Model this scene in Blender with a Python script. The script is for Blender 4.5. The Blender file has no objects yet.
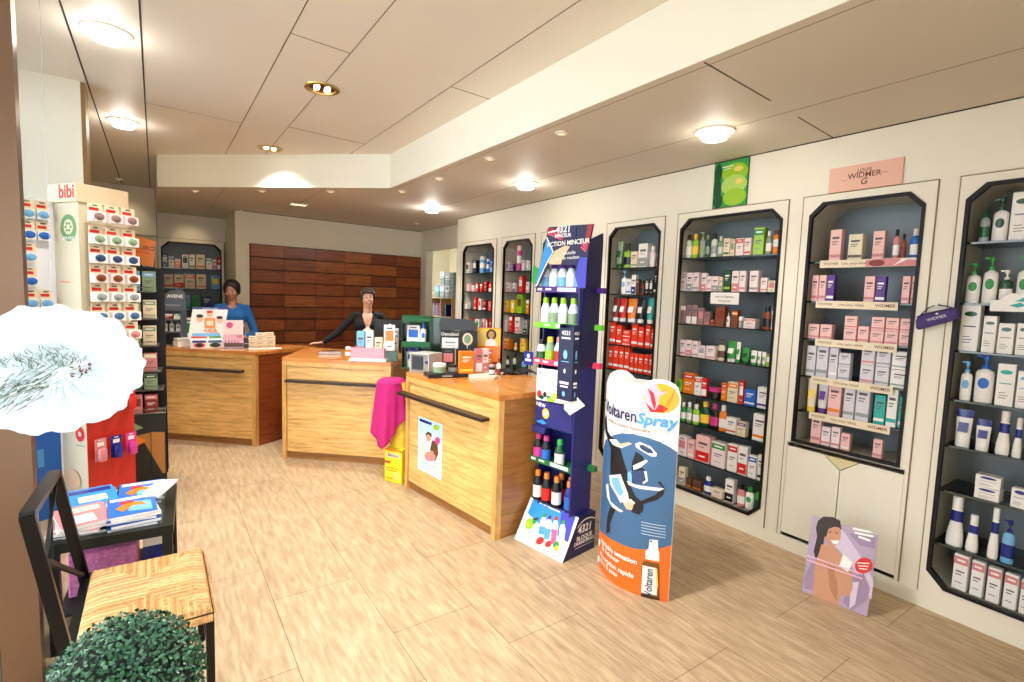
import bpy, bmesh, math, random, json
from mathutils import Vector, Matrix
random.seed(7)
PI = math.pi
SC = bpy.context.scene
COL = SC.collection
ROWS = [["c5",1,1.966,[["t",2.618,0.058,0.185,"clr","wh",0],["t",2.558,0.06,0.187,"lim","yel",0],["p",2.491,0.052,0.196,"gry","gre",0],["t",2.442,0.037,0.172,"dgr","gre",0],["t",2.391,0.056,0.177,"clr","gry",0],["t",2.335,0.047,0.15,"gre","clr",0],["b",2.277,0.053,0.133,"crm","dgr",0],["b",2.229,0.034,0.123,"crm","gre",0],["b",2.174,0.06,0.126,"pkw","red",0],["b",2.112,0.056,0.124,"pkw","red",0],["b",2.032,0.077,0.189,"lim","grn",0],["t",1.965,0.042,0.159,"gre","wh",0],["c",1.909,0.053,0.16,"ora","brn",0]]],["c5",2,1.707,[["b",2.641,0.057,0.147,"pkw","gry",0],["b",2.581,0.053,0.146,"pkw","gry",0],["b",2.523,0.055,0.145,"pkw","gry",0],["b",2.451,0.045,0.141,"pkw","ros",0],["b",2.404,0.043,0.116,"pkw","ros",0],["b",2.353,0.054,0.115,"pkw","gry",0],["b",2.306,0.028,0.108,"crm","gry",0],["b",2.254,0.059,0.159,"dgr","lim",0],["b",2.19,0.057,0.151,"pkw","ros",0],["b",2.132,0.049,0.15,"pkw","ros",0],["b",2.047,0.068,0.149,"pkw","gry",0],["b",1.972,0.049,0.101,"pkw","ros",0],["b",1.916,0.057,0.08,"crm","ros",0]]],["c5",3,1.448,[["b",2.622,0.051,0.15,"mau","wh",0],["b",2.567,0.049,0.152,"mau","wh",0],["b",2.514,0.05,0.154,"mau","wh",0],["b",2.458,0.052,0.131,"mau","ros",0],["b",2.403,0.052,0.106,"mau","ros",0],["b",2.353,0.035,0.042,"rst","ora",0],["b",2.294,0.078,0.151,"amb","rst",0],["t",2.226,0.029,0.101,"wh","gry",0],["b",2.174,0.053,0.123,"amb","ora",0],["d",2.127,0.032,0.08,"gry","wh",0],["b",2.058,0.093,0.071,"pkw","ros",0],["t",1.939,0.062,0.163,"amb","blk",0],["b",1.885,0.027,0.135,"pkw","red",0]]],["c5",4,1.193,[["b",2.607,0.056,0.127,"pkw","ros",0],["b",2.549,0.052,0.129,"pkw","ros",0],["b",2.49,0.055,0.125,"pkw","gry",0],["b",2.429,0.059,0.097,"pkw","gry",0],["b",2.353,0.081,0.101,"pkw","ros",0],["p",2.272,0.064,0.164,"crm","brn",0],["u",2.187,0.078,0.153,"grn","wh",0],["u",2.127,0.032,0.151,"wh","grn",0],["u",2.076,0.062,0.116,"grn","dgr",0],["u",2.011,0.05,0.102,"wh","grn",0],["u",1.967,0.028,0.101,"wh","gre",0],["u",1.934,0.03,0.099,"wh","gre",0],["b",1.897,0.037,0.088,"lim","wh",0]]],["c5",5,0.898,[["b",2.619,0.06,0.099,"lim","grn",0],["b",2.531,0.099,0.162,"ora","red",0],["b",2.445,0.063,0.142,"wh","red",0],["b",2.386,0.047,0.145,"red","wh",0],["d",2.307,0.101,0.079,"blk","mag",0],["b",2.216,0.046,0.132,"ora","red",0],["b",2.148,0.084,0.148,"crm","ora",0],["b",2.079,0.037,0.17,"red","wh",0],["b",2.013,0.088,0.117,"blu","wh",0],["b",1.918,0.086,0.148,"wh","pur",0]]],["c5",6,0.664,[["t",2.569,0.048,0.154,"grn","wh",0],["t",2.515,0.051,0.164,"gre","wh",0],["t",2.453,0.066,0.159,"lim","wh",0],["t",2.376,0.079,0.196,"dgr","yel",0],["t",2.294,0.071,0.194,"blk","mag",0],["t",2.22,0.065,0.197,"ora","wh",0],["b",2.141,0.083,0.12,"wh","red",0],["b",2.06,0.07,0.106,"crm","pur",0],["b",1.924,0.106,0.192,"wh","ora",0]]],["c5",7,0.386,[["b",2.552,0.091,0.16,"pkw","ros",0],["b",2.468,0.062,0.149,"pk","wh",0],["b",2.364,0.131,0.206,"pk","red",0],["b",2.228,0.124,0.188,"pkw","grn",0],["b",2.112,0.078,0.206,"wh","red",0],["b",2.033,0.074,0.21,"wh","red",0],["b",1.956,0.064,0.162,"wh","blu",0],["b",1.895,0.045,0.184,"wh","dgr",0]]],["c5",8,0.15,[["b",2.537,0.063,0.142,"crm","gry",0],["b",2.47,0.057,0.071,"brn","ora",0],["b",2.394,0.082,0.071,"brn","ora",0],["t",2.307,0.071,0.132,"nav","wh",0],["b",2.217,0.1,0.065,"crm","pk",0],["b",2.117,0.073,0.174,"wh","blk",0],["t",2.032,0.06,0.163,"ros","wh",0],["t",1.966,0.066,0.163,"wh","grn",0],["p",1.9,0.056,0.21,"grn","dgr",0]]],["c6",1,1.902,[["b",1.532,0.069,0.196,"pk","ros",0],["b",1.421,0.081,0.16,"crm","brn",0],["b",1.299,0.062,0.168,"pk","ros",0],["t",1.214,0.034,0.169,"ros","wh",0],["t",1.179,0.029,0.141,"amb","rst",0],["t",1.125,0.053,0.166,"blu","wh",0]]],["c6",2,1.653,[["b",1.632,0.042,0.167,"pk","ros",0],["b",1.587,0.043,0.167,"pk","ros",0],["b",1.54,0.047,0.168,"pur","wh",0],["b",1.325,0.057,0.156,"pk","ros",0],["b",1.268,0.052,0.153,"pur","wh",0],["b",1.144,0.038,0.154,"pk","ros",0],["b",1.104,0.028,0.154,"pk","ros",0]]],["c6",3,1.414,[["b",1.619,0.07,0.095,"pk","ros",0],["b",1.544,0.072,0.096,"pk","ros",0],["s2",1.407,0.072,0.157,"pk","ros",0],["b",1.336,0.061,0.098,"pk","ros",0],["s2",1.264,0.07,0.159,"pk","ros",0],["s2",1.192,0.068,0.157,"pk","ros",0],["s2",1.124,0.062,0.157,"pk","ros",0]]],["c6",4,1.173,[["b",1.619,0.059,0.196,"lil","gry",0],["b",1.551,0.069,0.225,"lil","gry",0],["b",1.485,0.053,0.196,"lil","wh",0],["s2",1.422,0.068,0.171,"lil","gry",0],["s2",1.298,0.074,0.223,"lil","ros",0],["s2",1.22,0.073,0.223,"lil","gry",0],["s2",1.133,0.093,0.21,"wh","gry",0]]],["c6",5,0.943,[["u",1.6,0.06,0.214,"crm","yel",0],["u",1.534,0.061,0.217,"lil","pur",0],["b",1.461,0.076,0.209,"pk","ora",0],["b",1.377,0.062,0.206,"lil","gry",0],["b",1.304,0.076,0.224,"lil","gry",0],["b",1.215,0.059,0.175,"tea","wh",0],["b",1.155,0.053,0.221,"wh","tea",0],["b",1.105,0.033,0.188,"tea","wh",0]]],["c6",6,0.745,[["b",1.553,0.062,0.192,"pk","ros",0],["b",1.492,0.054,0.12,"pkw","ros",0],["b",1.435,0.051,0.132,"pkw","ros",0],["b",1.379,0.053,0.107,"pk","wh",0],["b",1.206,0.049,0.112,"pk","ros",0],["b",1.096,0.023,0.127,"pk","ros",0]]],["c7",1,1.976,[["t",0.837,0.042,0.158,"gry","dgr",0],["p",0.78,0.063,0.213,"wh","dgr",0],["b",0.701,0.086,0.233,"wh","dgr",0]]],["c7",2,1.664,[["p",0.858,0.061,0.206,"wh","grn",0],["p",0.793,0.062,0.235,"wh","grn",0],["p",0.732,0.051,0.168,"dgr","wh",0],["p",0.668,0.058,0.232,"wh","grn",0]]],["c7",3,1.416,[["b",0.851,0.081,0.241,"wh","dgr",0],["b",0.772,0.054,0.187,"wh","dgr",0],["b",0.709,0.063,0.153,"wh","dgr",0],["b",0.643,0.059,0.157,"wh","dgr",0]]],["c7",4,1.157,[["p",0.843,0.05,0.205,"wh","lbl",0],["p",0.774,0.08,0.243,"wh","blu",0],["b",0.69,0.071,0.212,"wh","tea",0],["b",0.621,0.057,0.184,"wh","lbl",0]]],["c7",5,0.91,[["u",0.833,0.074,0.198,"wh","nav",0],["u",0.753,0.063,0.162,"wh","nav",0],["t",0.677,0.058,0.223,"wh","nav",0],["t",0.623,0.037,0.199,"wh","nav",0]]],["c7",6,0.665,[["s2",0.712,0.103,0.126,"wh","nav",0],["b",0.591,0.066,0.099,"wh","nav",0]]],["c7",7,0.372,[["t",0.823,0.079,0.269,"wh","nav",0],["t",0.749,0.056,0.196,"wh","nav",0],["t",0.667,0.045,0.265,"wh","nav",0],["p",0.613,0.051,0.218,"lbl","nav",0]]],["c7",8,0.15,[["b",0.779,0.064,0.193,"wh","ros",0],["b",0.71,0.053,0.188,"wh","ros",0],["b",0.646,0.054,0.182,"wh","ros",0],["b",0.583,0.053,0.18,"wh","ros",0],["b",0.527,0.043,0.173,"wh","ros",0]]],["c4",1,1.907,[["u",3.36,0.074,0.24,"gre","dgr",0],["p",3.267,0.093,0.216,"lim","blk",0],["b",3.17,0.078,0.141,"crm","gre",0],["b",3.072,0.102,0.204,"wh","gry",0],["t",2.977,0.063,0.176,"pkw","wh",0],["t",2.902,0.06,0.16,"pkw","ros",0]]],["c4",2,1.671,[["p",3.285,0.066,0.212,"wh","lbl",0],["b",3.219,0.056,0.14,"wh","blu",0],["b",3.16,0.052,0.174,"wh","nav",0],["b",3.112,0.033,0.133,"brn","blk",0],["t",3.066,0.048,0.124,"rst","blk",0],["b",3.007,0.041,0.132,"blk","wh",0],["b",2.963,0.04,0.132,"blk","wh",0],["b",2.907,0.056,0.209,"blk","crm",0]]],["c4",3,1.425,[["u",3.371,0.077,0.212,"rst","wh",0],["u",3.285,0.083,0.208,"red","wh",0],["u",3.182,0.111,0.21,"ora","wh",0],["u",3.074,0.075,0.21,"blk","wh",0],["u",2.966,0.069,0.221,"tea","wh",0],["u",2.894,0.059,0.211,"lim","wh",0]]],["c4",4,1.213,[["b",3.383,0.078,0.209,"rd2","wh",0],["b",3.303,0.069,0.178,"rd2","wh",0],["s2",3.212,0.102,0.142,"rd2","wh",0],["b",3.117,0.072,0.207,"rd2","wh",0],["b",3.044,0.063,0.183,"rd2","wh",0],["b",2.967,0.055,0.213,"rd2","wh",0],["b",2.904,0.06,0.17,"rd2","wh",0]]],["c4",5,0.985,[["b",3.392,0.063,0.209,"rd2","wh",0],["b",3.325,0.062,0.213,"rd2","wh",0],["b",3.258,0.062,0.216,"rd2","wh",0],["b",3.191,0.063,0.217,"rd2","wh",0],["b",3.132,0.045,0.17,"rd2","wh",0],["b",3.083,0.043,0.169,"rd2","wh",0],["b",3.029,0.055,0.171,"rd2","wh",0],["b",2.969,0.048,0.176,"rd2","wh",0],["b",2.913,0.053,0.175,"rd2","wh",0]]],["c1",1,1.907,[["b",6.116,0.216,0.146,"wh","blk",0],["b",5.912,0.161,0.17,"blk","wh",0],["c",5.748,0.137,0.213,"lbl","wh",0],["c",5.606,0.079,0.173,"blu","wh",0],["b",5.512,0.088,0.176,"blu","lbl",0]]],["c1",2,1.665,[["b",6.078,0.117,0.105,"pk","ros",0],["b",5.958,0.099,0.081,"wh","ros",0],["b",5.845,0.102,0.112,"red","wh",0],["b",5.74,0.091,0.1,"red","wh",0],["b",5.634,0.105,0.134,"rst","red",0],["b",5.521,0.102,0.119,"red","wh",0]]],["c1",3,1.425,[["b",6.129,0.138,0.099,"wh","red",0],["b",5.882,0.106,0.16,"red","wh",0],["b",5.765,0.109,0.147,"wh","red",0],["b",5.642,0.12,0.135,"rst","wh",0],["b",5.515,0.117,0.123,"red","ros",0]]],["c1",4,1.14,[["b",6.158,0.183,0.146,"crm","red",0],["b",5.982,0.144,0.166,"red","grn",0],["b",5.808,0.18,0.163,"wh","grn",0],["b",5.668,0.075,0.177,"wh","red",0],["b",5.582,0.079,0.181,"red","wh",0],["b",5.494,0.081,0.183,"red","wh",0]]],["c2",1,1.916,[["b",5.155,0.108,0.108,"pkw","pur",0],["b",5.047,0.088,0.08,"pur","wh",0],["c",4.928,0.104,0.308,"mag","pk",0],["b",4.83,0.073,0.12,"wh","ros",0],["b",4.754,0.065,0.113,"wh","grn",0],["b",4.687,0.055,0.097,"pkw","red",0]]],["c2",2,1.665,[["b",5.126,0.16,0.118,"pkw","ros",0],["b",4.998,0.077,0.111,"wh","pur",0],["b",4.854,0.139,0.191,"red","wh",0],["b",4.728,0.09,0.124,"pkw","ros",0]]],["c2",3,1.425,[["b",5.138,0.133,0.141,"yel","ora",0],["b",5.006,0.112,0.151,"yel","wh",0],["b",4.862,0.161,0.216,"lim","brn",0],["b",4.713,0.09,0.165,"ora","wh",0]]],["c2",4,1.19,[["b",5.158,0.092,0.199,"wh","grn",0],["b",5.037,0.106,0.198,"red","wh",0],["b",4.893,0.152,0.191,"pkw","ros",0],["b",4.742,0.132,0.166,"gry","dgr",0]]],["c2",5,0.98,[["b",5.11,0.189,0.136,"ora","yel",0],["t",4.936,0.084,0.096,"ora","wh",0],["b",4.761,0.172,0.159,"yel","ora",0]]],["c2",6,0.7,[["t",5.099,0.101,0.203,"clr","blk",0],["t",4.952,0.102,0.248,"clr","blk",0],["t",4.76,0.139,0.228,"lbl","nav",0]]],["L",1,1.87,[["b",0.119,0.078,0.198,"nav","wh",0],["b",0.202,0.074,0.162,"wh","blu",0],["b",0.28,0.072,0.137,"ora","wh",0],["b",0.373,0.083,0.204,"wh","blk",0],["b",0.46,0.076,0.211,"wh","grn",0],["b",0.569,0.126,0.219,"crm","ora",0],["b",0.683,0.079,0.171,"wh","tea",0],["b",0.755,0.049,0.16,"pkw","ros",0],["b",0.817,0.058,0.196,"red","wh",0]]],["L",2,1.57,[["b",0.153,0.134,0.2,"crm","red",0],["b",0.29,0.124,0.207,"crm","red",0],["b",0.429,0.14,0.215,"crm","ora",0],["b",0.574,0.134,0.222,"crm","ora",0],["b",0.764,0.124,0.21,"lbl","yel",0]]],["L",3,1.24,[["b",0.362,0.141,0.234,"lbl","grn",0],["b",0.505,0.118,0.226,"grn","wh",0],["b",0.648,0.136,0.23,"nav","wh",0]]],["M",1,1.87,[["b",-0.196,0.048,0.066,"wh","lbl",0],["b",-0.135,0.06,0.1,"wh","gry",0],["b",-0.036,0.108,0.225,"lbl","wh",0]]],["M",2,1.57,[["b",-0.062,0.122,0.198,"blu","lbl",0]]],["M",3,1.24,[["b",-0.101,0.093,0.229,"lbl","wh",0]]]]
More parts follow.
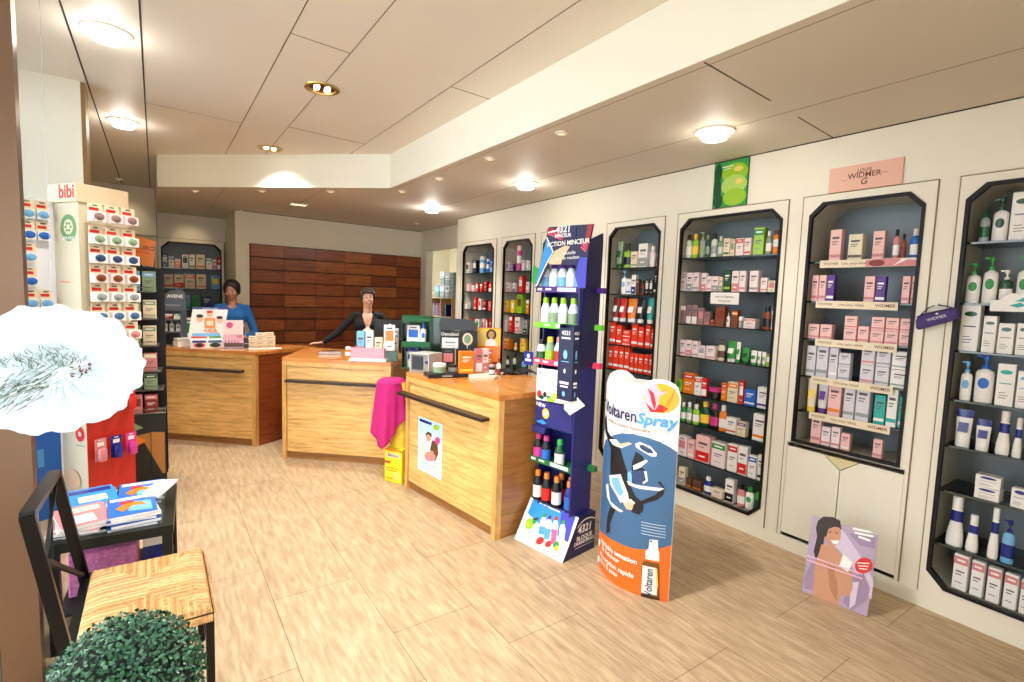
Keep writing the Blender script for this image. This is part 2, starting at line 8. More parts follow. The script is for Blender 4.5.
ART = {"poster":[["lil2",[[-0.123,0.4439],[0.0047,0.4041],[0.1104,0.2886],[0.1723,0.1949],[0.1742,0.0929],[0.0874,0.2076],[0.0,0.2931],[-0.0872,0.3468]]],["lil3",[[-0.1623,0.0924],[-0.1351,0.1782],[-0.1046,0.1737],[-0.1111,0.0256],[-0.157,0.0183]]],["lil3",[[0.0285,0.4052],[0.1588,0.4249],[0.1584,0.3629],[0.0882,0.3587]]],["lil3",[[0.0431,0.029],[0.0816,0.1874],[0.1198,0.2226],[0.161,0.1551],[0.1571,0.0845],[0.0923,0.0013]]],["lil4",[[0.0701,0.1469],[0.107,0.1642],[0.1037,0.0413],[0.0798,0.0037]]],["hair",[[-0.1323,0.4212],[-0.1073,0.454],[-0.0588,0.4663],[-0.0203,0.458],[-0.0095,0.4165],[-0.0194,0.4031],[-0.0752,0.3889],[-0.0882,0.3556],[-0.0877,0.2911],[-0.0956,0.2418],[-0.118,0.2043],[-0.1325,0.2439],[-0.1255,0.3304],[-0.1375,0.3777]]],["skin",[[-0.0982,0.2958],[-0.0504,0.311],[-0.0162,0.295],[0.0273,0.2602],[0.0687,0.2078],[0.0838,0.1183],[0.0702,0.0683],[0.0361,0.0658],[0.0265,0.007],[0.0217,-0.0372],[-0.0324,-0.0077],[-0.1076,-0.005],[-0.1126,0.0972],[-0.116,0.1868],[-0.1029,0.2477]]],["skin2",[[-0.0544,0.1964],[-0.014,0.1967],[0.0137,0.085],[0.0161,0.0159],[-0.0243,0.0669]]],["skin",[[-0.0081,0.3877],[-0.008,0.3675],[-0.0117,0.3476],[-0.0188,0.33],[-0.0286,0.3164],[-0.0403,0.3081],[-0.0527,0.3059],[-0.0646,0.3102],[-0.0748,0.3204],[-0.0823,0.3357],[-0.0864,0.3545],[-0.0866,0.375],[-0.0829,0.3952],[-0.0757,0.4131],[-0.0656,0.4267],[-0.0538,0.4349],[-0.0413,0.4368],[-0.0295,0.4323],[-0.0194,0.4218],[-0.0121,0.4065]]],["hair",[[-0.0943,0.3809],[-0.08,0.4334],[-0.024,0.4473],[-0.013,0.4187],[-0.0421,0.4176],[-0.0725,0.3938],[-0.0777,0.3508],[-0.0868,0.3432]]],["wh",[[-0.053,0.3356],[-0.0122,0.3495],[-0.0166,0.3294],[-0.0383,0.3199]]],["dark",[[-0.0548,0.3827],[-0.0564,0.3794],[-0.0607,0.3765],[-0.0653,0.3756],[-0.0674,0.3774],[-0.0658,0.3807],[-0.0615,0.3836],[-0.0569,0.3844]]],["dark",[[-0.0228,0.3889],[-0.0244,0.3856],[-0.0287,0.3827],[-0.0332,0.3819],[-0.0353,0.3836],[-0.0337,0.3868],[-0.0294,0.3897],[-0.0249,0.3906]]],["wh",[[0.0171,0.2826],[0.0672,0.255],[0.0487,0.1897],[0.0012,0.1893]]],["skin",[[-0.0177,0.186],[0.0086,0.2106],[0.0673,0.1913],[0.0652,0.1498],[0.0321,0.1361],[-0.0037,0.1442]]],["red",[[0.1587,0.2771],[0.158,0.2633],[0.1535,0.2491],[0.1457,0.2359],[0.1353,0.2249],[0.1234,0.2172],[0.1109,0.2136],[0.0993,0.2145],[0.0896,0.2197],[0.0827,0.2289],[0.0795,0.241],[0.0802,0.255],[0.0847,0.2694],[0.0927,0.2828],[0.1032,0.2938],[0.1153,0.3014],[0.1278,0.3048],[0.1394,0.3038],[0.149,0.2984],[0.1556,0.2892]]],["wh",[[0.0881,0.2644],[0.1446,0.2829],[0.145,0.2779],[0.0885,0.2593]]],["wh",[[0.094,0.2512],[0.1416,0.2658],[0.1421,0.2608],[0.0945,0.2461]]],["wh",[[0.0999,0.238],[0.1387,0.2487],[0.1391,0.2437],[0.1004,0.2329]]],["wh",[[0.0454,0.4432],[0.1349,0.4521],[0.1361,0.4401],[0.0466,0.431]]],["wh",[[0.0567,0.4244],[0.1458,0.4336],[0.1469,0.4216],[0.0579,0.4122]]],["wh",[[0.077,0.4095],[0.1361,0.4063],[0.1372,0.3943],[0.0782,0.3974]]],["pkl",[[-0.1661,0.2124],[0.1204,0.2159],[0.1211,0.2092],[-0.1653,0.2054]]],["pkl",[[-0.1632,0.1877],[0.1227,0.1924],[0.1233,0.1858],[-0.1624,0.1807]]]],"cposter":[["sky",[[-0.17,0.43],[0.17,0.43],[0.1666,0.3349],[-0.1696,0.3073]]],["wh",[[0.1658,0.2406],[0.1625,0.2143],[0.1518,0.1877],[0.1342,0.1623],[0.1104,0.1392],[0.0816,0.1194],[0.0491,0.1041],[0.0144,0.094],[-0.0208,0.0897],[-0.0548,0.0916],[-0.0857,0.0995],[-0.1119,0.1132],[-0.132,0.1321],[-0.1448,0.1552],[-0.1497,0.1813],[-0.1462,0.209],[-0.1346,0.2367],[-0.1156,0.2631],[-0.0902,0.2868],[-0.0597,0.3064],[-0.026,0.321],[0.0093,0.33],[0.0444,0.333],[0.0775,0.3299],[0.107,0.321],[0.1315,0.3068],[0.15,0.288],[0.1615,0.2656]]],["nav",[[-0.1528,0.4142],[0.0234,0.4143],[0.0238,0.3935],[-0.1523,0.3928]]],["lim",[[0.13,0.3988],[0.1282,0.3917],[0.1225,0.3846],[0.1136,0.3783],[0.1022,0.3733],[0.0895,0.3701],[0.0768,0.3691],[0.0652,0.3703],[0.0559,0.3737],[0.0498,0.3789],[0.0477,0.3854],[0.0496,0.3926],[0.0553,0.3997],[0.0644,0.4061],[0.0759,0.4111],[0.0887,0.4142],[0.1014,0.4151],[0.1129,0.4138],[0.122,0.4104],[0.1279,0.4052]]],["hair",[[-0.0597,0.3108],[-0.0227,0.3351],[0.0252,0.3312],[0.031,0.304],[-0.0485,0.2902]]],["skin",[[0.0181,0.2914],[0.015,0.278],[0.0057,0.266],[-0.0079,0.2578],[-0.0233,0.255],[-0.0373,0.2582],[-0.0472,0.2669],[-0.0509,0.2792],[-0.0478,0.2928],[-0.0383,0.3049],[-0.0246,0.313],[-0.0092,0.3157],[0.0047,0.3123],[0.0144,0.3036]]],["wh",[[-0.0877,0.2306],[-0.021,0.2606],[0.0268,0.2514],[0.0602,0.1547],[-0.0449,0.1339],[-0.0944,0.1691]]],["crm",[[-0.1142,0.1955],[-0.0605,0.228],[-0.0316,0.1365],[-0.0852,0.1259]]],["brn",[[0.0367,0.2828],[0.1092,0.2811],[0.1261,0.1968],[0.0865,0.1308],[0.0295,0.1265],[0.012,0.2043]]],["ros",[[0.091,0.1608],[0.0837,0.1429],[0.0626,0.1254],[0.0315,0.1117],[-0.0034,0.1046],[-0.0354,0.1055],[-0.058,0.1144],[-0.0663,0.1296],[-0.0587,0.148],[-0.0368,0.1657],[-0.0051,0.1793],[0.03,0.1861],[0.0614,0.1848],[0.0831,0.1757]]],["skin",[[0.0129,0.1631],[0.0089,0.1519],[-0.0025,0.1421],[-0.0182,0.1362],[-0.0342,0.1358],[-0.0461,0.1411],[-0.0507,0.1506],[-0.0466,0.1619],[-0.035,0.1717],[-0.0192,0.1776],[-0.0032,0.1779],[0.0085,0.1725]]],["skin",[[0.0673,0.1854],[0.0637,0.1752],[0.0534,0.1662],[0.0392,0.1608],[0.0248,0.1606],[0.0141,0.1655],[0.0101,0.1743],[0.0137,0.1846],[0.0241,0.1937],[0.0384,0.199],[0.0528,0.1991],[0.0633,0.1942]]],["mag",[[0.1495,0.3029],[0.1471,0.2913],[0.1396,0.2805],[0.1282,0.2721],[0.1146,0.2675],[0.1009,0.2672],[0.0891,0.2714],[0.0811,0.2795],[0.0782,0.2902],[0.0807,0.3019],[0.0883,0.3128],[0.0999,0.3211],[0.1135,0.3257],[0.1272,0.3259],[0.1388,0.3216],[0.1467,0.3135]]],["gry",[[-0.1112,0.0756],[0.113,0.081],[0.1131,0.0767],[-0.1111,0.0711]]],["gry",[[-0.1108,0.0562],[0.0621,0.0615],[0.0621,0.0571],[-0.1106,0.0517]]],["gry",[[-0.1103,0.0368],[0.0103,0.0417],[0.0104,0.0373],[-0.1102,0.0323]]]],"base":[["sky2",[[-0.185,0.31],[0.0738,0.31],[0.121,0.1456],[0.0865,0.1475],[-0.0364,0.1571],[-0.1874,0.2017]]],["pur2",[[0.0686,0.3096],[0.185,0.31],[0.1974,0.1377],[0.1455,0.1389],[0.0866,0.2434]]],["nav",[[-0.1464,0.31],[0.0686,0.3096],[0.0704,0.2953],[-0.1414,0.2932]]],["wh",[[-0.1252,0.3021],[-0.0969,0.3026],[-0.0951,0.2968],[-0.1234,0.2962]]],["wh",[[-0.0882,0.3022],[-0.0607,0.3027],[-0.0589,0.297],[-0.0864,0.2964]]],["wh",[[-0.0523,0.3023],[-0.0256,0.3028],[-0.0237,0.2972],[-0.0505,0.2966]]],["wh",[[-0.0346,0.302],[0.0603,0.3027],[0.0636,0.2933],[-0.0314,0.2923]]],["lim",[[-0.1031,0.1567],[-0.1013,0.1448],[-0.1029,0.1324],[-0.1078,0.1209],[-0.1155,0.1112],[-0.1253,0.1044],[-0.1363,0.1012],[-0.1474,0.102],[-0.1574,0.1068],[-0.1653,0.1151],[-0.1703,0.126],[-0.1719,0.1384],[-0.1699,0.151],[-0.1646,0.1626],[-0.1566,0.1719],[-0.1467,0.1782],[-0.1359,0.181],[-0.1252,0.1799],[-0.1156,0.1751],[-0.108,0.1672]]],["yel",[[-0.1361,0.1416],[-0.1362,0.133],[-0.1409,0.1254],[-0.1484,0.1219],[-0.1559,0.1239],[-0.1604,0.1305],[-0.1602,0.1393],[-0.1555,0.1468],[-0.148,0.1502],[-0.1406,0.1482]]],["grn",[[-0.0888,0.1785],[-0.0883,0.1656],[-0.0942,0.1547],[-0.1042,0.1501],[-0.1145,0.1536],[-0.1211,0.164],[-0.1214,0.177],[-0.1154,0.1878],[-0.1054,0.1921],[-0.0953,0.1886]]],["dark",[[-0.1335,0.1789],[-0.0949,0.2028],[-0.077,0.2066],[-0.0947,0.1809]]],["wh2",[[-0.0619,0.1905],[-0.0569,0.2222],[-0.0302,0.23],[-0.0071,0.1957],[0.0064,0.1167],[-0.0384,0.1067]]],["lbl2",[[-0.0523,0.1598],[-0.0029,0.168],[0.0064,0.1167],[-0.0384,0.1067]]],["grn",[[-0.0593,0.2453],[-0.0393,0.2584],[-0.0275,0.2292],[-0.0564,0.2205]]],["wh2",[[-0.0133,0.1929],[-0.0091,0.2239],[0.0166,0.2315],[0.0394,0.1979],[0.0595,0.103],[0.0165,0.0928]]],["lbl2",[[-0.0036,0.1627],[0.0439,0.1708],[0.0595,0.103],[0.0165,0.0928]]],["pur",[[-0.0118,0.2465],[0.0073,0.2594],[0.0191,0.2307],[-0.0085,0.2222]]],["wh2",[[0.0386,0.2072],[0.0421,0.2373],[0.0665,0.2445],[0.0889,0.2118],[0.1187,0.094],[0.0778,0.0838]]],["pink3",[[0.0485,0.1779],[0.0937,0.1854],[0.1187,0.094],[0.0778,0.0838]]],["red",[[0.0391,0.2592],[0.0571,0.2716],[0.0689,0.2437],[0.0427,0.2356]]],["wh2",[[0.1035,0.2046],[0.1061,0.234],[0.1291,0.2411],[0.1512,0.2092],[0.1808,0.0984],[0.1422,0.0886]]],["wh",[[0.1136,0.1761],[0.1564,0.1834],[0.1808,0.0984],[0.1422,0.0886]]],["grn",[[0.1028,0.2554],[0.1195,0.2675],[0.1315,0.2404],[0.1067,0.2324]]],["red",[[0.0239,0.0893],[0.0249,0.0814],[0.0231,0.0727],[0.0186,0.0642],[0.0119,0.0566],[0.0036,0.0507],[-0.0056,0.0471],[-0.0147,0.0462],[-0.0228,0.0481],[-0.029,0.0526],[-0.0328,0.0594],[-0.0337,0.0676],[-0.0316,0.0765],[-0.0268,0.0851],[-0.0199,0.0926],[-0.0115,0.0982],[-0.0024,0.1016],[0.0064,0.1022],[0.0142,0.1003],[0.0202,0.0958]]],["red",[[0.0869,0.0919],[0.0879,0.0854],[0.0866,0.0783],[0.0832,0.0712],[0.0779,0.065],[0.0714,0.0602],[0.0641,0.0573],[0.0568,0.0566],[0.0503,0.0581],[0.0453,0.0619],[0.0421,0.0674],[0.0412,0.0742],[0.0427,0.0814],[0.0463,0.0885],[0.0517,0.0946],[0.0583,0.0993],[0.0655,0.102],[0.0726,0.1026],[0.0789,0.1009],[0.0838,0.0973]]],["grn",[[0.1452,0.1087],[0.1466,0.1013],[0.1459,0.0935],[0.1431,0.086],[0.1384,0.0795],[0.1323,0.0747],[0.1254,0.0721],[0.1184,0.0719],[0.1119,0.0743],[0.1067,0.0789],[0.1032,0.0853],[0.1019,0.0929],[0.1028,0.1009],[0.1058,0.1084],[0.1106,0.1148],[0.1167,0.1194],[0.1236,0.1218],[0.1304,0.1218],[0.1367,0.1194],[0.1418,0.1149]]],["yel",[[0.1509,0.0864],[0.152,0.0807],[0.1516,0.0746],[0.1496,0.0689],[0.1463,0.064],[0.1419,0.0604],[0.1369,0.0585],[0.1317,0.0585],[0.127,0.0604],[0.1231,0.064],[0.1205,0.069],[0.1194,0.0748],[0.1199,0.0809],[0.122,0.0867],[0.1254,0.0915],[0.1298,0.095],[0.1348,0.0968],[0.1398,0.0967],[0.1445,0.0948],[0.1483,0.0912]]]],"header_outline":[["dark",[[-0.1055,2.0162],[-0.1019,2.0522],[-0.0829,2.0628],[-0.0113,2.0614],[0.1046,2.0604],[0.2628,2.0555],[0.2557,2.0154],[0.2371,1.9272],[0.2312,1.8638],[0.2276,1.6825],[0.1729,1.6819],[0.1444,1.8205],[-0.075,1.8252],[-0.1703,1.678],[-0.1942,1.6819]]]],"header":[["sky2",[[-0.1043,1.994],[-0.0461,1.9047],[-0.1094,1.8341],[-0.1944,1.6861],[-0.1742,1.7486]]],["wh",[[-0.1134,2.0046],[-0.0989,1.9997],[-0.0407,1.9085],[-0.1133,1.8015],[-0.1712,1.6946],[-0.1914,1.684],[-0.1037,1.8339],[-0.0483,1.9048]]],["skinp",[[-0.03,1.9121],[0.0492,1.9401],[0.0914,1.9342],[0.0623,1.8965],[0.0329,1.8544],[0.0238,1.827],[-0.0696,1.8291],[-0.0815,1.8415]]],["red2",[[-0.0962,2.0518],[-0.0603,2.0572],[0.024,2.008],[0.0421,1.9717],[0.0041,1.9817],[-0.1027,2.016]]],["pink3",[[-0.086,2.019],[-0.076,2.0203],[0.0202,1.9807],[0.0151,1.9771]]],["pink3",[[-0.0586,2.0272],[-0.0487,2.0285],[0.0292,1.9912],[0.0241,1.9876]]],["pink3",[[-0.0316,2.0353],[-0.0218,2.0366],[0.0382,2.0016],[0.0331,1.998]]],["wh",[[-0.0951,2.0316],[-0.0428,2.04],[-0.0097,2.033],[-0.053,2.0268],[-0.0918,2.0234]]],["pink3",[[-0.0112,2.0595],[0.0264,2.0586],[0.0238,2.0119],[-0.0102,2.0417]]],["nav2",[[0.0264,2.0586],[0.1403,2.0568],[0.1343,1.9895],[0.0359,1.9857]]],["red2",[[0.2243,2.0567],[0.2604,2.0557],[0.2477,1.99],[0.2329,1.9162],[0.2098,1.8946],[0.1735,1.9227],[0.2101,1.9698]]],["pink3",[[0.1808,1.9242],[0.1871,1.9277],[0.2204,1.898],[0.2147,1.8944]]],["pink3",[[0.1909,1.9389],[0.1971,1.9423],[0.2236,1.9166],[0.218,1.9131]]],["pink3",[[0.2008,1.9534],[0.207,1.9569],[0.2269,1.9352],[0.2212,1.9317]]],["pink3",[[0.2107,1.9679],[0.2169,1.9713],[0.2301,1.9537],[0.2245,1.9503]]],["pur2",[[0.1769,1.8655],[0.2312,1.8638],[0.2276,1.6825],[0.1729,1.6819],[0.1429,1.7589]]]],"totem":[["blu3",[[-0.2545,0.7206],[-0.2146,0.785],[-0.1187,0.844],[-0.0392,0.8789],[0.0454,0.8936],[0.123,0.8895],[0.1816,0.8756],[0.2277,0.851],[0.2539,0.8317],[0.2545,0.8317],[0.2545,0.321],[0.2541,0.321],[0.2243,0.3003],[0.1708,0.2793],[0.1003,0.2585],[0.0403,0.2526],[-0.0328,0.249],[-0.1333,0.2379],[-0.2545,0.2141],[-0.2545,0.2141],[-0.2545,0.7206]]],["ora2",[[-0.2545,0],[0.2545,0],[0.2545,0.321],[0.2541,0.321],[0.2243,0.3003],[0.1708,0.2793],[0.1003,0.2585],[0.0403,0.2526],[-0.0328,0.249],[-0.1333,0.2379],[-0.2545,0.2141],[-0.2545,0.2141]]],["dark",[[-0.2545,0.906],[-0.2231,0.9374],[-0.1917,0.8512],[-0.1274,0.829],[-0.0654,0.8315],[-0.0475,0.8011],[-0.0156,0.7394],[0.02,0.6692],[0.0512,0.6181],[-0.1108,0.564],[-0.1287,0.641],[-0.1313,0.7655],[-0.2022,0.816],[-0.2545,0.8516]]],["wh",[[-0.1588,0.8089],[-0.0814,0.8322],[-0.0414,0.8128],[0.0206,0.8406],[0.0377,0.8377],[-0.0329,0.795],[-0.1137,0.7918]]],["skinp",[[-0.0788,0.8023],[0.0149,0.8413],[0.0356,0.8383],[-0.0336,0.8029]]],["wh",[[0.0568,0.8421],[0.0832,0.8576],[0.1386,0.8442],[0.1692,0.8112],[0.1685,0.7937],[0.1455,0.7894],[0.1002,0.8075],[0.0619,0.8236]]],["blu4",[[0.0794,0.8373],[0.0982,0.846],[0.1435,0.8277],[0.157,0.809],[0.1274,0.8052],[0.09,0.82]]],["dark",[[0.044,0.7354],[0.0635,0.7994],[0.1015,0.7834],[0.1119,0.7612],[0.0951,0.7281],[0.1288,0.6966],[0.1362,0.6396],[0.0512,0.6181],[0.0422,0.6754]]],["wh",[[0.0506,0.7173],[0.1206,0.7679],[0.13,0.7602],[0.0957,0.7185],[0.0571,0.6942]]],["lbl",[[0.02,0.6692],[0.0467,0.6915],[0.0512,0.6181],[0.0238,0.6101]]],["dark",[[-0.0728,0.6498],[0.0,0.667],[0.0452,0.5983],[0.0783,0.5496],[0.1073,0.5344],[0.1749,0.5848],[0.2043,0.6302],[0.1808,0.6541],[0.1938,0.6621],[0.214,0.6263],[0.2105,0.5918],[0.1854,0.5586],[0.1208,0.5206],[0.1225,0.4864],[0.1007,0.4538],[0.0599,0.4567],[0.0317,0.5005],[-0.0224,0.5535],[-0.0984,0.5985]]],["wh",[[-0.1338,0.6035],[-0.0292,0.6462],[0.028,0.5581],[0.0365,0.5255],[-0.0173,0.4838],[-0.053,0.5187],[-0.1167,0.555]]],["lbl",[[-0.109,0.5946],[-0.0438,0.6236],[0.0005,0.5493],[-0.0199,0.5187],[-0.0739,0.5471]]],["dark",[[-0.095,0.4415],[-0.0474,0.4425],[-0.071,0.3967],[-0.0989,0.3231],[-0.0912,0.2836],[-0.1343,0.25],[-0.1373,0.3235],[-0.1194,0.394]]],["wh",[[-0.0034,0.5006],[0.0493,0.5295],[0.0768,0.5143],[0.0577,0.4911],[0.0121,0.4822]]],["skinp",[[0.0047,0.4856],[0.0372,0.514],[0.0691,0.5063],[0.0591,0.4682],[0.0273,0.4638]]],["wh",[[-0.1677,0.5341],[-0.141,0.5514],[-0.1076,0.4607],[-0.0309,0.4489],[0.0075,0.445],[-0.0138,0.4313],[-0.084,0.4339],[-0.1453,0.4691]]],["blu4",[[0.0398,0.6841],[0.1242,0.7104],[0.1323,0.6552],[0.1077,0.6266],[0.0622,0.6264]]],["wh",[[0.017,0.6251],[0.0686,0.6165],[0.1822,0.626],[0.2133,0.6263],[0.1919,0.6086],[0.0926,0.5997],[0.0318,0.6038]]],["wh",[[0.1143,0.7025],[0.1275,0.7054],[0.1366,0.6505],[0.115,0.6307],[0.1101,0.6386],[0.1261,0.6561]]],["wh3",[[0.1154,0.4208],[0.2286,0.4225],[0.228,0.4189],[0.1145,0.417]]],["wh3",[[0.1163,0.4048],[0.2295,0.4067],[0.2288,0.4032],[0.1154,0.401]]],["wh3",[[0.1172,0.3888],[0.2301,0.3908],[0.2295,0.3872],[0.1162,0.385]]],["wh3",[[0.118,0.3727],[0.231,0.375],[0.2303,0.3715],[0.1171,0.3689]]],["wh3",[[0.1189,0.3567],[0.2316,0.359],[0.2309,0.3555],[0.1179,0.3529]]],["wh",[[0.1616,0.3325],[0.1986,0.3382],[0.2019,0.2871],[0.208,0.2711],[0.2103,0.2197],[0.1466,0.2178],[0.1445,0.2604],[0.1592,0.282]]],["dark",[[0.1735,0.3253],[0.1727,0.3216],[0.1706,0.319],[0.1677,0.3183],[0.165,0.3196],[0.1641,0.3228],[0.1647,0.3263],[0.167,0.3291],[0.1699,0.3298],[0.1723,0.3283]]],["amb2",[[0.137,0.2055],[0.2111,0.2084],[0.2221,0.0072],[0.1351,0.0021],[0.1286,0.1677]]],["wh",[[0.1343,0.1789],[0.1942,0.1809],[0.2088,0.0271],[0.1361,0.0226]]],["yel2",[[0.1942,0.1809],[0.2036,0.1776],[0.2115,0.0864],[0.2083,0.0387]]],["brn2",[[0.1345,0.0161],[0.22,0.016],[0.2207,0.0021],[0.1353,-0.0026]]],["wh",[[-0.2066,0.1591],[-0.2072,0.1515],[-0.2107,0.1429],[-0.2168,0.1341],[-0.2261,0.125],[-0.2374,0.1168],[-0.2511,0.1092],[-0.2545,0.1091],[-0.2545,0.113],[-0.2545,0.1187],[-0.2545,0.1255],[-0.2545,0.133],[-0.2545,0.1402],[-0.2545,0.1465],[-0.2545,0.1513],[-0.247,0.1579],[-0.2342,0.1646],[-0.2232,0.168],[-0.2148,0.1679],[-0.2093,0.1647]]],["wh",[[-0.2063,0.0557],[-0.2069,0.0481],[-0.2104,0.0393],[-0.2168,0.03],[-0.2257,0.0208],[-0.2374,0.0118],[-0.251,0.0037],[-0.2545,0.0034],[-0.2545,0.0072],[-0.2545,0.0128],[-0.2545,0.0196],[-0.2545,0.0272],[-0.2545,0.0345],[-0.2545,0.0407],[-0.2545,0.0456],[-0.2469,0.0528],[-0.2339,0.0602],[-0.2229,0.064],[-0.2147,0.0641],[-0.209,0.0612]]]]}

# ------------------------------------------------------------------ materials
def lin(c):
    return tuple((v/12.92 if v <= .04045 else ((v+.055)/1.055)**2.4) for v in c)
PAL = {
 'wh':((.93,.92,.90),'white'),'wh2':((.9,.93,.95),'white'),'wh3':((.75,.83,.88),'pale'),'crm':((.90,.84,.72),'cream'),'pk':((.93,.74,.72),'pink'),
 'pkw':((.93,.86,.86),'pale pink'),'ros':((.82,.50,.52),'rose'),'pkl':((.90,.72,.82),'pale pink'),
 'red':((.82,.12,.10),'red'),'rd2':((.90,.22,.10),'orange-red'),'red2':((.62,.05,.12),'dark red'),'rst':((.50,.12,.06),'dark red'),
 'ora':((.92,.50,.12),'orange'),'ora2':((.93,.42,.10),'orange'),'amb':((.50,.24,.07),'amber'),'amb2':((.45,.28,.05),'amber'),'brn':((.36,.22,.13),'brown'),'brn2':((.2,.1,.04),'brown'),
 'yel':((.95,.80,.20),'yellow'),'yel2':((.9,.8,.4),'yellow'),'lim':((.58,.76,.16),'lime green'),'grn':((.16,.58,.22),'green'),'dgr':((.06,.30,.16),'dark green'),
 'gre':((.52,.62,.48),'grey-green'),'tea':((.15,.66,.62),'turquoise'),'sky':((.72,.86,.93),'pale blue'),'sky2':((.16,.55,.86),'blue'),
 'lbl':((.45,.70,.88),'light blue'),'lbl2':((.30,.62,.88),'light blue'),'blu':((.12,.40,.76),'blue'),'blu3':((.24,.40,.56),'steel blue'),'blu4':((.16,.26,.42),'dark blue'),
 'nav':((.10,.16,.50),'navy blue'),'nav2':((.06,.10,.34),'navy'),'pur':((.33,.14,.52),'purple'),'pur2':((.24,.24,.70),'violet'),
 'mag':((.82,.22,.55),'magenta'),'pink3':((.93,.35,.55),'pink'),'mau':((.58,.45,.44),'mauve brown'),'lil':((.84,.82,.85),'pale lilac'),
 'lilb':((.68,.60,.70),'lilac'),'lil2':((.80,.73,.82),'lilac'),'lil3':((.60,.50,.62),'lilac'),'lil4':((.82,.76,.84),'lilac'),
 'gry':((.60,.62,.62),'grey'),'clr':((.80,.84,.78),'clear'),'blk':((.05,.05,.06),'black'),'dark':((.07,.06,.08),'dark'),
 'hair':((.16,.09,.06),'brown'),'skin':((.76,.55,.42),'tan'),'skin2':((.68,.46,.33),'tan'),'skinp':((.88,.72,.58),'tan'),
}
MATS = {}
def mk(name, rgb, rough=.5, metal=0., spec=.5, emit=0., noise=0., nscale=20., trans=0., coat=0.):
    if name in MATS: return MATS[name]
    m = bpy.data.materials.new(name); m.use_nodes = True
    nt = m.node_tree; b = nt.nodes['Principled BSDF']
    c = lin(rgb)
    b.inputs['Base Color'].default_value = (*c, 1)
    b.inputs['Roughness'].default_value = rough
    b.inputs['Metallic'].default_value = metal
    b.inputs['Specular IOR Level'].default_value = spec
    if coat: b.inputs['Coat Weight'].default_value = coat
    if emit:
        b.inputs['Emission Color'].default_value = (*c, 1); b.inputs['Emission Strength'].default_value = emit
    if noise:
        tc = nt.nodes.new('ShaderNodeTexCoord'); n = nt.nodes.new('ShaderNodeTexNoise'); n.inputs['Scale'].default_value = nscale
        n.inputs['Detail'].default_value = 4
        r = nt.nodes.new('ShaderNodeValToRGB')
        r.color_ramp.elements[0].position = .3; r.color_ramp.elements[1].position = .7
        r.color_ramp.elements[0].color = (*[v*(1-noise) for v in c], 1); r.color_ramp.elements[1].color = (*[min(1, v*(1+noise)) for v in c], 1)
        nt.links.new(tc.outputs['Object'], n.inputs['Vector']); nt.links.new(n.outputs['Fac'], r.inputs['Fac'])
        nt.links.new(r.outputs['Color'], b.inputs['Base Color'])
    MATS[name] = m
    return m
def P(code, rough=.45):
    return mk('print_'+code, PAL[code][0], rough, noise=.04, nscale=60)
def glassmat(name, tint, refl=.12, rough=.03):
    if name in MATS: return MATS[name]
    m = bpy.data.materials.new(name); m.use_nodes = True; nt = m.node_tree; nt.nodes.clear()
    o = nt.nodes.new('ShaderNodeOutputMaterial'); t = nt.nodes.new('ShaderNodeBsdfTransparent'); g = nt.nodes.new('ShaderNodeBsdfGlossy')
    mx = nt.nodes.new('ShaderNodeMixShader'); fr = nt.nodes.new('ShaderNodeFresnel'); fr.inputs['IOR'].default_value = 1.45
    ad = nt.nodes.new('ShaderNodeMath'); ad.operation = 'ADD'; ad.inputs[1].default_value = refl*.3
    t.inputs['Color'].default_value = (*tint, 1); g.inputs['Roughness'].default_value = rough
    nt.links.new(fr.outputs['Fac'], ad.inputs[0]); nt.links.new(ad.outputs[0], mx.inputs['Fac'])
    nt.links.new(t.outputs[0], mx.inputs[1]); nt.links.new(g.outputs[0], mx.inputs[2]); nt.links.new(mx.outputs[0], o.inputs['Surface'])
    MATS[name] = m
    return m
def grain(name, c1, c2, scale, rough=.35, coat=0., rot=0., fine=1.0, axis_noise=3.):
    """wood with grain lines; scale = how fast it varies along x, y, z"""
    if name in MATS: return MATS[name]
    m = bpy.data.materials.new(name); m.use_nodes = True; nt = m.node_tree; b = nt.nodes['Principled BSDF']
    tc = nt.nodes.new('ShaderNodeTexCoord'); mp = nt.nodes.new('ShaderNodeMapping'); mp.inputs['Scale'].default_value = scale
    mp.inputs['Rotation'].default_value = (0, 0, rot)
    n = nt.nodes.new('ShaderNodeTexNoise'); n.inputs['Scale'].default_value = axis_noise; n.inputs['Detail'].default_value = 6; n.inputs['Distortion'].default_value = .6
    n2 = nt.nodes.new('ShaderNodeTexNoise'); n2.inputs['Scale'].default_value = axis_noise*4; n2.inputs['Detail'].default_value = 3
    mix = nt.nodes.new('ShaderNodeMath'); mix.operation = 'MULTIPLY_ADD'; mix.inputs[1].default_value = .35*fine
    r = nt.nodes.new('ShaderNodeValToRGB'); r.color_ramp.elements[0].position = .38; r.color_ramp.elements[1].position = .78
    r.color_ramp.elements[0].color = (*lin(c1), 1); r.color_ramp.elements[1].color = (*lin(c2), 1)
    L = nt.links.new
    L(tc.outputs['Object'], mp.inputs['Vector']); L(mp.outputs[0], n.inputs['Vector']); L(mp.outputs[0], n2.inputs['Vector'])
    L(n2.outputs['Fac'], mix.inputs[0]); L(n.outputs['Fac'], mix.inputs[2]); L(mix.outputs[0], r.inputs['Fac']); L(r.outputs['Color'], b.inputs['Base Color'])
    b.inputs['Roughness'].default_value = rough; b.inputs['Coat Weight'].default_value = coat; b.inputs['Coat Roughness'].default_value = .15
    bp = nt.nodes.new('ShaderNodeBump'); bp.inputs['Strength'].default_value = .08; L(n2.outputs['Fac'], bp.inputs['Height']); L(bp.outputs[0], b.inputs['Normal'])
    MATS[name] = m
    return m

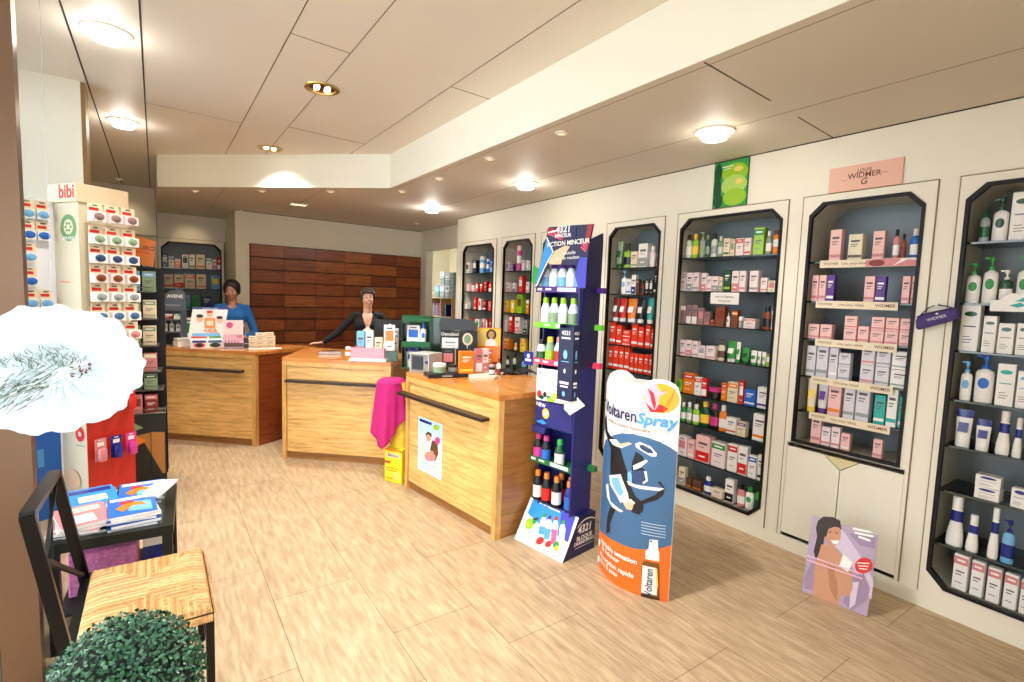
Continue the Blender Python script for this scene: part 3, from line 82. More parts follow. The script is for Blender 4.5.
M_WALL = mk('cream_wall_laminate', (.91,.89,.82), .5, noise=.015, nscale=3)
M_CEIL = mk('ceiling_board', (.90,.87,.82), .55, noise=.015, nscale=2)
M_CEIL2 = mk('lower_ceiling_board', (.83,.79,.73), .6, noise=.015, nscale=2)
M_FRIEZE = mk('bulkhead_board', (.95,.94,.88), .5, noise=.01, nscale=2)
M_SEAM = mk('dark_joint', (.16,.13,.10), .8)
M_SEAM2 = mk('soft_joint', (.55,.48,.38), .8)
M_BACK = mk('cabinet_grey_back', (.48,.52,.54), .35, noise=.03, nscale=4)
M_SIDE = mk('cabinet_side', (.76,.73,.65), .4, noise=.02, nscale=4)
M_BLACK = mk('black_metal', (.045,.035,.03), .5, .0, .3)
M_BRONZE = mk('dark_bronze', (.20,.15,.12), .4, .4)
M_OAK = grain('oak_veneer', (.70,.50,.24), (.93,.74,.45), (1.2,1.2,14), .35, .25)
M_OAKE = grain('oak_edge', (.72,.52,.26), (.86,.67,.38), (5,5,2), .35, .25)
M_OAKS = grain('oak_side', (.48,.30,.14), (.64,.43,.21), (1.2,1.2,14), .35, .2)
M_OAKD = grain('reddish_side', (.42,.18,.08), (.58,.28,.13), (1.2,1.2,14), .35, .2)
M_TOP = grain('oak_top', (.74,.45,.19), (.84,.56,.27), (1.2,7,3), .25, .4, rot=.3, fine=.3)
M_SHELFG = glassmat('shelf_glass', (.55,.72,.70), .2)
M_GEDGE = mk('glass_edge', (.10,.17,.16), .15, 0, .8)
M_PANE = glassmat('clear_glass', (.95,.98,.98), .1)
M_CLRPL = glassmat('clear_plastic', (.86,.88,.9), .4, .1)

# ------------------------------------------------------------------ mesh helpers
def newobj(name, bm, mats, parent=None, smooth=False, loc=None, rot=None):
    me = bpy.data.meshes.new(name)
    bmesh.ops.recalc_face_normals(bm, faces=bm.faces) if smooth != 'keep' else None
    bm.to_mesh(me); bm.free()
    for m in (mats if isinstance(mats, (list, tuple)) else [mats]): me.materials.append(m)
    if smooth is True:
        for p in me.polygons: p.use_smooth = True
        try: me.set_sharp_from_angle(angle=.7)
        except Exception: pass
    o = bpy.data.objects.new(name, me); COL.objects.link(o)
    if parent: o.parent = parent
    if loc is not None: o.location = loc
    if rot is not None: o.rotation_euler = (0, 0, rot) if not hasattr(rot, '__len__') else rot
    return o
def tag(o, label, cat, group=None):
    o['label'] = label; o['category'] = cat
    if group: o['group'] = group
    return o
def struct(o): o['kind'] = 'structure'; return o
def empty(name, loc, rot=0, label=None, cat=None, group=None):
    o = bpy.data.objects.new(name, None); COL.objects.link(o); o.location = loc; o.empty_display_size = .05
    o.rotation_euler = (0, 0, rot)
    if label: tag(o, label, cat, group)
    return o
def box(bm, x0, x1, y0, y1, z0, z1, mi=0, bev=0., M=None):
    vs = [bm.verts.new((x, y, z)) for x in (x0, x1) for y in (y0, y1) for z in (z0, z1)]
    idx = [(0,1,3,2),(4,6,7,5),(0,4,5,1),(2,3,7,6),(0,2,6,4),(1,5,7,3)]
    fs = [bm.faces.new([vs[i] for i in f]) for f in idx]
    for f in fs: f.material_index = mi
    if bev:
        es = list({e for f in fs for e in f.edges})
        r = bmesh.ops.bevel(bm, geom=es, offset=bev, segments=1, affect='EDGES', clamp_overlap=True)
        for f in r['faces']: f.material_index = mi
        vs = list({v for f in fs if f.is_valid for v in f.verts} | {v for f in r['faces'] for v in f.verts})
    if M is not None:
        for v in vs: v.co = M @ v.co
    return vs
def quad(bm, pts, mi=0):
    f = bm.faces.new([bm.verts.new(p) for p in pts]); f.material_index = mi; return f
def prism(bm, poly, z0, z1, mi=0, plane='xy', side=None):
    """extrude 2-D polygon; plane xy -> along z, xz -> along y"""
    def c(p, h): return (p[0], p[1], h) if plane == 'xy' else ((p[0], h, p[1]) if plane == 'xz' else (h, p[0], p[1]))
    a = [bm.verts.new(c(p, z0)) for p in poly]; b = [bm.verts.new(c(p, z1)) for p in poly]
    n = len(poly); fs = [bm.faces.new(a[::-1]), bm.faces.new(b)]
    for f in fs: f.material_index = mi
    for i in range(n):
        f = bm.faces.new((a[i], a[(i+1) % n], b[(i+1) % n], b[i])); f.material_index = mi if side is None else side
    return a+b
def lathe(bm, prof, seg=14, mi=0, sx=1., sy=1., cx=0., cy=0., cap=True):
    rings = []
    for r, z in prof:
        rings.append([bm.verts.new((cx+r*sx*math.cos(2*PI*i/seg), cy+r*sy*math.sin(2*PI*i/seg), z)) for i in range(seg)])
    for a, b in zip(rings, rings[1:]):
        for i in range(seg):
            f = bm.faces.new((a[i], a[(i+1) % seg], b[(i+1) % seg], b[i])); f.material_index = mi
    if cap:
        for r in (rings[0][::-1], rings[-1]):
            f = bm.faces.new(r); f.material_index = mi
    return [v for r in rings for v in r]
def tube(bm, pts, r, seg=8, mi=0, taper=None):
    """round bar through points"""
    pts = [Vector(p) for p in pts]; rings = []
    for i, p in enumerate(pts):
        d = (pts[min(i+1, len(pts)-1)] - pts[max(i-1, 0)]).normalized()
        up = Vector((0,0,1)) if abs(d.z) < .9 else Vector((1,0,0))
        a = d.cross(up).normalized(); b = d.cross(a)
        rr = r if taper is None else taper[i]
        rings.append([bm.verts.new(p + a*rr*math.cos(2*PI*k/seg) + b*rr*math.sin(2*PI*k/seg)) for k in range(seg)])
    for A, B in zip(rings, rings[1:]):
        for k in range(seg):
            f = bm.faces.new((A[k], A[(k+1) % seg], B[(k+1) % seg], B[k])); f.material_index = mi
    for R_ in (rings[0][::-1], rings[-1]): bm.faces.new(R_).material_index = mi
def bar(bm, a, b, w, d=None, mi=0, up=(0,0,1)):
    """square bar from a to b"""
    a = Vector(a); b = Vector(b); d = d or w; L = (b-a); l = L.length; z = L/l
    u = Vector(up) if abs(z.dot(Vector(up))) < .95 else Vector((1,0,0))
    x = z.cross(u).normalized(); y = z.cross(x)
    M = Matrix(((x.x,y.x,z.x,a.x),(x.y,y.y,z.y,a.y),(x.z,y.z,z.z,a.z),(0,0,0,1)))
    box(bm, -w/2, w/2, -d/2, d/2, 0, l, mi, 0, M)
def BM(): return bmesh.new()

_tc = {}
def text_tris(s, size=.1, align='CENTER', bold=0., shear=0., space=1., wscale=1.):
    k = (s, size, align, bold, shear, space, wscale)
    if k in _tc: return _tc[k]
    c = bpy.data.curves.new('t', 'FONT'); c.body = s; c.size = size; c.align_x = align; c.align_y = 'CENTER'; c.offset = bold*size; c.shear = shear
    c.resolution_u = 3; c.space_character = space
    o = bpy.data.objects.new('t', c); COL.objects.link(o)
    dg = bpy.context.evaluated_depsgraph_get(); dg.update()
    me = bpy.data.meshes.new_from_object(o.evaluated_get(dg))
    r = ([(v.co.x*wscale, v.co.y) for v in me.vertices], [tuple(p.vertices) for p in me.polygons])
    bpy.data.objects.remove(o); bpy.data.curves.remove(c); bpy.data.meshes.remove(me)
    _tc[k] = r
    return r
class Art:
    """flat printed artwork in local x (right), z (up); the front faces -y"""
    def __init__(s): s.l = []; s.mats = []
    def mi(s, m):
        if m not in s.mats: s.mats.append(m)
        return s.mats.index(m)
    def poly(s, pts, m): s.l.append(('p', pts, s.mi(m)))
    def rect(s, x0, x1, z0, z1, m): s.poly([(x0,z0),(x1,z0),(x1,z1),(x0,z1)], m)
    def ell(s, cx, cz, rx, rz, m, n=24): s.poly([(cx+rx*math.cos(2*PI*i/n), cz+rz*math.sin(2*PI*i/n)) for i in range(n)], m)
    def text(s, t, x, z, size, m, align='CENTER', bold=.0, shear=0., rot=0., wscale=1., curve=None):
        v, f = text_tris(t, size, align, bold, shear, 1., wscale); c, sn = math.cos(rot), math.sin(rot)
        s.l.append(('t', ([(x+a*c-b*sn, z+a*sn+b*c) for a, b in v], f), s.mi(m)))
    def add(s, table):
        for code, pts in table: s.poly([tuple(p) for p in pts], P(code))
        return s
    def build(s, name, parent, fn=None, step=.00035, base=.0006, cuts=None, loc=(0,0,0), rot=0):
        bm = BM()
        for k, (kind, data, mi) in enumerate(s.l):
            y = -(base+step*k)
            if kind == 'p':
                vs = [bm.verts.new((p[0], y, p[1])) for p in data]
                try: f = bm.faces.new(vs)
                except ValueError: continue
                f.material_index = mi
                f.normal_update()
                if f.normal.y > 0: f.normal_flip()
                r = bmesh.ops.triangulate(bm, faces=[f])
            else:
                v, fs = data
                vs = [bm.verts.new((p[0], y, p[1])) for p in v]
                for q in fs:
                    try: f = bm.faces.new([vs[i] for i in q]); f.material_index = mi
                    except ValueError: pass
        if cuts:
            for x in cuts:
                bmesh.ops.bisect_plane(bm, geom=bm.verts[:]+bm.edges[:]+bm.faces[:], plane_co=(x,0,0), plane_no=(1,0,0))
        if fn:
            for v in bm.verts: v.co = fn(v.co)
        for f in bm.faces:
            f.normal_update()
            if not fn and f.normal.y > 0: f.normal_flip()
        return newobj(name, bm, s.mats, parent, smooth='keep', loc=loc, rot=rot)

# ------------------------------------------------------------------ products
ORD = ['first','second','third','fourth','fifth','sixth','seventh','eighth','ninth','tenth','eleventh','twelfth','thirteenth','fourteenth']
INK = mk('ink_grey', (.35,.33,.34), .6)
def carton(w, h, d, base, band, style=0, n=1):
    bm = BM(); mats = [P(base), P(band), INK if base not in ('blk','nav','pur','rst','red','rd2','dgr','blu','ora') else P('wh'), P('wh')]
    hh = h/n
    for k in range(n):
        z = k*hh
        box(bm, -w/2, w/2, 0, d, z, z+hh-.0008, 0, min(.0015, w*.05))
        # tuck-flap line on the top and print on the front
        quad(bm, [(-w/2*.96, d*.12, z+hh-.0006), (w/2*.96, d*.12, z+hh-.0006), (w/2*.96, d*.15, z+hh-.0006), (-w/2*.96, d*.15, z+hh-.0006)], 2)
        y = -.0005
        def R(x0, x1, a, b, mi, yy=y): quad(bm, [(w*x0, yy, z+hh*a), (w*x1, yy, z+hh*a), (w*x1, yy, z+hh*b), (w*x0, yy, z+hh*b)], mi)
        if style == 0:
            R(-.47, .47, .12, .22, 1); R(-.32, .30, .70, .77, 2); R(-.32, .18, .60, .63, 2); R(-.32, .08, .53, .555, 2)
        elif style == 1:
            R(-.48, .48, .72, .93, 1); R(-.30, .30, .80, .86, 3, -.0009); R(-.30, .30, .50, .54, 2); R(-.30, .10, .42, .45, 2); R(-.3, .2, .2, .22, 2)
        elif style == 2:
            R(-.48, .48, .04, .40, 1); R(-.30, .32, .66, .75, 2); R(-.25, .20, .18, .24, 3, -.0009); R(-.30, .1, .55, .58, 2)
        elif style == 3:
            pts = [(w*.34*math.cos(a*PI/8), y, z+hh*.80+min(w*.17, hh*.1)*math.sin(a*PI/8)) for a in range(16)]; quad(bm, pts, 1)
            R(-.33, .33, .52, .545, 1 if band != 'dgr' else 2); R(-.33, .05, .30, .315, 2); R(-.33, .2, .24, .255, 2); R(-.33, .1, .18, .195, 2)
        elif style == 4:
            R(-.36, .36, .38, .78, 1); R(-.25, .25, .84, .90, 2); R(-.2, .2, .15, .19, 2)
    return newobj('carton', bm, mats)
def bottle(w, h, base, band, pump=False, neck=.22, clear=False, shape=0, name=None):
    r = w/2; nk = r*.36
    hb = h*(.72 if pump else .78)
    bm = BM()
    if shape == 1:   # waisted baby-lotion bottle, wide at the foot
        prof = [(r*.9, 0), (r, .01), (r*.95, hb*.3), (r*.68, hb*.62), (r*.62, hb*.8), (r*.66, hb*.95), (nk, hb)]
    else:
        prof = [(r*.92, 0), (r, .006), (r, hb*.85), (r*.86, hb*.93), (nk, hb*.985), (nk, hb)]
    lathe(bm, prof, 14, 0, 1, .62)
    bm2 = None
    body = newobj(name or ('pump_bottle' if pump else 'bottle'), bm, [P(base, .25)], smooth=True)
    bm = BM()
    z0, z1 = hb*.18, hb*.62
    rr = 1.012
    if shape == 1:
        lathe(bm, [(r*.70*rr, hb*.64), (r*.66*rr, hb*.78), (r*.68*rr, hb*.92)], 14, 0, 1, .62, cap=False)
    elif base in ('wh', 'wh2') and band in ('grn','dgr','lbl','blu','gry'):
        za, zb, ha, n = .42, .74, .60, 18   # printed oval on the front only
        fr = lambda k, a: bm.verts.new((r*1.03*math.sin(k*ha*math.cos(a)), -.62*r*1.03*math.cos(k*ha*math.cos(a)), hb*((za+zb)/2+k*(zb-za)/2*math.sin(a))))
        c0 = bm.verts.new((0, -.62*r*1.03, hb*(za+zb)/2)); ra = [fr(.5, 2*PI*q/n) for q in range(n)]; rb = [fr(1, 2*PI*q/n) for q in range(n)]
        for q in range(n):
            bm.faces.new((c0, ra[q], ra[(q+1) % n])); bm.faces.new((ra[q], rb[q], rb[(q+1) % n], ra[(q+1) % n]))
    else:
        lathe(bm, [(r*rr, z0), (r*rr, z1)], 14, 0, 1, .62, cap=False)
    newobj('label', bm, [P(band if band != base else 'wh', .4)], body, smooth=True)
    bm = BM(); cm = P('wh' if shape == 1 else (band if pump else ('blk' if base in ('amb','ros','brn','clr') else band)), .3)
    if pump:
        lathe(bm, [(nk*1.25, hb), (nk*1.25, hb+h*.07), (nk*.4, hb+h*.08), (nk*.4, hb+h*.17), (nk*1.1, hb+h*.18), (nk*1.1, h)], 10, 0)
        box(bm, -r*1.0, 0, -nk*.4, nk*.4, h*.955, h*.995, 0)
        newobj('pump', bm, [cm], body, smooth=True)
    else:
        kk = 1.5 if shape == 0 else 1.7
        lathe(bm, [(nk*kk, hb), (nk*kk, h*.985), (nk*kk*.85, h)], 12, 0)
        newobj('cap', bm, [cm], body, smooth=True)
    return body
def can(w, h, base, band):
    r = w/2; bm = BM()
    lathe(bm, [(r*.95,0), (r,.004), (r,h*.78), (r*.9,h*.80)], 16)
    o = newobj('spray_can', bm, [P(base, .25)], smooth=True)
    bm = BM(); lathe(bm, [(r*.88,h*.80), (r*.9,h*.96), (r*.75,h)], 16); newobj('cap', bm, [P(band, .3)], o, smooth=True)
    bm = BM(); lathe(bm, [(r*1.01,h*.3), (r*1.01,h*.6)], 16, cap=False); newobj('label', bm, [P('wh')], o, smooth=True)
    return o
def sqtube(w, h, base, band):
    """squeeze tube standing on its cap, crimped at the top"""
    bm = BM(); seg = 16; rings = []
    hc = h*.16
    for t in (0, .25, .5, .75, .95, 1.0):
        z = hc+(h-hc)*t; a = w/2*(.86+.14*t); b = w*.30*(1-t)+.0012
        rings.append([bm.verts.new((a*math.cos(2*PI*i/seg), w*.3+b*math.sin(2*PI*i/seg), z)) for i in range(seg)])
    for A, B in zip(rings, rings[1:]):
        for i in range(seg): bm.faces.new((A[i], A[(i+1) % seg], B[(i+1) % seg], B[i])).material_index = 1 if (band == 'nav' and A is rings[-2] or band == 'nav' and A is rings[-3]) else 0
    bm.faces.new(rings[0][::-1]); bm.faces.new(rings[-1])
    o = newobj('tube', bm, [P(base, .35), P(band, .35)], smooth=True)
    bm = BM(); lathe(bm, [(w*.42,0), (w*.43,hc*.95), (w*.4,hc)], 14, 0, 1, .62, 0, w*.3); newobj('cap', bm, [P(band if band not in (base, 'nav') else 'wh', .3)], o, smooth=True)
    bm = BM()
    quad(bm, [(-w*.3, -.0065+w*.03, hc+h*.25), (w*.3, -.0065+w*.03, hc+h*.25), (w*.3, w*.12, hc+h*.5), (-w*.3, w*.12, hc+h*.5)], 0)
    newobj('label', bm, [P(band if band != base else 'wh')], o)
    return o
def jar(w, h, base, band):
    bm = BM(); r = w/2
    lathe(bm, [(r*.9,0), (r,.005), (r,h*.62), (r*.92,h*.66)], 18); o = newobj('jar', bm, [P(base, .2)], smooth=True)
    bm = BM(); lathe(bm, [(r*1.02,h*.66), (r*1.04,h*.97), (r*.95,h)], 18); newobj('lid', bm, [P(band, .3)], o, smooth=True)
    return o
KINDNAME = {'b':'carton','s2':'pair of stacked cartons','t':'bottle','p':'pump bottle','c':'spray can','u':'tube','d':'jar'}
def make_product(kind, w, h, base, band, style=0, d=None, shape=0):
    if kind == 'b': return carton(w, h, d or min(.075, max(.03, w*.7)), base, band, style)
    if kind == 't': return bottle(w, h, base, band, shape=shape)
    if kind == 'p': return bottle(w, h, base, band, True, shape=shape)
    if kind == 'c': return can(w, h, base, band)
    if kind == 'u': return sqtube(w, h, base, band)
    if kind == 'd': return jar(w, h, base, band)

# ------------------------------------------------------------------ room shell
HL, HH = 2.65, 2.978
XW = 3.424
def floor_material():
    m = bpy.data.materials.new('travertine_plank_floor'); m.use_nodes = True; nt = m.node_tree; b = nt.nodes['Principled BSDF']; L = nt.links.new
    tc = nt.nodes.new('ShaderNodeTexCoord'); mp = nt.nodes.new('ShaderNodeMapping'); mp.inputs['Rotation'].default_value = (0, 0, PI/2)
    mp.inputs['Location'].default_value = (.02, -.04, 0)
    br = nt.nodes.new('ShaderNodeTexBrick'); br.inputs['Scale'].default_value = 1; br.inputs['Brick Width'].default_value = .92; br.inputs['Row Height'].default_value = .215*2
    br.inputs['Mortar Size'].default_value = .0016; br.inputs['Mortar Smooth'].default_value = .3; br.offset = .38
    br.inputs['Color1'].default_value = (.35,.35,.35,1); br.inputs['Color2'].default_value = (.65,.65,.65,1); br.inputs['Mortar'].default_value = (0,0,0,1)
    L(tc.outputs['Object'], mp.inputs['Vector']); L(mp.outputs[0], br.inputs['Vector'])
    mp2 = nt.nodes.new('ShaderNodeMapping'); mp2.inputs['Scale'].default_value = (12, 1.6, 1)
    n = nt.nodes.new('ShaderNodeTexNoise'); n.inputs['Scale'].default_value = 3.2; n.inputs['Detail'].default_value = 8; n.inputs['Roughness'].default_value = .62; n.inputs['Distortion'].default_value = .4
    L(tc.outputs['Object'], mp2.inputs['Vector']); L(mp2.outputs[0], n.inputs['Vector'])
    ad = nt.nodes.new('ShaderNodeMath'); ad.operation = 'MULTIPLY_ADD'; ad.inputs[1].default_value = .16; L(br.outputs['Color'], ad.inputs[0]); L(n.outputs['Fac'], ad.inputs[2])
    r = nt.nodes.new('ShaderNodeValToRGB'); e = r.color_ramp.elements
    e[0].position = .38; e[0].color = (*lin((.60,.50,.38)), 1); e[1].position = .80; e[1].color = (*lin((.78,.68,.55)), 1)
    k = r.color_ramp.elements.new(.58); k.color = (*lin((.69,.59,.46)), 1)
    L(ad.outputs[0], r.inputs['Fac'])
    mx = nt.nodes.new('ShaderNodeMixRGB'); mx.inputs[2].default_value = (*lin((.36,.27,.19)), 1); L(br.outputs['Fac'], mx.inputs[0]); L(r.outputs['Color'], mx.inputs[1]); L(mx.outputs[0], b.inputs['Base Color'])
    b.inputs['Roughness'].default_value = .42; b.inputs['Specular IOR Level'].default_value = .35
    bp = nt.nodes.new('ShaderNodeBump'); bp.inputs['Strength'].default_value = .12; bp.inputs['Distance'].default_value = .01; L(n.outputs['Fac'], bp.inputs['Height']); L(bp.outputs[0], b.inputs['Normal'])
    return m
def slab(name, poly, z0, z1, m, plane='xy'):
    bm = BM(); prism(bm, poly, z0, z1, 0, plane); return struct(newobj(name, bm, m))
slab('floor', [(-1.3,-.75),(5.2,-.75),(5.2,9.8),(-1.3,9.8)], -.08, 0, floor_material())
slab('ground_outside', [(-9,-9),(-1.3,-9),(-1.3,10),(-9,10)], -.1, -.02, mk('pavement', (.75,.75,.74), .8, noise=.08, nscale=3))
slab('pavement_outside', [(-1.3,-9),(8,-9),(8,-.75),(-1.3,-.75)], -.1, -.02, mk('pavement', (.75,.75,.74), .8))
slab('ceiling', [(-1.0,-.75),(1.945,-.75),(1.945,5.02),(.044,6.74),(.035,9.22),(-1.0,9.22)], HH, HH+.1, M_CEIL)
slab('ceiling_lower', [(1.945,-.75),(5.2,-.75),(5.2,9.5),(.035,9.5),(.044,6.74),(1.945,5.02)], HL, HL+.08, M_CEIL2)
def vwall(name, a, b, z0, z1, m, t=.02, side=1):
    """thin upright board between plan points a and b; thickness grows to the given side"""
    a = Vector((*a, 0)); b = Vector((*b, 0)); d = (b-a).normalized(); n = Vector((-d.y, d.x, 0))*t*side
    bm = BM(); prism(bm, [(a.x,a.y),(b.x,b.y),((b+n).x,(b+n).y),((a+n).x,(a+n).y)], z0, z1); return struct(newobj(name, bm, m))
vwall('wall_bulkhead_long', (1.945,-.75), (1.945,5.02), HL-.001, HH-.0005, M_FRIEZE, .005, 1)
vwall('wall_bulkhead_slant', (1.945,5.02), (.044,6.74), HL-.001, HH-.0005, M_FRIEZE, .005, 1)
vwall('wall_bulkhead_return', (.044,6.74), (.035,9.2), HL-.001, HH-.0005, M_FRIEZE, .005, 1)
# back wall with the boarded panel
BA, BB = Vector((.90,7.93,0)), Vector((3.73,8.135,0))
vwall('wall_back', (BA.x,BA.y), (BB.x,BB.y), 0, HL, M_WALL, .1, 1)
vwall('wall_return', (.90,9.5), (.90,7.93), 0, HL, M_WALL, .08, 1)
slab('wall_back_left', [(-1.0,9.14),(.90,9.14),(.90,9.24),(-1.0,9.24)], 2.302, HH, M_WALL)
slab('wall_back_left_side', [(-1.0,9.14),(-.757,9.14),(-.757,9.24),(-1.0,9.24)], 0, 2.302, M_WALL)
slab('wall_back_left_backing', [(-1.0,9.50),(.98,9.50),(.98,9.56),(-1.0,9.56)], 0, HH, M_WALL)
slab('wall_back_left_upper', [(-1.0,9.08),(.028,9.08),(.028,9.138),(-1.0,9.138)], 2.308, HH-.002, M_WALL)
slab('wall_left', [(-1.1,4.95),(-1.0,4.95),(-1.0,9.24),(-1.1,9.24)], 0, HH, M_WALL)
slab('column', [(-1.02,4.70),(-.395,4.70),(-.395,4.95),(-1.02,4.95)], 0, HH, M_WALL)
slab('column_trim', [(-.395,4.72),(-.372,4.72),(-.372,4.93),(-.395,4.93)], 0, HH, mk('brown_trim', (.62,.50,.34), .5))
# wood panel
bm = BM(); u = (BB-BA).normalized(); nrm = Vector((u.y,-u.x,0))
ang = math.atan2(u.y, u.x)
rows_z = [2.215-.172*k for k in range(14)]
xs = [.18,.613,1.054,1.483,1.917,2.353,2.79]
random.seed(3)
for i in range(6):
    for k in range(12):
        box(bm, xs[i]+.002, xs[i+1]-.002, -.03, -.008, rows_z[k+1]+.007, rows_z[k]-.007, random.choice([0,0,1,2,3]), .001)
box(bm, xs[0]-.01, xs[-1]+.01, -.012, -.001, rows_z[12], 2.22, 4)
wp = newobj('wall_wood_panel', bm, [grain('walnut_a', (.42,.19,.08), (.64,.33,.15), (1.5,1.5,16), .3, .2), grain('walnut_b', (.35,.15,.06), (.53,.25,.11), (1.5,1.5,16), .3, .2),
     grain('walnut_c', (.48,.23,.10), (.70,.40,.19), (1.5,1.5,16), .3, .2), grain('walnut_d', (.40,.19,.09), (.57,.30,.14), (1.5,1.5,16), .3, .2), M_SEAM], loc=(BA.x,BA.y,0), rot=ang)
struct(wp)
# right wall: end, lintel, upper strip, baseboard
slab('wall_right_upper', [(XW,-.75),(XW+.1,-.75),(XW+.1,6.35),(XW,6.35)], 2.315, HL, M_WALL)
slab('wall_right_end', [(XW,6.21),(XW+.40,6.21),(XW+.40,6.35),(XW,6.35)], 0, 2.315, M_WALL)
slab('wall_right_backing', [(XW+.36,-.75),(XW+.42,-.75),(XW+.42,6.2),(XW+.36,6.2)], 0, 2.315, M_WALL)
slab('baseboard_right', [(XW-.004,-.75),(XW+.015,-.75),(XW+.015,6.35),(XW-.004,6.35)], 0, .088, M_WALL)
slab('wall_lintel', [(3.70,6.35),(3.78,6.35),(3.78,7.93),(3.70,7.93)], 2.315, HL, M_WALL)
slab('wall_opening_post', [(3.70,7.92),(3.82,7.92),(3.82,8.2),(3.70,8.2)], 0, HL, M_WALL)
slab('wall_room_behind', [(4.9,6.2),(5.0,6.2),(5.0,9.5),(4.9,9.5)], 0, HL, M_WALL)
slab('wall_room_behind_far', [(3.82,9.4),(5.0,9.4),(5.0,9.5),(3.82,9.5)], 0, HL, M_WALL)
slab('wall_room_behind_near', [(XW+.42,6.2),(5.0,6.2),(5.0,6.3),(XW+.42,6.3)], 0, HL, M_WALL)
slab('ceiling_added_sun_shade', [(-1.2,-1.9),(3.4,-1.9),(3.4,-.81),(-1.2,-.81)], 2.60, 2.65, mk('sun_shade_cloth', (.85,.84,.80), .8))  # unseen awning added to keep direct sun off the front floor
slab('wall_left_daylight_block', [(-1.1,-.8),(-1.0,-.8),(-1.0,1.3),(-1.1,1.3)], 0, HH, M_WALL)  # unseen wall added to narrow the daylight opening on this side
slab('wall_header_sun_block', [(-1.0,-.8),(1.9,-.8),(1.9,-.7),(-1.0,-.7)], 2.60, HH, M_WALL)  # unseen header put in with the awning to block the sun
slab('wall_front', [(.62,-.8),(5.2,-.8),(5.2,-.7),(.62,-.7)], 0, HL, M_WALL)
# joints in the ceilings
bm = BM()
def seam(x0, y0, x1, y1, z, w=.004, mi=0):
    a = Vector((x0,y0,0)); b = Vector((x1,y1,0)); d = (b-a).normalized(); n = Vector((-d.y,d.x,0))*w/2
    prism(bm, [((a-n).x,(a-n).y),((b-n).x,(b-n).y),((b+n).x,(b+n).y),((a+n).x,(a+n).y)], z-.0015, z+.002, mi)
seam(-.355,-.7,-.355,9.1,HH,.009); seam(-.035,-.7,-.035,9.1,HH,.009); seam(.62,-.7,.62,6.22,HH); seam(.95,-.7,.95,5.93,HH,.003); seam(1.625,-.7,1.625,5.31,HH,.003)
seam(.62,3.07,.95,3.10,HH,.003); seam(.95,4.79,1.625,4.85,HH,.003); seam(1.625,3.15,1.945,3.175,HH)
seam(.62,1.3,.95,1.33,HH,.003); seam(-.035,4.9,.62,4.95,HH,.002,1)
seam(-1.0,9.09,.03,9.075,HH,.012)
seam(1.963,1.455,2.583,1.505,HL,.006); seam(2.915,1.534,3.42,1.577,HL,.006); seam(2.80,-.7,2.80,6.3,HL,.003,1); seam(2.0,-.7,2.0,4.98,HL,.003,1)
seam(.62,6.25,.62,9.0,HL,.003,1); seam(1.45,5.6,1.45,7.9,HL,.002,1)
struct(newobj('ceiling_joints', bm, [M_SEAM, M_SEAM2]))
slab('trim_bulkhead', [(1.942,1.67),(1.945,1.67),(1.945,1.676),(1.942,1.676)], HL, HH, M_SEAM)
slab('trim_wall_top', [(XW-.003,-.7),(XW,-.7),(XW,6.35),(XW-.003,6.35)], HL-.006, HL, M_SEAM)
slab('trim_back_top', [(BA.x,BA.y-.004),(BB.x,BB.y-.004),(BB.x,BB.y),(BA.x,BA.y)], HL-.007, HL, M_SEAM)
slab('trim_left_panel', [(.028,9.07),(.034,9.07),(.034,9.138),(.028,9.138)], 2.30, HH, M_SEAM)

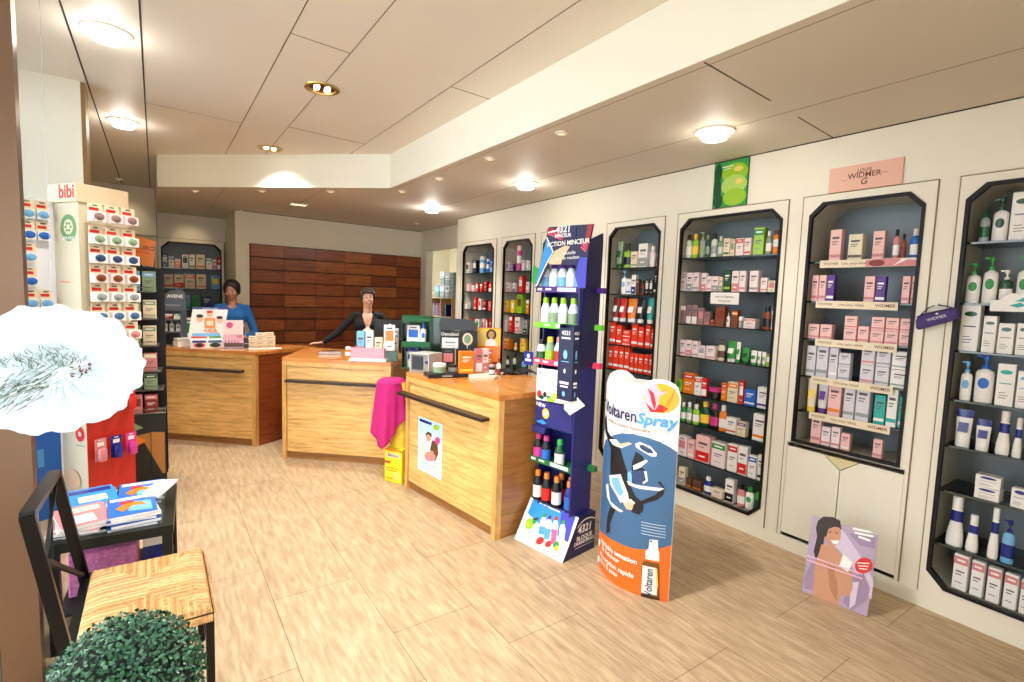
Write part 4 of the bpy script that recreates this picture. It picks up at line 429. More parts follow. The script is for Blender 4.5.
# ------------------------------------------------------------------ display cabinets
def cabinet(name, origin, rot, hw, trim, z0, z1, ch_top, ch_bot, shelves, label, zt=2.31, zb=.088, doors=None, depth=.34, glass_front=False):
    """built-in display cabinet; local x right, y into the wall, opening from z0 to z1 with cut corners"""
    root = empty(name, origin, rot, label, 'display cabinet', 'built-in display cabinets')
    tw = trim
    # octagon opening
    c1, c2 = ch_top, ch_bot
    op = [(-hw,z0+c2),(-hw+c2,z0),(hw-c2,z0),(hw,z0+c2),(hw,z1-c1),(hw-c1,z1),(-hw+c1,z1),(-hw,z1-c1)] if c2 else \
         [(-hw,z0),(hw,z0),(hw,z1-c1),(hw-c1,z1),(-hw+c1,z1),(-hw,z1-c1)]
    bm = BM(); y0, y1 = -.008, .02
    W_ = hw+tw
    zl = doors[1]+.03 if doors else zb
    box(bm, -W_, -hw, y0, y1, zl, zt); box(bm, hw, W_, y0, y1, zl, zt)
    box(bm, -hw, hw, y0, y1, z1, zt); box(bm, -hw, hw, y0, y1, zl, z0)
    for sx in (-1, 1):
        prism(bm, [(sx*hw,z1),(sx*(hw-c1),z1),(sx*hw,z1-c1)], y0, y1, 0, 'xz')
        if c2: prism(bm, [(sx*hw,z0),(sx*(hw-c2),z0),(sx*hw,z0+c2)], y0, y1, 0, 'xz')
    if doors:
        box(bm, -W_, -W_+.02, y0, y1, zb, zl); box(bm, W_-.02, W_, y0, y1, zb, zl)
    newobj('surround', bm, M_WALL, root)
    # outline groove
    bm = BM(); g = .0025
    for sx in (-1, 1): box(bm, sx*W_-g, sx*W_+g, -.009, -.002, zb, zt+g)
    box(bm, -W_, W_, -.009, -.002, zt-g, zt+g)
    newobj('groove', bm, M_SEAM2, root)
    # black frame
    bm = BM(); n = len(op); ctr = (0, (z0+z1)/2); fw = .017
    def inset(p, k):
        return (p[0]-math.copysign(k, p[0]), p[1]-math.copysign(k, p[1]-ctr[1]))
    inn = [inset(p, fw) for p in op]
    for i in range(n):
        j = (i+1) % n
        prism(bm, [op[i], op[j], inn[j], inn[i]], -.016, .012, 0, 'xz')
    newobj('frame', bm, M_BLACK, root)
    # carcass
    bm = BM()
    box(bm, -hw-.012, -hw, .012, depth, z0, z1, 1); box(bm, hw, hw+.012, .012, depth, z0, z1, 1)
    box(bm, -hw, hw, .012, depth, z1, z1+.012, 1); box(bm, -hw, hw, .012, depth, z0-.012, z0, 1)
    box(bm, -hw-.012, hw+.012, depth, depth+.012, z0-.012, z1+.012, 0)
    for sx in (-1, 1):
        prism(bm, [(sx*hw,z1),(sx*(hw-c1),z1),(sx*hw,z1-c1)], .02, depth, 1, 'xz')
        if c2: prism(bm, [(sx*hw,z0),(sx*(hw-c2),z0),(sx*hw,z0+c2)], .02, depth, 1, 'xz')
    newobj('carcass', bm, [M_BACK, M_SIDE], root)
    for z in shelves:
        bm = BM(); box(bm, -hw+.002, hw-.002, .034, depth-.002, z-.008, z, 0)
        s = newobj('shelf', bm, M_SHELFG, root)
        bm = BM(); box(bm, -hw+.002, hw-.002, .030, .0335, z-.009, z+.0005, 0)
        newobj('shelf_edge', bm, M_GEDGE, s)
    if doors:
        d0, d1 = doors
        for sx in (-1, 1):
            bm = BM(); t = .003
            pts = [(sx*t, d0), (sx*(W_-.022), d0), (sx*(W_-.022), d1), (sx*.10, d1), (sx*t, d1-.075)]
            prism(bm, pts, -.006, .012, 0, 'xz')
            newobj('door', bm, M_WALL, root)
        bm = BM(); prism(bm, [(-.094,d1),(.094,d1),(0,d1-.070)], -.003, .012, 0, 'xz'); newobj('finger_pull', bm, mk('pale_pull', (.86,.80,.62), .4), root)
        bm = BM(); box(bm, -W_+.02, W_-.02, .012, .016, d0-.002, d1+.002); newobj('door_recess', bm, M_SEAM, root)
    return root
SH7 = [1.966,1.707,1.448,1.193,.898,.664,.386]
CABN = {'c1':'end cabinet by the passage','c2':'cabinet behind the nearest counter','c3':'cabinet behind the blue tower','c4':'cabinet with the orange-red cartons','c5':'cabinet under the green poster',
        'c6':'cabinet under the pink sign','c7':'cabinet at the shop front','L':'cabinet behind the blue-dressed woman','M':'cabinet beside the orange flag'}
CAB = {}
def rcab(k, ya, yb, trim, z0, shelves, label, cb=.08, doors=None, z1=2.265):
    yc = (ya+yb)/2
    CAB[k] = cabinet('wall_cabinet', (XW, yc, 0), -PI/2, (yb-ya)/2, trim, z0, z1, .075, cb, shelves, label, doors=doors)
rcab('c1', 5.38, 6.155, .05, .14, [1.907,1.665,1.425,1.14,.90,.66,.4], 'narrow display cabinet at the end of the wall beside the passage opening')
rcab('c2', 4.595, 5.175, .035, .14, [1.916,1.665,1.425,1.19,.98,.70,.4], 'narrow display cabinet with yellow and orange cartons, second from the passage')
rcab('c3', 3.76, 4.404, .035, .14, [1.91,1.665,1.42,1.19,.94,.68,.4], 'narrow display cabinet half hidden behind the blue tower display')
rcab('c4', 2.844, 3.431, .035, .14, [1.907,1.671,1.425,1.213,.985,.68,.4], 'display cabinet with two shelves of orange-red cartons')
rcab('c5', 1.842, 2.652, .03, .135, SH7, 'wide display cabinet with eight rows of goods under the green poster')
rcab('c6', 1.072, 1.674, .045, .735, [1.902,1.653,1.414,1.173,.943], 'display cabinet of pale pink cartons with cupboard doors below', cb=0, doors=(.115,.70))
rcab('c7', .10, .906, .03, .14, [1.976,1.664,1.416,1.157,.91,.665,.372], 'display cabinet of white pump bottles at the end nearest the shop front')
# flat posts between the cabinets
def post(y0, y1):
    slab('wall_right_post', [(XW-.001,y0),(XW+.03,y0),(XW+.03,y1),(XW-.001,y1)], .088, 2.315, M_WALL)
for a, b in [(-.75,.067),(.94,1.024),(1.722,1.809),(2.685,2.806),(3.469,3.722),(4.442,4.557),(5.213,5.327),(6.208,6.35)]: post(a, b)
for k, (xa, xb) in {'L':(.075,.845),'M':(-.72,-.005)}.items():
    CAB[k] = cabinet('wall_cabinet', ((xa+xb)/2, 9.14, 0), 0, (xb-xa)/2, .035, .14, 2.25, .09, .08, [1.87,1.57,1.24,.93,.6], 
        'dark backed display cabinet of cartons beside the corner of the return wall' if k == 'L' else 'dark backed display cabinet partly hidden by the pacifier rack', depth=.32, zt=2.30)

# stock on the shelves
random.seed(11)
STY = {'c7':3}
def styleof(cab, kind, base, band):
    if cab == 'c7': return 1 if band == 'ros' else 3
    if cab == 'c6': return 0
    if base == 'rd2': return 0
    return random.choice([0,1,2,4]) if cab in ('c5','L','M','c1','c2','c4') else 0
used = {}
for cab, sh, z, items in ROWS:
    right = cab not in ('L','M')
    n = len(items)
    for i, (kind, c, w, h, base, band, off) in enumerate(items):
        w = max(.018, w)*.94
        if cab in ('c1','c2'): w *= .62; c += w*.28
        h = min(max(h, .05), .29)
        nm = PAL[base][1]; bn = PAL[band][1]
        col = nm if nm == bn else (nm+' and '+bn)
        if cab == 'c5' and sh == 2 and base == 'pkw': kindst = 0
        st = styleof(cab, kind, base, band)
        shape = 1 if (cab == 'c7' and sh in (5,7) and kind == 't') else 0
        kk = kind
        copies = [0]
        if kind == 's2':
            copies = [0, 1]; kk = 'b'; h = h/2-.001
        for lv in copies:
            o = make_product(kk, w, h, base, band, st, shape=shape)
            zz = z+.0008+lv*(h+.001)
            if right:
                dd = 3.424+.045 if kk in ('b','u') else 3.424+.045+w*.34
                o.location = (dd, c, zz); o.rotation_euler = (0,0,-PI/2+random.uniform(-.05,.05))
            else:
                o.location = (c, 9.20 if kk in ('b','u') else 9.20+w*.34, zz); o.rotation_euler = (0,0,0); 
            pos = ORD[i] + (' from its far end' if right else ' from the pillar side')
            lvl = 'lowest' if z < .2 or (cab == 'c6' and sh == 6) else (ORD[sh-1] if sh > 1 else 'top')
            stk = '' if kind != 's2' else (' under its twin' if lv == 0 else ' atop its twin')
            lab = f"{col} {KINDNAME[kk]}{stk}, {lvl} shelf of {CABN[cab]}, {ORD[i]} from far end"
            if not right: lab = f"{col} {KINDNAME[kk]}, {lvl} shelf of {CABN[cab]}, number {i+1}"
            lab = lab.replace('the ', '') if len(lab.split()) > 16 else lab
            if len(lab.split()) > 16: lab = lab.replace(' and ', '-').replace('shelf of ', 'shelf, ')
            if not right: lab = f"{col} {KINDNAME[kk]}, {ORD[i]} along {lvl} shelf, {CABN[cab]}"; lab = lab.replace('the ', '')
            tag(o, lab, KINDNAME[kk] if kk != 'b' else 'box', f"goods on the {lvl} shelf of the {CABN[cab]}")

# ------------------------------------------------------------------ serving counters
HC = .975
def counter(A, B, Cc, D, bar_z, side_mat, label, bar_u=(.03,.93)):
    """A-B front edge (left to right seen from the customer), C back right, D back left"""
    A, B, Cc, D = [Vector((*p, 0)) for p in (A, B, Cc, D)]
    root = empty('sales_counter', (A.x, A.y, 0), math.atan2(B.y-A.y, B.x-A.x), label, 'counter', 'oak sales counters')
    Mi = Matrix.Rotation(-math.atan2(B.y-A.y, B.x-A.x), 3, 'Z')
    a, b, c, d = [Mi @ (p-A) for p in (A, B, Cc, D)]
    L = b.x; t = .042
    bm = BM(); prism(bm, [(a.x,a.y),(b.x,b.y),(c.x,c.y),(d.x,d.y)], HC-.035, HC); newobj('counter_top', bm, M_TOP, root)
    bm = BM()     # front frame: two stiles and a top rail
    box(bm, 0, t, .0, .05, 0, HC-.0355); box(bm, L-t, L, .0, .05, 0, HC-.0355); box(bm, t, L-t, .0, .05, HC-.075, HC-.0355)
    newobj('front_frame', bm, M_OAKE, root)
    bm = BM(); box(bm, t+.003, L-t-.003, .012, .03, .075, HC-.078); newobj('front_panel', bm, M_OAK, root)
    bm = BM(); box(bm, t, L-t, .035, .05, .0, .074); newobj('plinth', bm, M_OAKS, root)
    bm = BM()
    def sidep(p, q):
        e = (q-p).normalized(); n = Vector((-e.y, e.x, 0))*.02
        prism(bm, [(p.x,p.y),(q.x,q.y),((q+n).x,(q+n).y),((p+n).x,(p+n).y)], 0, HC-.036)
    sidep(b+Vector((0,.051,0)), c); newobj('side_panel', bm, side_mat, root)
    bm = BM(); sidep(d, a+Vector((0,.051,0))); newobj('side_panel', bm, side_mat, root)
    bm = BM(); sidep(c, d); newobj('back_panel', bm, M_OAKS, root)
    # bag rail
    bm = BM(); x0, x1 = L*bar_u[0], L*bar_u[1]
    box(bm, x0, x1, -.075, -.003, bar_z-.018, bar_z+.006, 0, .004)
    for x in (x0+.12, (x0+x1)/2, x1-.12): box(bm, x-.012, x+.012, -.01, .013, bar_z-.014, bar_z+.002, 0)
    newobj('bag_rail', bm, M_BRONZE, root)
    return root
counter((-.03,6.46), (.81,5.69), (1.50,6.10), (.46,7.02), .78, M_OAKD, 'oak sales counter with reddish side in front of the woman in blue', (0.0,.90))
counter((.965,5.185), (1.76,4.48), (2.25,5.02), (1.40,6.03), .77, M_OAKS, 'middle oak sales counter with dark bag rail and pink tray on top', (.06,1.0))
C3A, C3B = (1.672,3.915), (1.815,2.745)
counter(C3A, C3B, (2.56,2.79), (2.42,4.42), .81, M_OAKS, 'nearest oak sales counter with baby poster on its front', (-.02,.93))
def on_counter(o, x, y, rot=0, z=HC):
    o.location = (x, y, z+.0008); o.rotation_euler = (0, 0, rot); return o
VIEW = lambda x, y: math.atan2(y, x) - PI/2      # turns a front towards the shop door

# poster on the nearest counter
R3 = math.atan2(C3B[1]-C3A[1], C3B[0]-C3A[0]); U3 = Vector((math.cos(R3), math.sin(R3), 0)); N3 = Vector((U3.y, -U3.x, 0))
pc = Vector((1.717, 3.565, 0)) + N3*(-.012+.003)
bm = BM(); box(bm, -.17, .17, 0, .0015, 0, .43)
cp = newobj('wall_poster', bm, mk('poster_blue_paper', (.78,.88,.92), .4), loc=(pc.x, pc.y, .215), rot=R3)
cp.name = 'counter_poster'
a_ = Art().add(ART['cposter']); a_.text('Sensilar', -.07, .405, .035, P('nav'), bold=.02); a_.build('printed_artwork', cp)
tag(cp, 'pale blue baby care poster stuck on the front of the nearest counter', 'poster')

# ------------------------------------------------------------------ goods on the counters
def put(kind, x, y, w, h, base, band, label, cat, z=HC, rot=None, st=0, d=None, group=None):
    o = make_product(kind, w, h, base, band, st, d=d)
    on_counter(o, x, y, VIEW(x, y) if rot is None else rot, z); tag(o, label, cat, group); return o
# counter 1
r = VIEW(.3, 6.2)
st = empty('display_stand', (.10,6.62,HC), -.33, 'grey cosmetics stand with angled header and two small shelves on the far counter', 'display stand')
bm = BM(); box(bm, -.17,.15,-.10,.10,0,.012); box(bm, -.17,.15,.09,.10,.012,.40); box(bm,-.17,-.165,-.09,.09,.012,.36); box(bm,.145,.15,-.09,.09,.012,.36); newobj('body', bm, mk('stand_grey', (.33,.36,.40), .4), st)
for z in (.14,.27):
    bm = BM(); box(bm, -.164,.144,-.10,.089,z,z+.01); newobj('shelf', bm, mk('stand_grey',(.33,.36,.40)), st)
bm = BM(); prism(bm, [(-.17,.37),(.15,.36),(.15,.56),(.10,.60),(.0,.58),(-.08,.50)], .075,.082, 0,'xz'); hd = newobj('header', bm, mk('stand_grey',(.33,.36,.40)), st)
a_ = Art(); a_.text('AVENE', .05,.52,.05,P('wh'),bold=.02); a_.rect(-.1,.1,.42,.43,P('gry')); a_.build('lettering', hd, loc=(0,.074,0))
k = 0
for zz, its in ((.012,[('b',-.10,.11,.08,'wh','dgr')]), (.15,[('b',-.11,.08,.11,'wh','rst'),('t',-.01,.04,.11,'wh','gry'),('t',.05,.045,.11,'wh','gry'),('t',.11,.045,.10,'wh','gry')]), (.28,[('b',-.10,.10,.05,'wh','red'),('b',.02,.10,.055,'rst','wh'),('b',.11,.06,.05,'wh','grn')])):
    for kd, x, w, h, b1, b2 in its:
        v = Matrix.Rotation(-.33, 3, 'Z') @ Vector((x, -.07 if kd=='b' else -.04, 0)); k += 1
        put(kd, .10+v.x, 6.62+v.y, w, h, b1, b2, f"{PAL[b1][1]} {KINDNAME[kd]} with {PAL[b2][1]} print, {ORD[k-1]} item on grey cosmetics stand", KINDNAME[kd], HC+zz, -.33, st=1, d=.05 if kd=='b' else None, group='goods on the grey cosmetics stand')
g = put('b', .30, 6.86, .17, .28, 'wh', 'grn', 'white box with green and orange print standing behind the leaflet display', 'box', st=4, d=.05)
# leaflet display with picture
dp = empty('leaflet_display', (.43,6.20,HC), r, 'white cardboard display with people picture and blue band on the far counter', 'display stand')
bm = BM(); box(bm,-.15,.15,-.06,.10,0,.09,0,.003); newobj('tray', bm, P('wh'), dp)
a_ = Art(); a_.rect(-.13,-.01,.06,.085,P('nav')); a_.rect(.01,.13,.06,.085,P('blu3')); a_.ell(-.07,.035,.05,.024,P('red')); a_.ell(-.07,.035,.03,.02,P('dark')); a_.ell(.07,.035,.05,.024,P('dgr')); a_.ell(.07,.035,.03,.02,P('dark')); a_.build('tray_print', dp, loc=(0,-.06,0))
bm = BM(); prism(bm, [(-.17,.09),(.15,.09),(.20,.42),(-.12,.42)], .06,.066,0,'xz'); hd = newobj('header', bm, P('wh'), dp)
a_ = Art(); a_.poly([(-.125,.40),(.197,.40),(.20,.42),(-.12,.42)], P('nav'))
a_.rect(-.02,.08,.20,.31,P('ora')); a_.rect(.0,.06,.23,.28,P('crm')); a_.ell(-.06,.30,.03,.035,P('skinp')); a_.ell(-.06,.33,.032,.018,P('hair')); a_.ell(.03,.35,.028,.03,P('skinp')); a_.ell(.03,.375,.03,.014,P('red')); a_.ell(.12,.29,.028,.032,P('skinp')); a_.ell(.12,.315,.03,.016,P('hair'))
a_.poly([(-.03,.17),(-.01,.20),(.0,.17),(.03,.20),(.05,.17),(.08,.20),(.10,.16)], P('ora')); a_.rect(-.13,.12,.12,.15,P('lbl')); a_.rect(-.14,.0,.10,.115,P('red')); a_.rect(.02,.13,.10,.115,P('grn'))
a_.text('Assurance maladie', .035,.41,.018,P('wh')); a_.build('printed_artwork', hd, loc=(0,.06,0))
br = empty('brochure_holder', (.66,6.05,HC), VIEW(.66,6.05), 'upright beige brochure with pink dot standing at the far counter edge', 'brochure')
bm = BM(); box(bm,-.09,.09,0,.006,.01,.30); bk = newobj('brochure', bm, P('pkl'), br)
a_ = Art(); a_.rect(-.088,.088,.15,.298,P('pkw')); a_.rect(-.088,.088,.02,.06,P('brn'))
for i in range(5): a_.poly([(-.08+i*.028,.05),(-.074+i*.028,.09+.01*(i%2)),(-.066+i*.028,.05)], P('hair'))
a_.ell(-.035,.25,.03,.03,P('mag')); a_.rect(.03,.08,.12,.14,P('ros')); a_.build('printed_artwork', bk)
bm = BM(); box(bm,-.10,.10,-.05,.05,0,.009); newobj('foot', bm, M_CLRPL, br)
bm = BM(); box(bm, -.11,.11,-.08,.08,0,.055,0,.004); box(bm, -.10,.10,-.07,.07,.056,.075,0); box(bm,-.105,.09,-.08,.075,.076,.085)
o = newobj('leaflet_stack', bm, [P('wh')]); on_counter(o, .265, 6.44, r+.3); tag(o, 'stack of white leaflets on the far counter beside the picture display', 'leaflets')
k = 0
for (x, y, z, w, h) in [(.93,6.17,0,.10,.055),(.93,6.17,.056,.10,.05),(.93,6.17,.107,.09,.045),(1.03,6.17,0,.10,.06),(1.03,6.17,.061,.10,.055),(1.02,6.17,.117,.09,.04),(.845,6.12,0,.075,.07),(.845,6.12,.071,.07,.05)]:
    k += 1; put('b', x, y, w, h, 'crm', 'gry', f"cream medicine box, {ORD[k-1]} of the small pile at the far counter's corner", 'box', HC+z, None, st=0, d=.07, group='cream boxes on the far counter')
bm = BM(); box(bm,-.16,.16,-.05,.05,0,.003); o = newobj('paper_sheet', bm, P('wh')); on_counter(o, .95,5.98,-.1+0); tag(o, 'white paper sheet lying at the corner of the far counter', 'paper')
bm = BM(); box(bm,-.035,.035,-.03,.03,0,.05,0,.006); box(bm,-.03,.03,-.032,-.03,.015,.045,0); prism(bm,[(-.035,.05),(.035,.05),(.03,.10),(-.03,.10)],-.005,.02,0,'xz')
o = newobj('card_terminal', bm, mk('device_black', (.08,.08,.10), .3)); on_counter(o, .775, 6.13, VIEW(.77,6.1)); tag(o, 'small dark card terminal between the brochure and the cream boxes', 'card terminal')

# counter 2
bm = BM(); box(bm,-.11,.11,-.05,.05,0,.028,0,.004); box(bm,-.09,.09,-.04,.04,.0285,.031,0)
o = newobj('change_tray', bm, glassmat('acrylic', (.85,.86,.85), .5, .08)); on_counter(o, 1.44, 5.31, VIEW(1.44,5.31)); tag(o, 'clear acrylic change tray on the middle counter top', 'tray')
tr = empty('carton_display', (1.645,4.70,HC), VIEW(1.645,4.70)-.28, 'pink cardboard counter display with pale base on the middle counter', 'display stand')
bm = BM(); box(bm,-.17,.17,-.10,.12,0,.03,0,.002); newobj('base', bm, P('pkw'), tr)
bm = BM()
for x0, x1, y0, y1 in ((-.155,.155,-.095,-.09),(-.155,-.15,-.09,.10),(.15,.155,-.09,.10),(-.155,.155,.10,.105)): box(bm, x0,x1,y0,y1,.03,.125)
newobj('tray', bm, mk('pink_card', (.93,.62,.68), .5, noise=.12, nscale=40), tr)
Rt = VIEW(1.645,4.70)-.28
def atray(x, y): v = Matrix.Rotation(Rt, 3, 'Z') @ Vector((x, y, 0)); return 1.645+v.x, 4.70+v.y
for i, (x, y, w, h, b1, b2, what) in enumerate([(-.10,.02,.075,.24,'lbl','ros','pink and light blue box'),(-.02,.03,.07,.25,'wh','gry','white leaflet box'),(.08,-.02,.07,.19,'crm','grn','cream box with green print'),(.0,-.06,.05,.10,'crm','ora','small cream box')]):
    X, Y = atray(x, y); put('b', X, Y, w, h, b1, b2, what+' standing in the pink tray display', 'box', HC+.031, Rt+.08*(i-1), st=(2,0,0,1)[i], d=.035)
X, Y = 1.50, 4.80
can1 = put('c', 1.478, 4.83, .055, .12, 'ora', 'wh', 'orange and white tin at the left end of the pink tray display', 'tin', HC)
# green glass display
gd = empty('bottle_display', (1.86,4.125,HC), VIEW(1.7,4.0)-.15, 'dark green two-tier display stand between the middle and nearest counters', 'display stand')
M_GRN = mk('glossy_green', (.05,.30,.18), .2, coat=.4)
bm = BM(); box(bm,-.12,-.115,-.10,.10,0,.44); box(bm,.115,.12,-.10,.10,0,.44); box(bm,-.115,.115,.09,.10,0,.44); box(bm,-.115,.115,-.10,.09,0,.012); box(bm,-.115,.115,-.10,.09,.185,.20); box(bm,-.12,.12,-.10,.10,.44,.455,0,.003)
newobj('casing', bm, M_GRN, gd)
bm = BM(); box(bm,-.114,.114,-.101,-.099,.19,.235); newobj('front_band', bm, mk('glossy_green_light', (.05,.36,.20), .2), gd)
bm = BM(); box(bm,-.114,.114,-.101,-.099,.405,.44); newobj('front_band', bm, mk('glossy_green_light', (.05,.36,.20), .2), gd)
Rg = VIEW(1.7,4.0)-.15
def ag(x, y): v = Matrix.Rotation(Rg, 3, 'Z') @ Vector((x, y, 0)); return 1.86+v.x, 4.125+v.y
for i, (x, z, w, h, b1, b2, kd) in enumerate([(-.03,.2,.11,.17,'wh','blu','b'),(.055,.2,.05,.19,'wh','blu','t'),(-.04,.012,.11,.16,'wh','nav','u')]):
    X, Y = ag(x, -.05); put(kd, X, Y, w, h, b1, b2, ['white and blue box on the upper tier of the green stand','white bottle with blue label beside the box in the green stand','white and navy tube on the lower tier of the green stand'][i], ['box','bottle','tube'][i], HC+z, Rg, st=4)
# dark green screen panel right of it and pharmacy boxes
bm = BM(); box(bm,-.10,.10,0,.02,0,.43,0,.004); box(bm,-.10,.10,-.06,.08,0,.012)
o = newobj('dark_panel', bm, M_GRN); o.name = 'display_board'; on_counter(o, 2.11, 4.19, VIEW(2.1,4.0)); o.location.z = HC+.001
tag(o, 'dark green board standing just right of the green display stand', 'display board')
gb = empty('box_dispenser', (1.70,4.62,HC), VIEW(1.75,4.6), 'tall white and orange box dispenser left of the green display stand', 'display stand')
bm = BM(); box(bm,-.07,.07,-.06,.06,0,.10,0,.003); newobj('holder', bm, M_GRN, gb)
gb.location = (1.80,4.62,HC)
put('b', 1.775,4.56,.10,.24,'wh','ora','white box with orange picture in the green holder','box',HC+.101,VIEW(1.75,4.6),st=4,d=.05)
put('b', 1.86,4.66,.085,.30,'wh','gry','taller white box behind the orange pictured box','box',HC+.002,VIEW(1.75,4.6),st=1,d=.04)
# counter 3
pr = empty('label_printer', (1.80,3.86,HC), VIEW(1.8,3.86)-.62, 'grey and black label printer at the far end of the nearest counter', 'printer')
bm = BM(); prism(bm, [(-.085,0),(.085,0),(.085,.15),(-.085,.15)], -.05,.13,0,'xz'); newobj('housing', bm, mk('warm_grey_plastic', (.55,.53,.48), .35), pr)
bm = BM(); box(bm,-.095,-.085,-.06,.13,0,.155); box(bm,.085,.092,-.06,.13,0,.155); box(bm,-.095,.092,-.06,.13,.15,.158); newobj('shell', bm, mk('light_grey_plastic', (.74,.73,.70), .35), pr)
bm = BM(); box(bm,-.075,.03,-.056,-.051,.025,.135,0); newobj('front_opening', bm, mk('device_black',(.08,.08,.10)), pr)
bm = BM(); box(bm,.05,.075,-.058,-.052,.08,.10); newobj('button', bm, mk('device_blue',(.1,.2,.5)), pr)
# black sampler with jars
bs = empty('sample_tray', (1.87,3.60,HC), VIEW(1.87,3.55)+.25, 'long black sample tray along the front of the nearest counter', 'tray')
bm = BM(); box(bm,-.16,.16,-.09,.09,0,.028,0,.004); newobj('tray', bm, mk('device_black',(.08,.08,.10)), bs)
bm = BM(); box(bm,-.05,.03,-.092,-.0905,.008,.02); newobj('lettering', bm, P('gry'), bs)
Rb = VIEW(1.87,3.55)+.25
def ab(x, y): v = Matrix.Rotation(Rb, 3, 'Z') @ Vector((x, y, 0)); return 1.87+v.x, 3.60+v.y
for i, (x, y, w, h, b1, b2) in enumerate([(-.055,-.01,.10,.075,'gre','wh'),(.06,.02,.075,.06,'gry','blk')]):
    X, Y = ab(x, y); put('d', X, Y, w, h, b1, b2, ['clear jar with green label on the black sample tray','grey jar with black lid on the black sample tray'][i], 'jar', HC+.029, Rb)
bt = empty('backdrop_stand', (2.16,3.93,HC), VIEW(2.13,3.93)+.02, 'black cardboard stand with pale flower picture behind the jars', 'display stand')
bm = BM(); box(bm,-.16,.16,0,.015,.17,.33); box(bm,-.16,.16,0,.10,0,.02); box(bm,-.02,.02,.0,.014,.02,.17); newobj('backboard', bm, mk('charcoal_card', (.13,.16,.16), .5), bt)
bm = BM(); prism(bm, [(-.17,.335),(.15,.335),(.155,.37),(.12,.43),(-.13,.44),(-.17,.40)], -.01,.05,0,'xz'); newobj('visor', bm, mk('device_black',(.08,.08,.10)), bt)
a_ = Art(); a_.ell(.075,.26,.045,.055,P('crm')); a_.ell(.075,.26,.03,.038,P('gre')); a_.rect(.071,.079,.175,.21,P('crm')); a_.rect(-.145,-.005,.175,.27,P('wh')); a_.rect(-.12,-.03,.22,.235,P('gry')); a_.rect(-.11,-.04,.20,.205,P('gry'))
a_.text('Oenobiol', -.08,.30,.04,P('wh'),bold=.01); a_.build('printed_artwork', bt)
for i, x in enumerate((-.09,.07)):
    v = Matrix.Rotation(VIEW(2.13,3.93)+.02, 3, 'Z') @ Vector((x, -.10, 0))
    c_ = put('b', 2.16+v.x, 3.93+v.y, .11, .185, 'dark', 'ros', ['dark box with flame-red picture left on the charcoal stand','dark box with flame-red picture right on the charcoal stand'][i], 'box', HC, VIEW(2.1,3.9), st=4, d=.05)
wt = empty('leaflet_tray', (2.10,3.44,HC), VIEW(2.1,3.4)+.35, 'white paper tray under the orange cartons on the nearest counter', 'tray')
bm = BM(); prism(bm, [(-.13,-.13),(.05,-.15),(.22,.08),(.18,.13),(-.10,.02)], 0,.022,0); newobj('tray', bm, P('crm'), wt)
for i, (x, y, w, h, b1, b2) in enumerate([(2.00,3.50,.11,.18,'ora','yel'),(2.13,3.53,.055,.19,'ros','wh'),(2.19,3.53,.05,.19,'pkw','ros'),(2.25,3.56,.045,.185,'ora','ros')]):
    put('b', x, y, w, h, b1, b2, ['large orange carton standing on the white paper tray','rose carton beside the large orange carton','pale pink carton in the row on the white paper tray','orange and rose carton farthest along the white paper tray'][i], 'box', HC+.0225, VIEW(x,y)+.3, st=(0,2,2,1)[i], d=.06)
# sun care showcard
sc = empty('sun_care_showcard', (2.40,3.86,HC), VIEW(2.4,3.9), 'yellow and orange sun care display with smiling person behind the counter goods', 'display stand')
bm = BM(); box(bm,-.125,.125,0,.02,.18,.36); box(bm,-.08,.125,-.01,.09,0,.18,0,.003); newobj('card', bm, P('ora'), sc)
a_ = Art(); a_.rect(-.12,.12,.185,.355,P('yel')); a_.ell(-.06,.27,.055,.06,P('yel2')); a_.ell(.04,.30,.045,.05,P('hair')); a_.poly([(-.02,.185),(.0,.25),(.04,.27),(.08,.25),(.10,.185)], P('wh')); a_.ell(.04,.30,.026,.034,P('skin')); a_.rect(-.115,.12,.185,.20,P('ora')); a_.build('printed_artwork', sc)
a_ = Art(); a_.rect(-.07,.11,.04,.06,P('rst')); a_.rect(-.07,.02,.08,.14,P('red')); a_.build('base_print', sc, loc=(0,-.01,0))
t1 = put('t', 2.21, 3.36, .035, .155, 'wh', 'rst', 'slim white bottle with dark red cap standing before the black mat', 'bottle')
t1b = put('c', 2.185, 3.42, .05, .10, 'blk', 'gry', 'small black canister beside the slim white bottle', 'tin')
bm = BM(); 
for i in range(10):
    a0, a1 = i/10, (i+1)/10
    for s in (0,1): pass
    z0 = .012+.012*math.sin(i*1.7); z1 = .012+.012*math.sin((i+1)*1.7)
    quad(bm, [(-.2+.4*a0,-.07,z0),(-.2+.4*a1,-.07,z1),(-.2+.4*a1,.07,z1+.01),(-.2+.4*a0,.07,z0+.01)])
o = newobj('folded_bag', bm, mk('black_cloth', (.04,.04,.05), .8)); md = o.modifiers.new('s', 'SOLIDIFY'); md.thickness = .01; md.offset = 1
on_counter(o, 2.43, 3.50, VIEW(2.4,3.5)+.3); tag(o, 'crumpled black pouch on the back of the nearest counter', 'pouch')

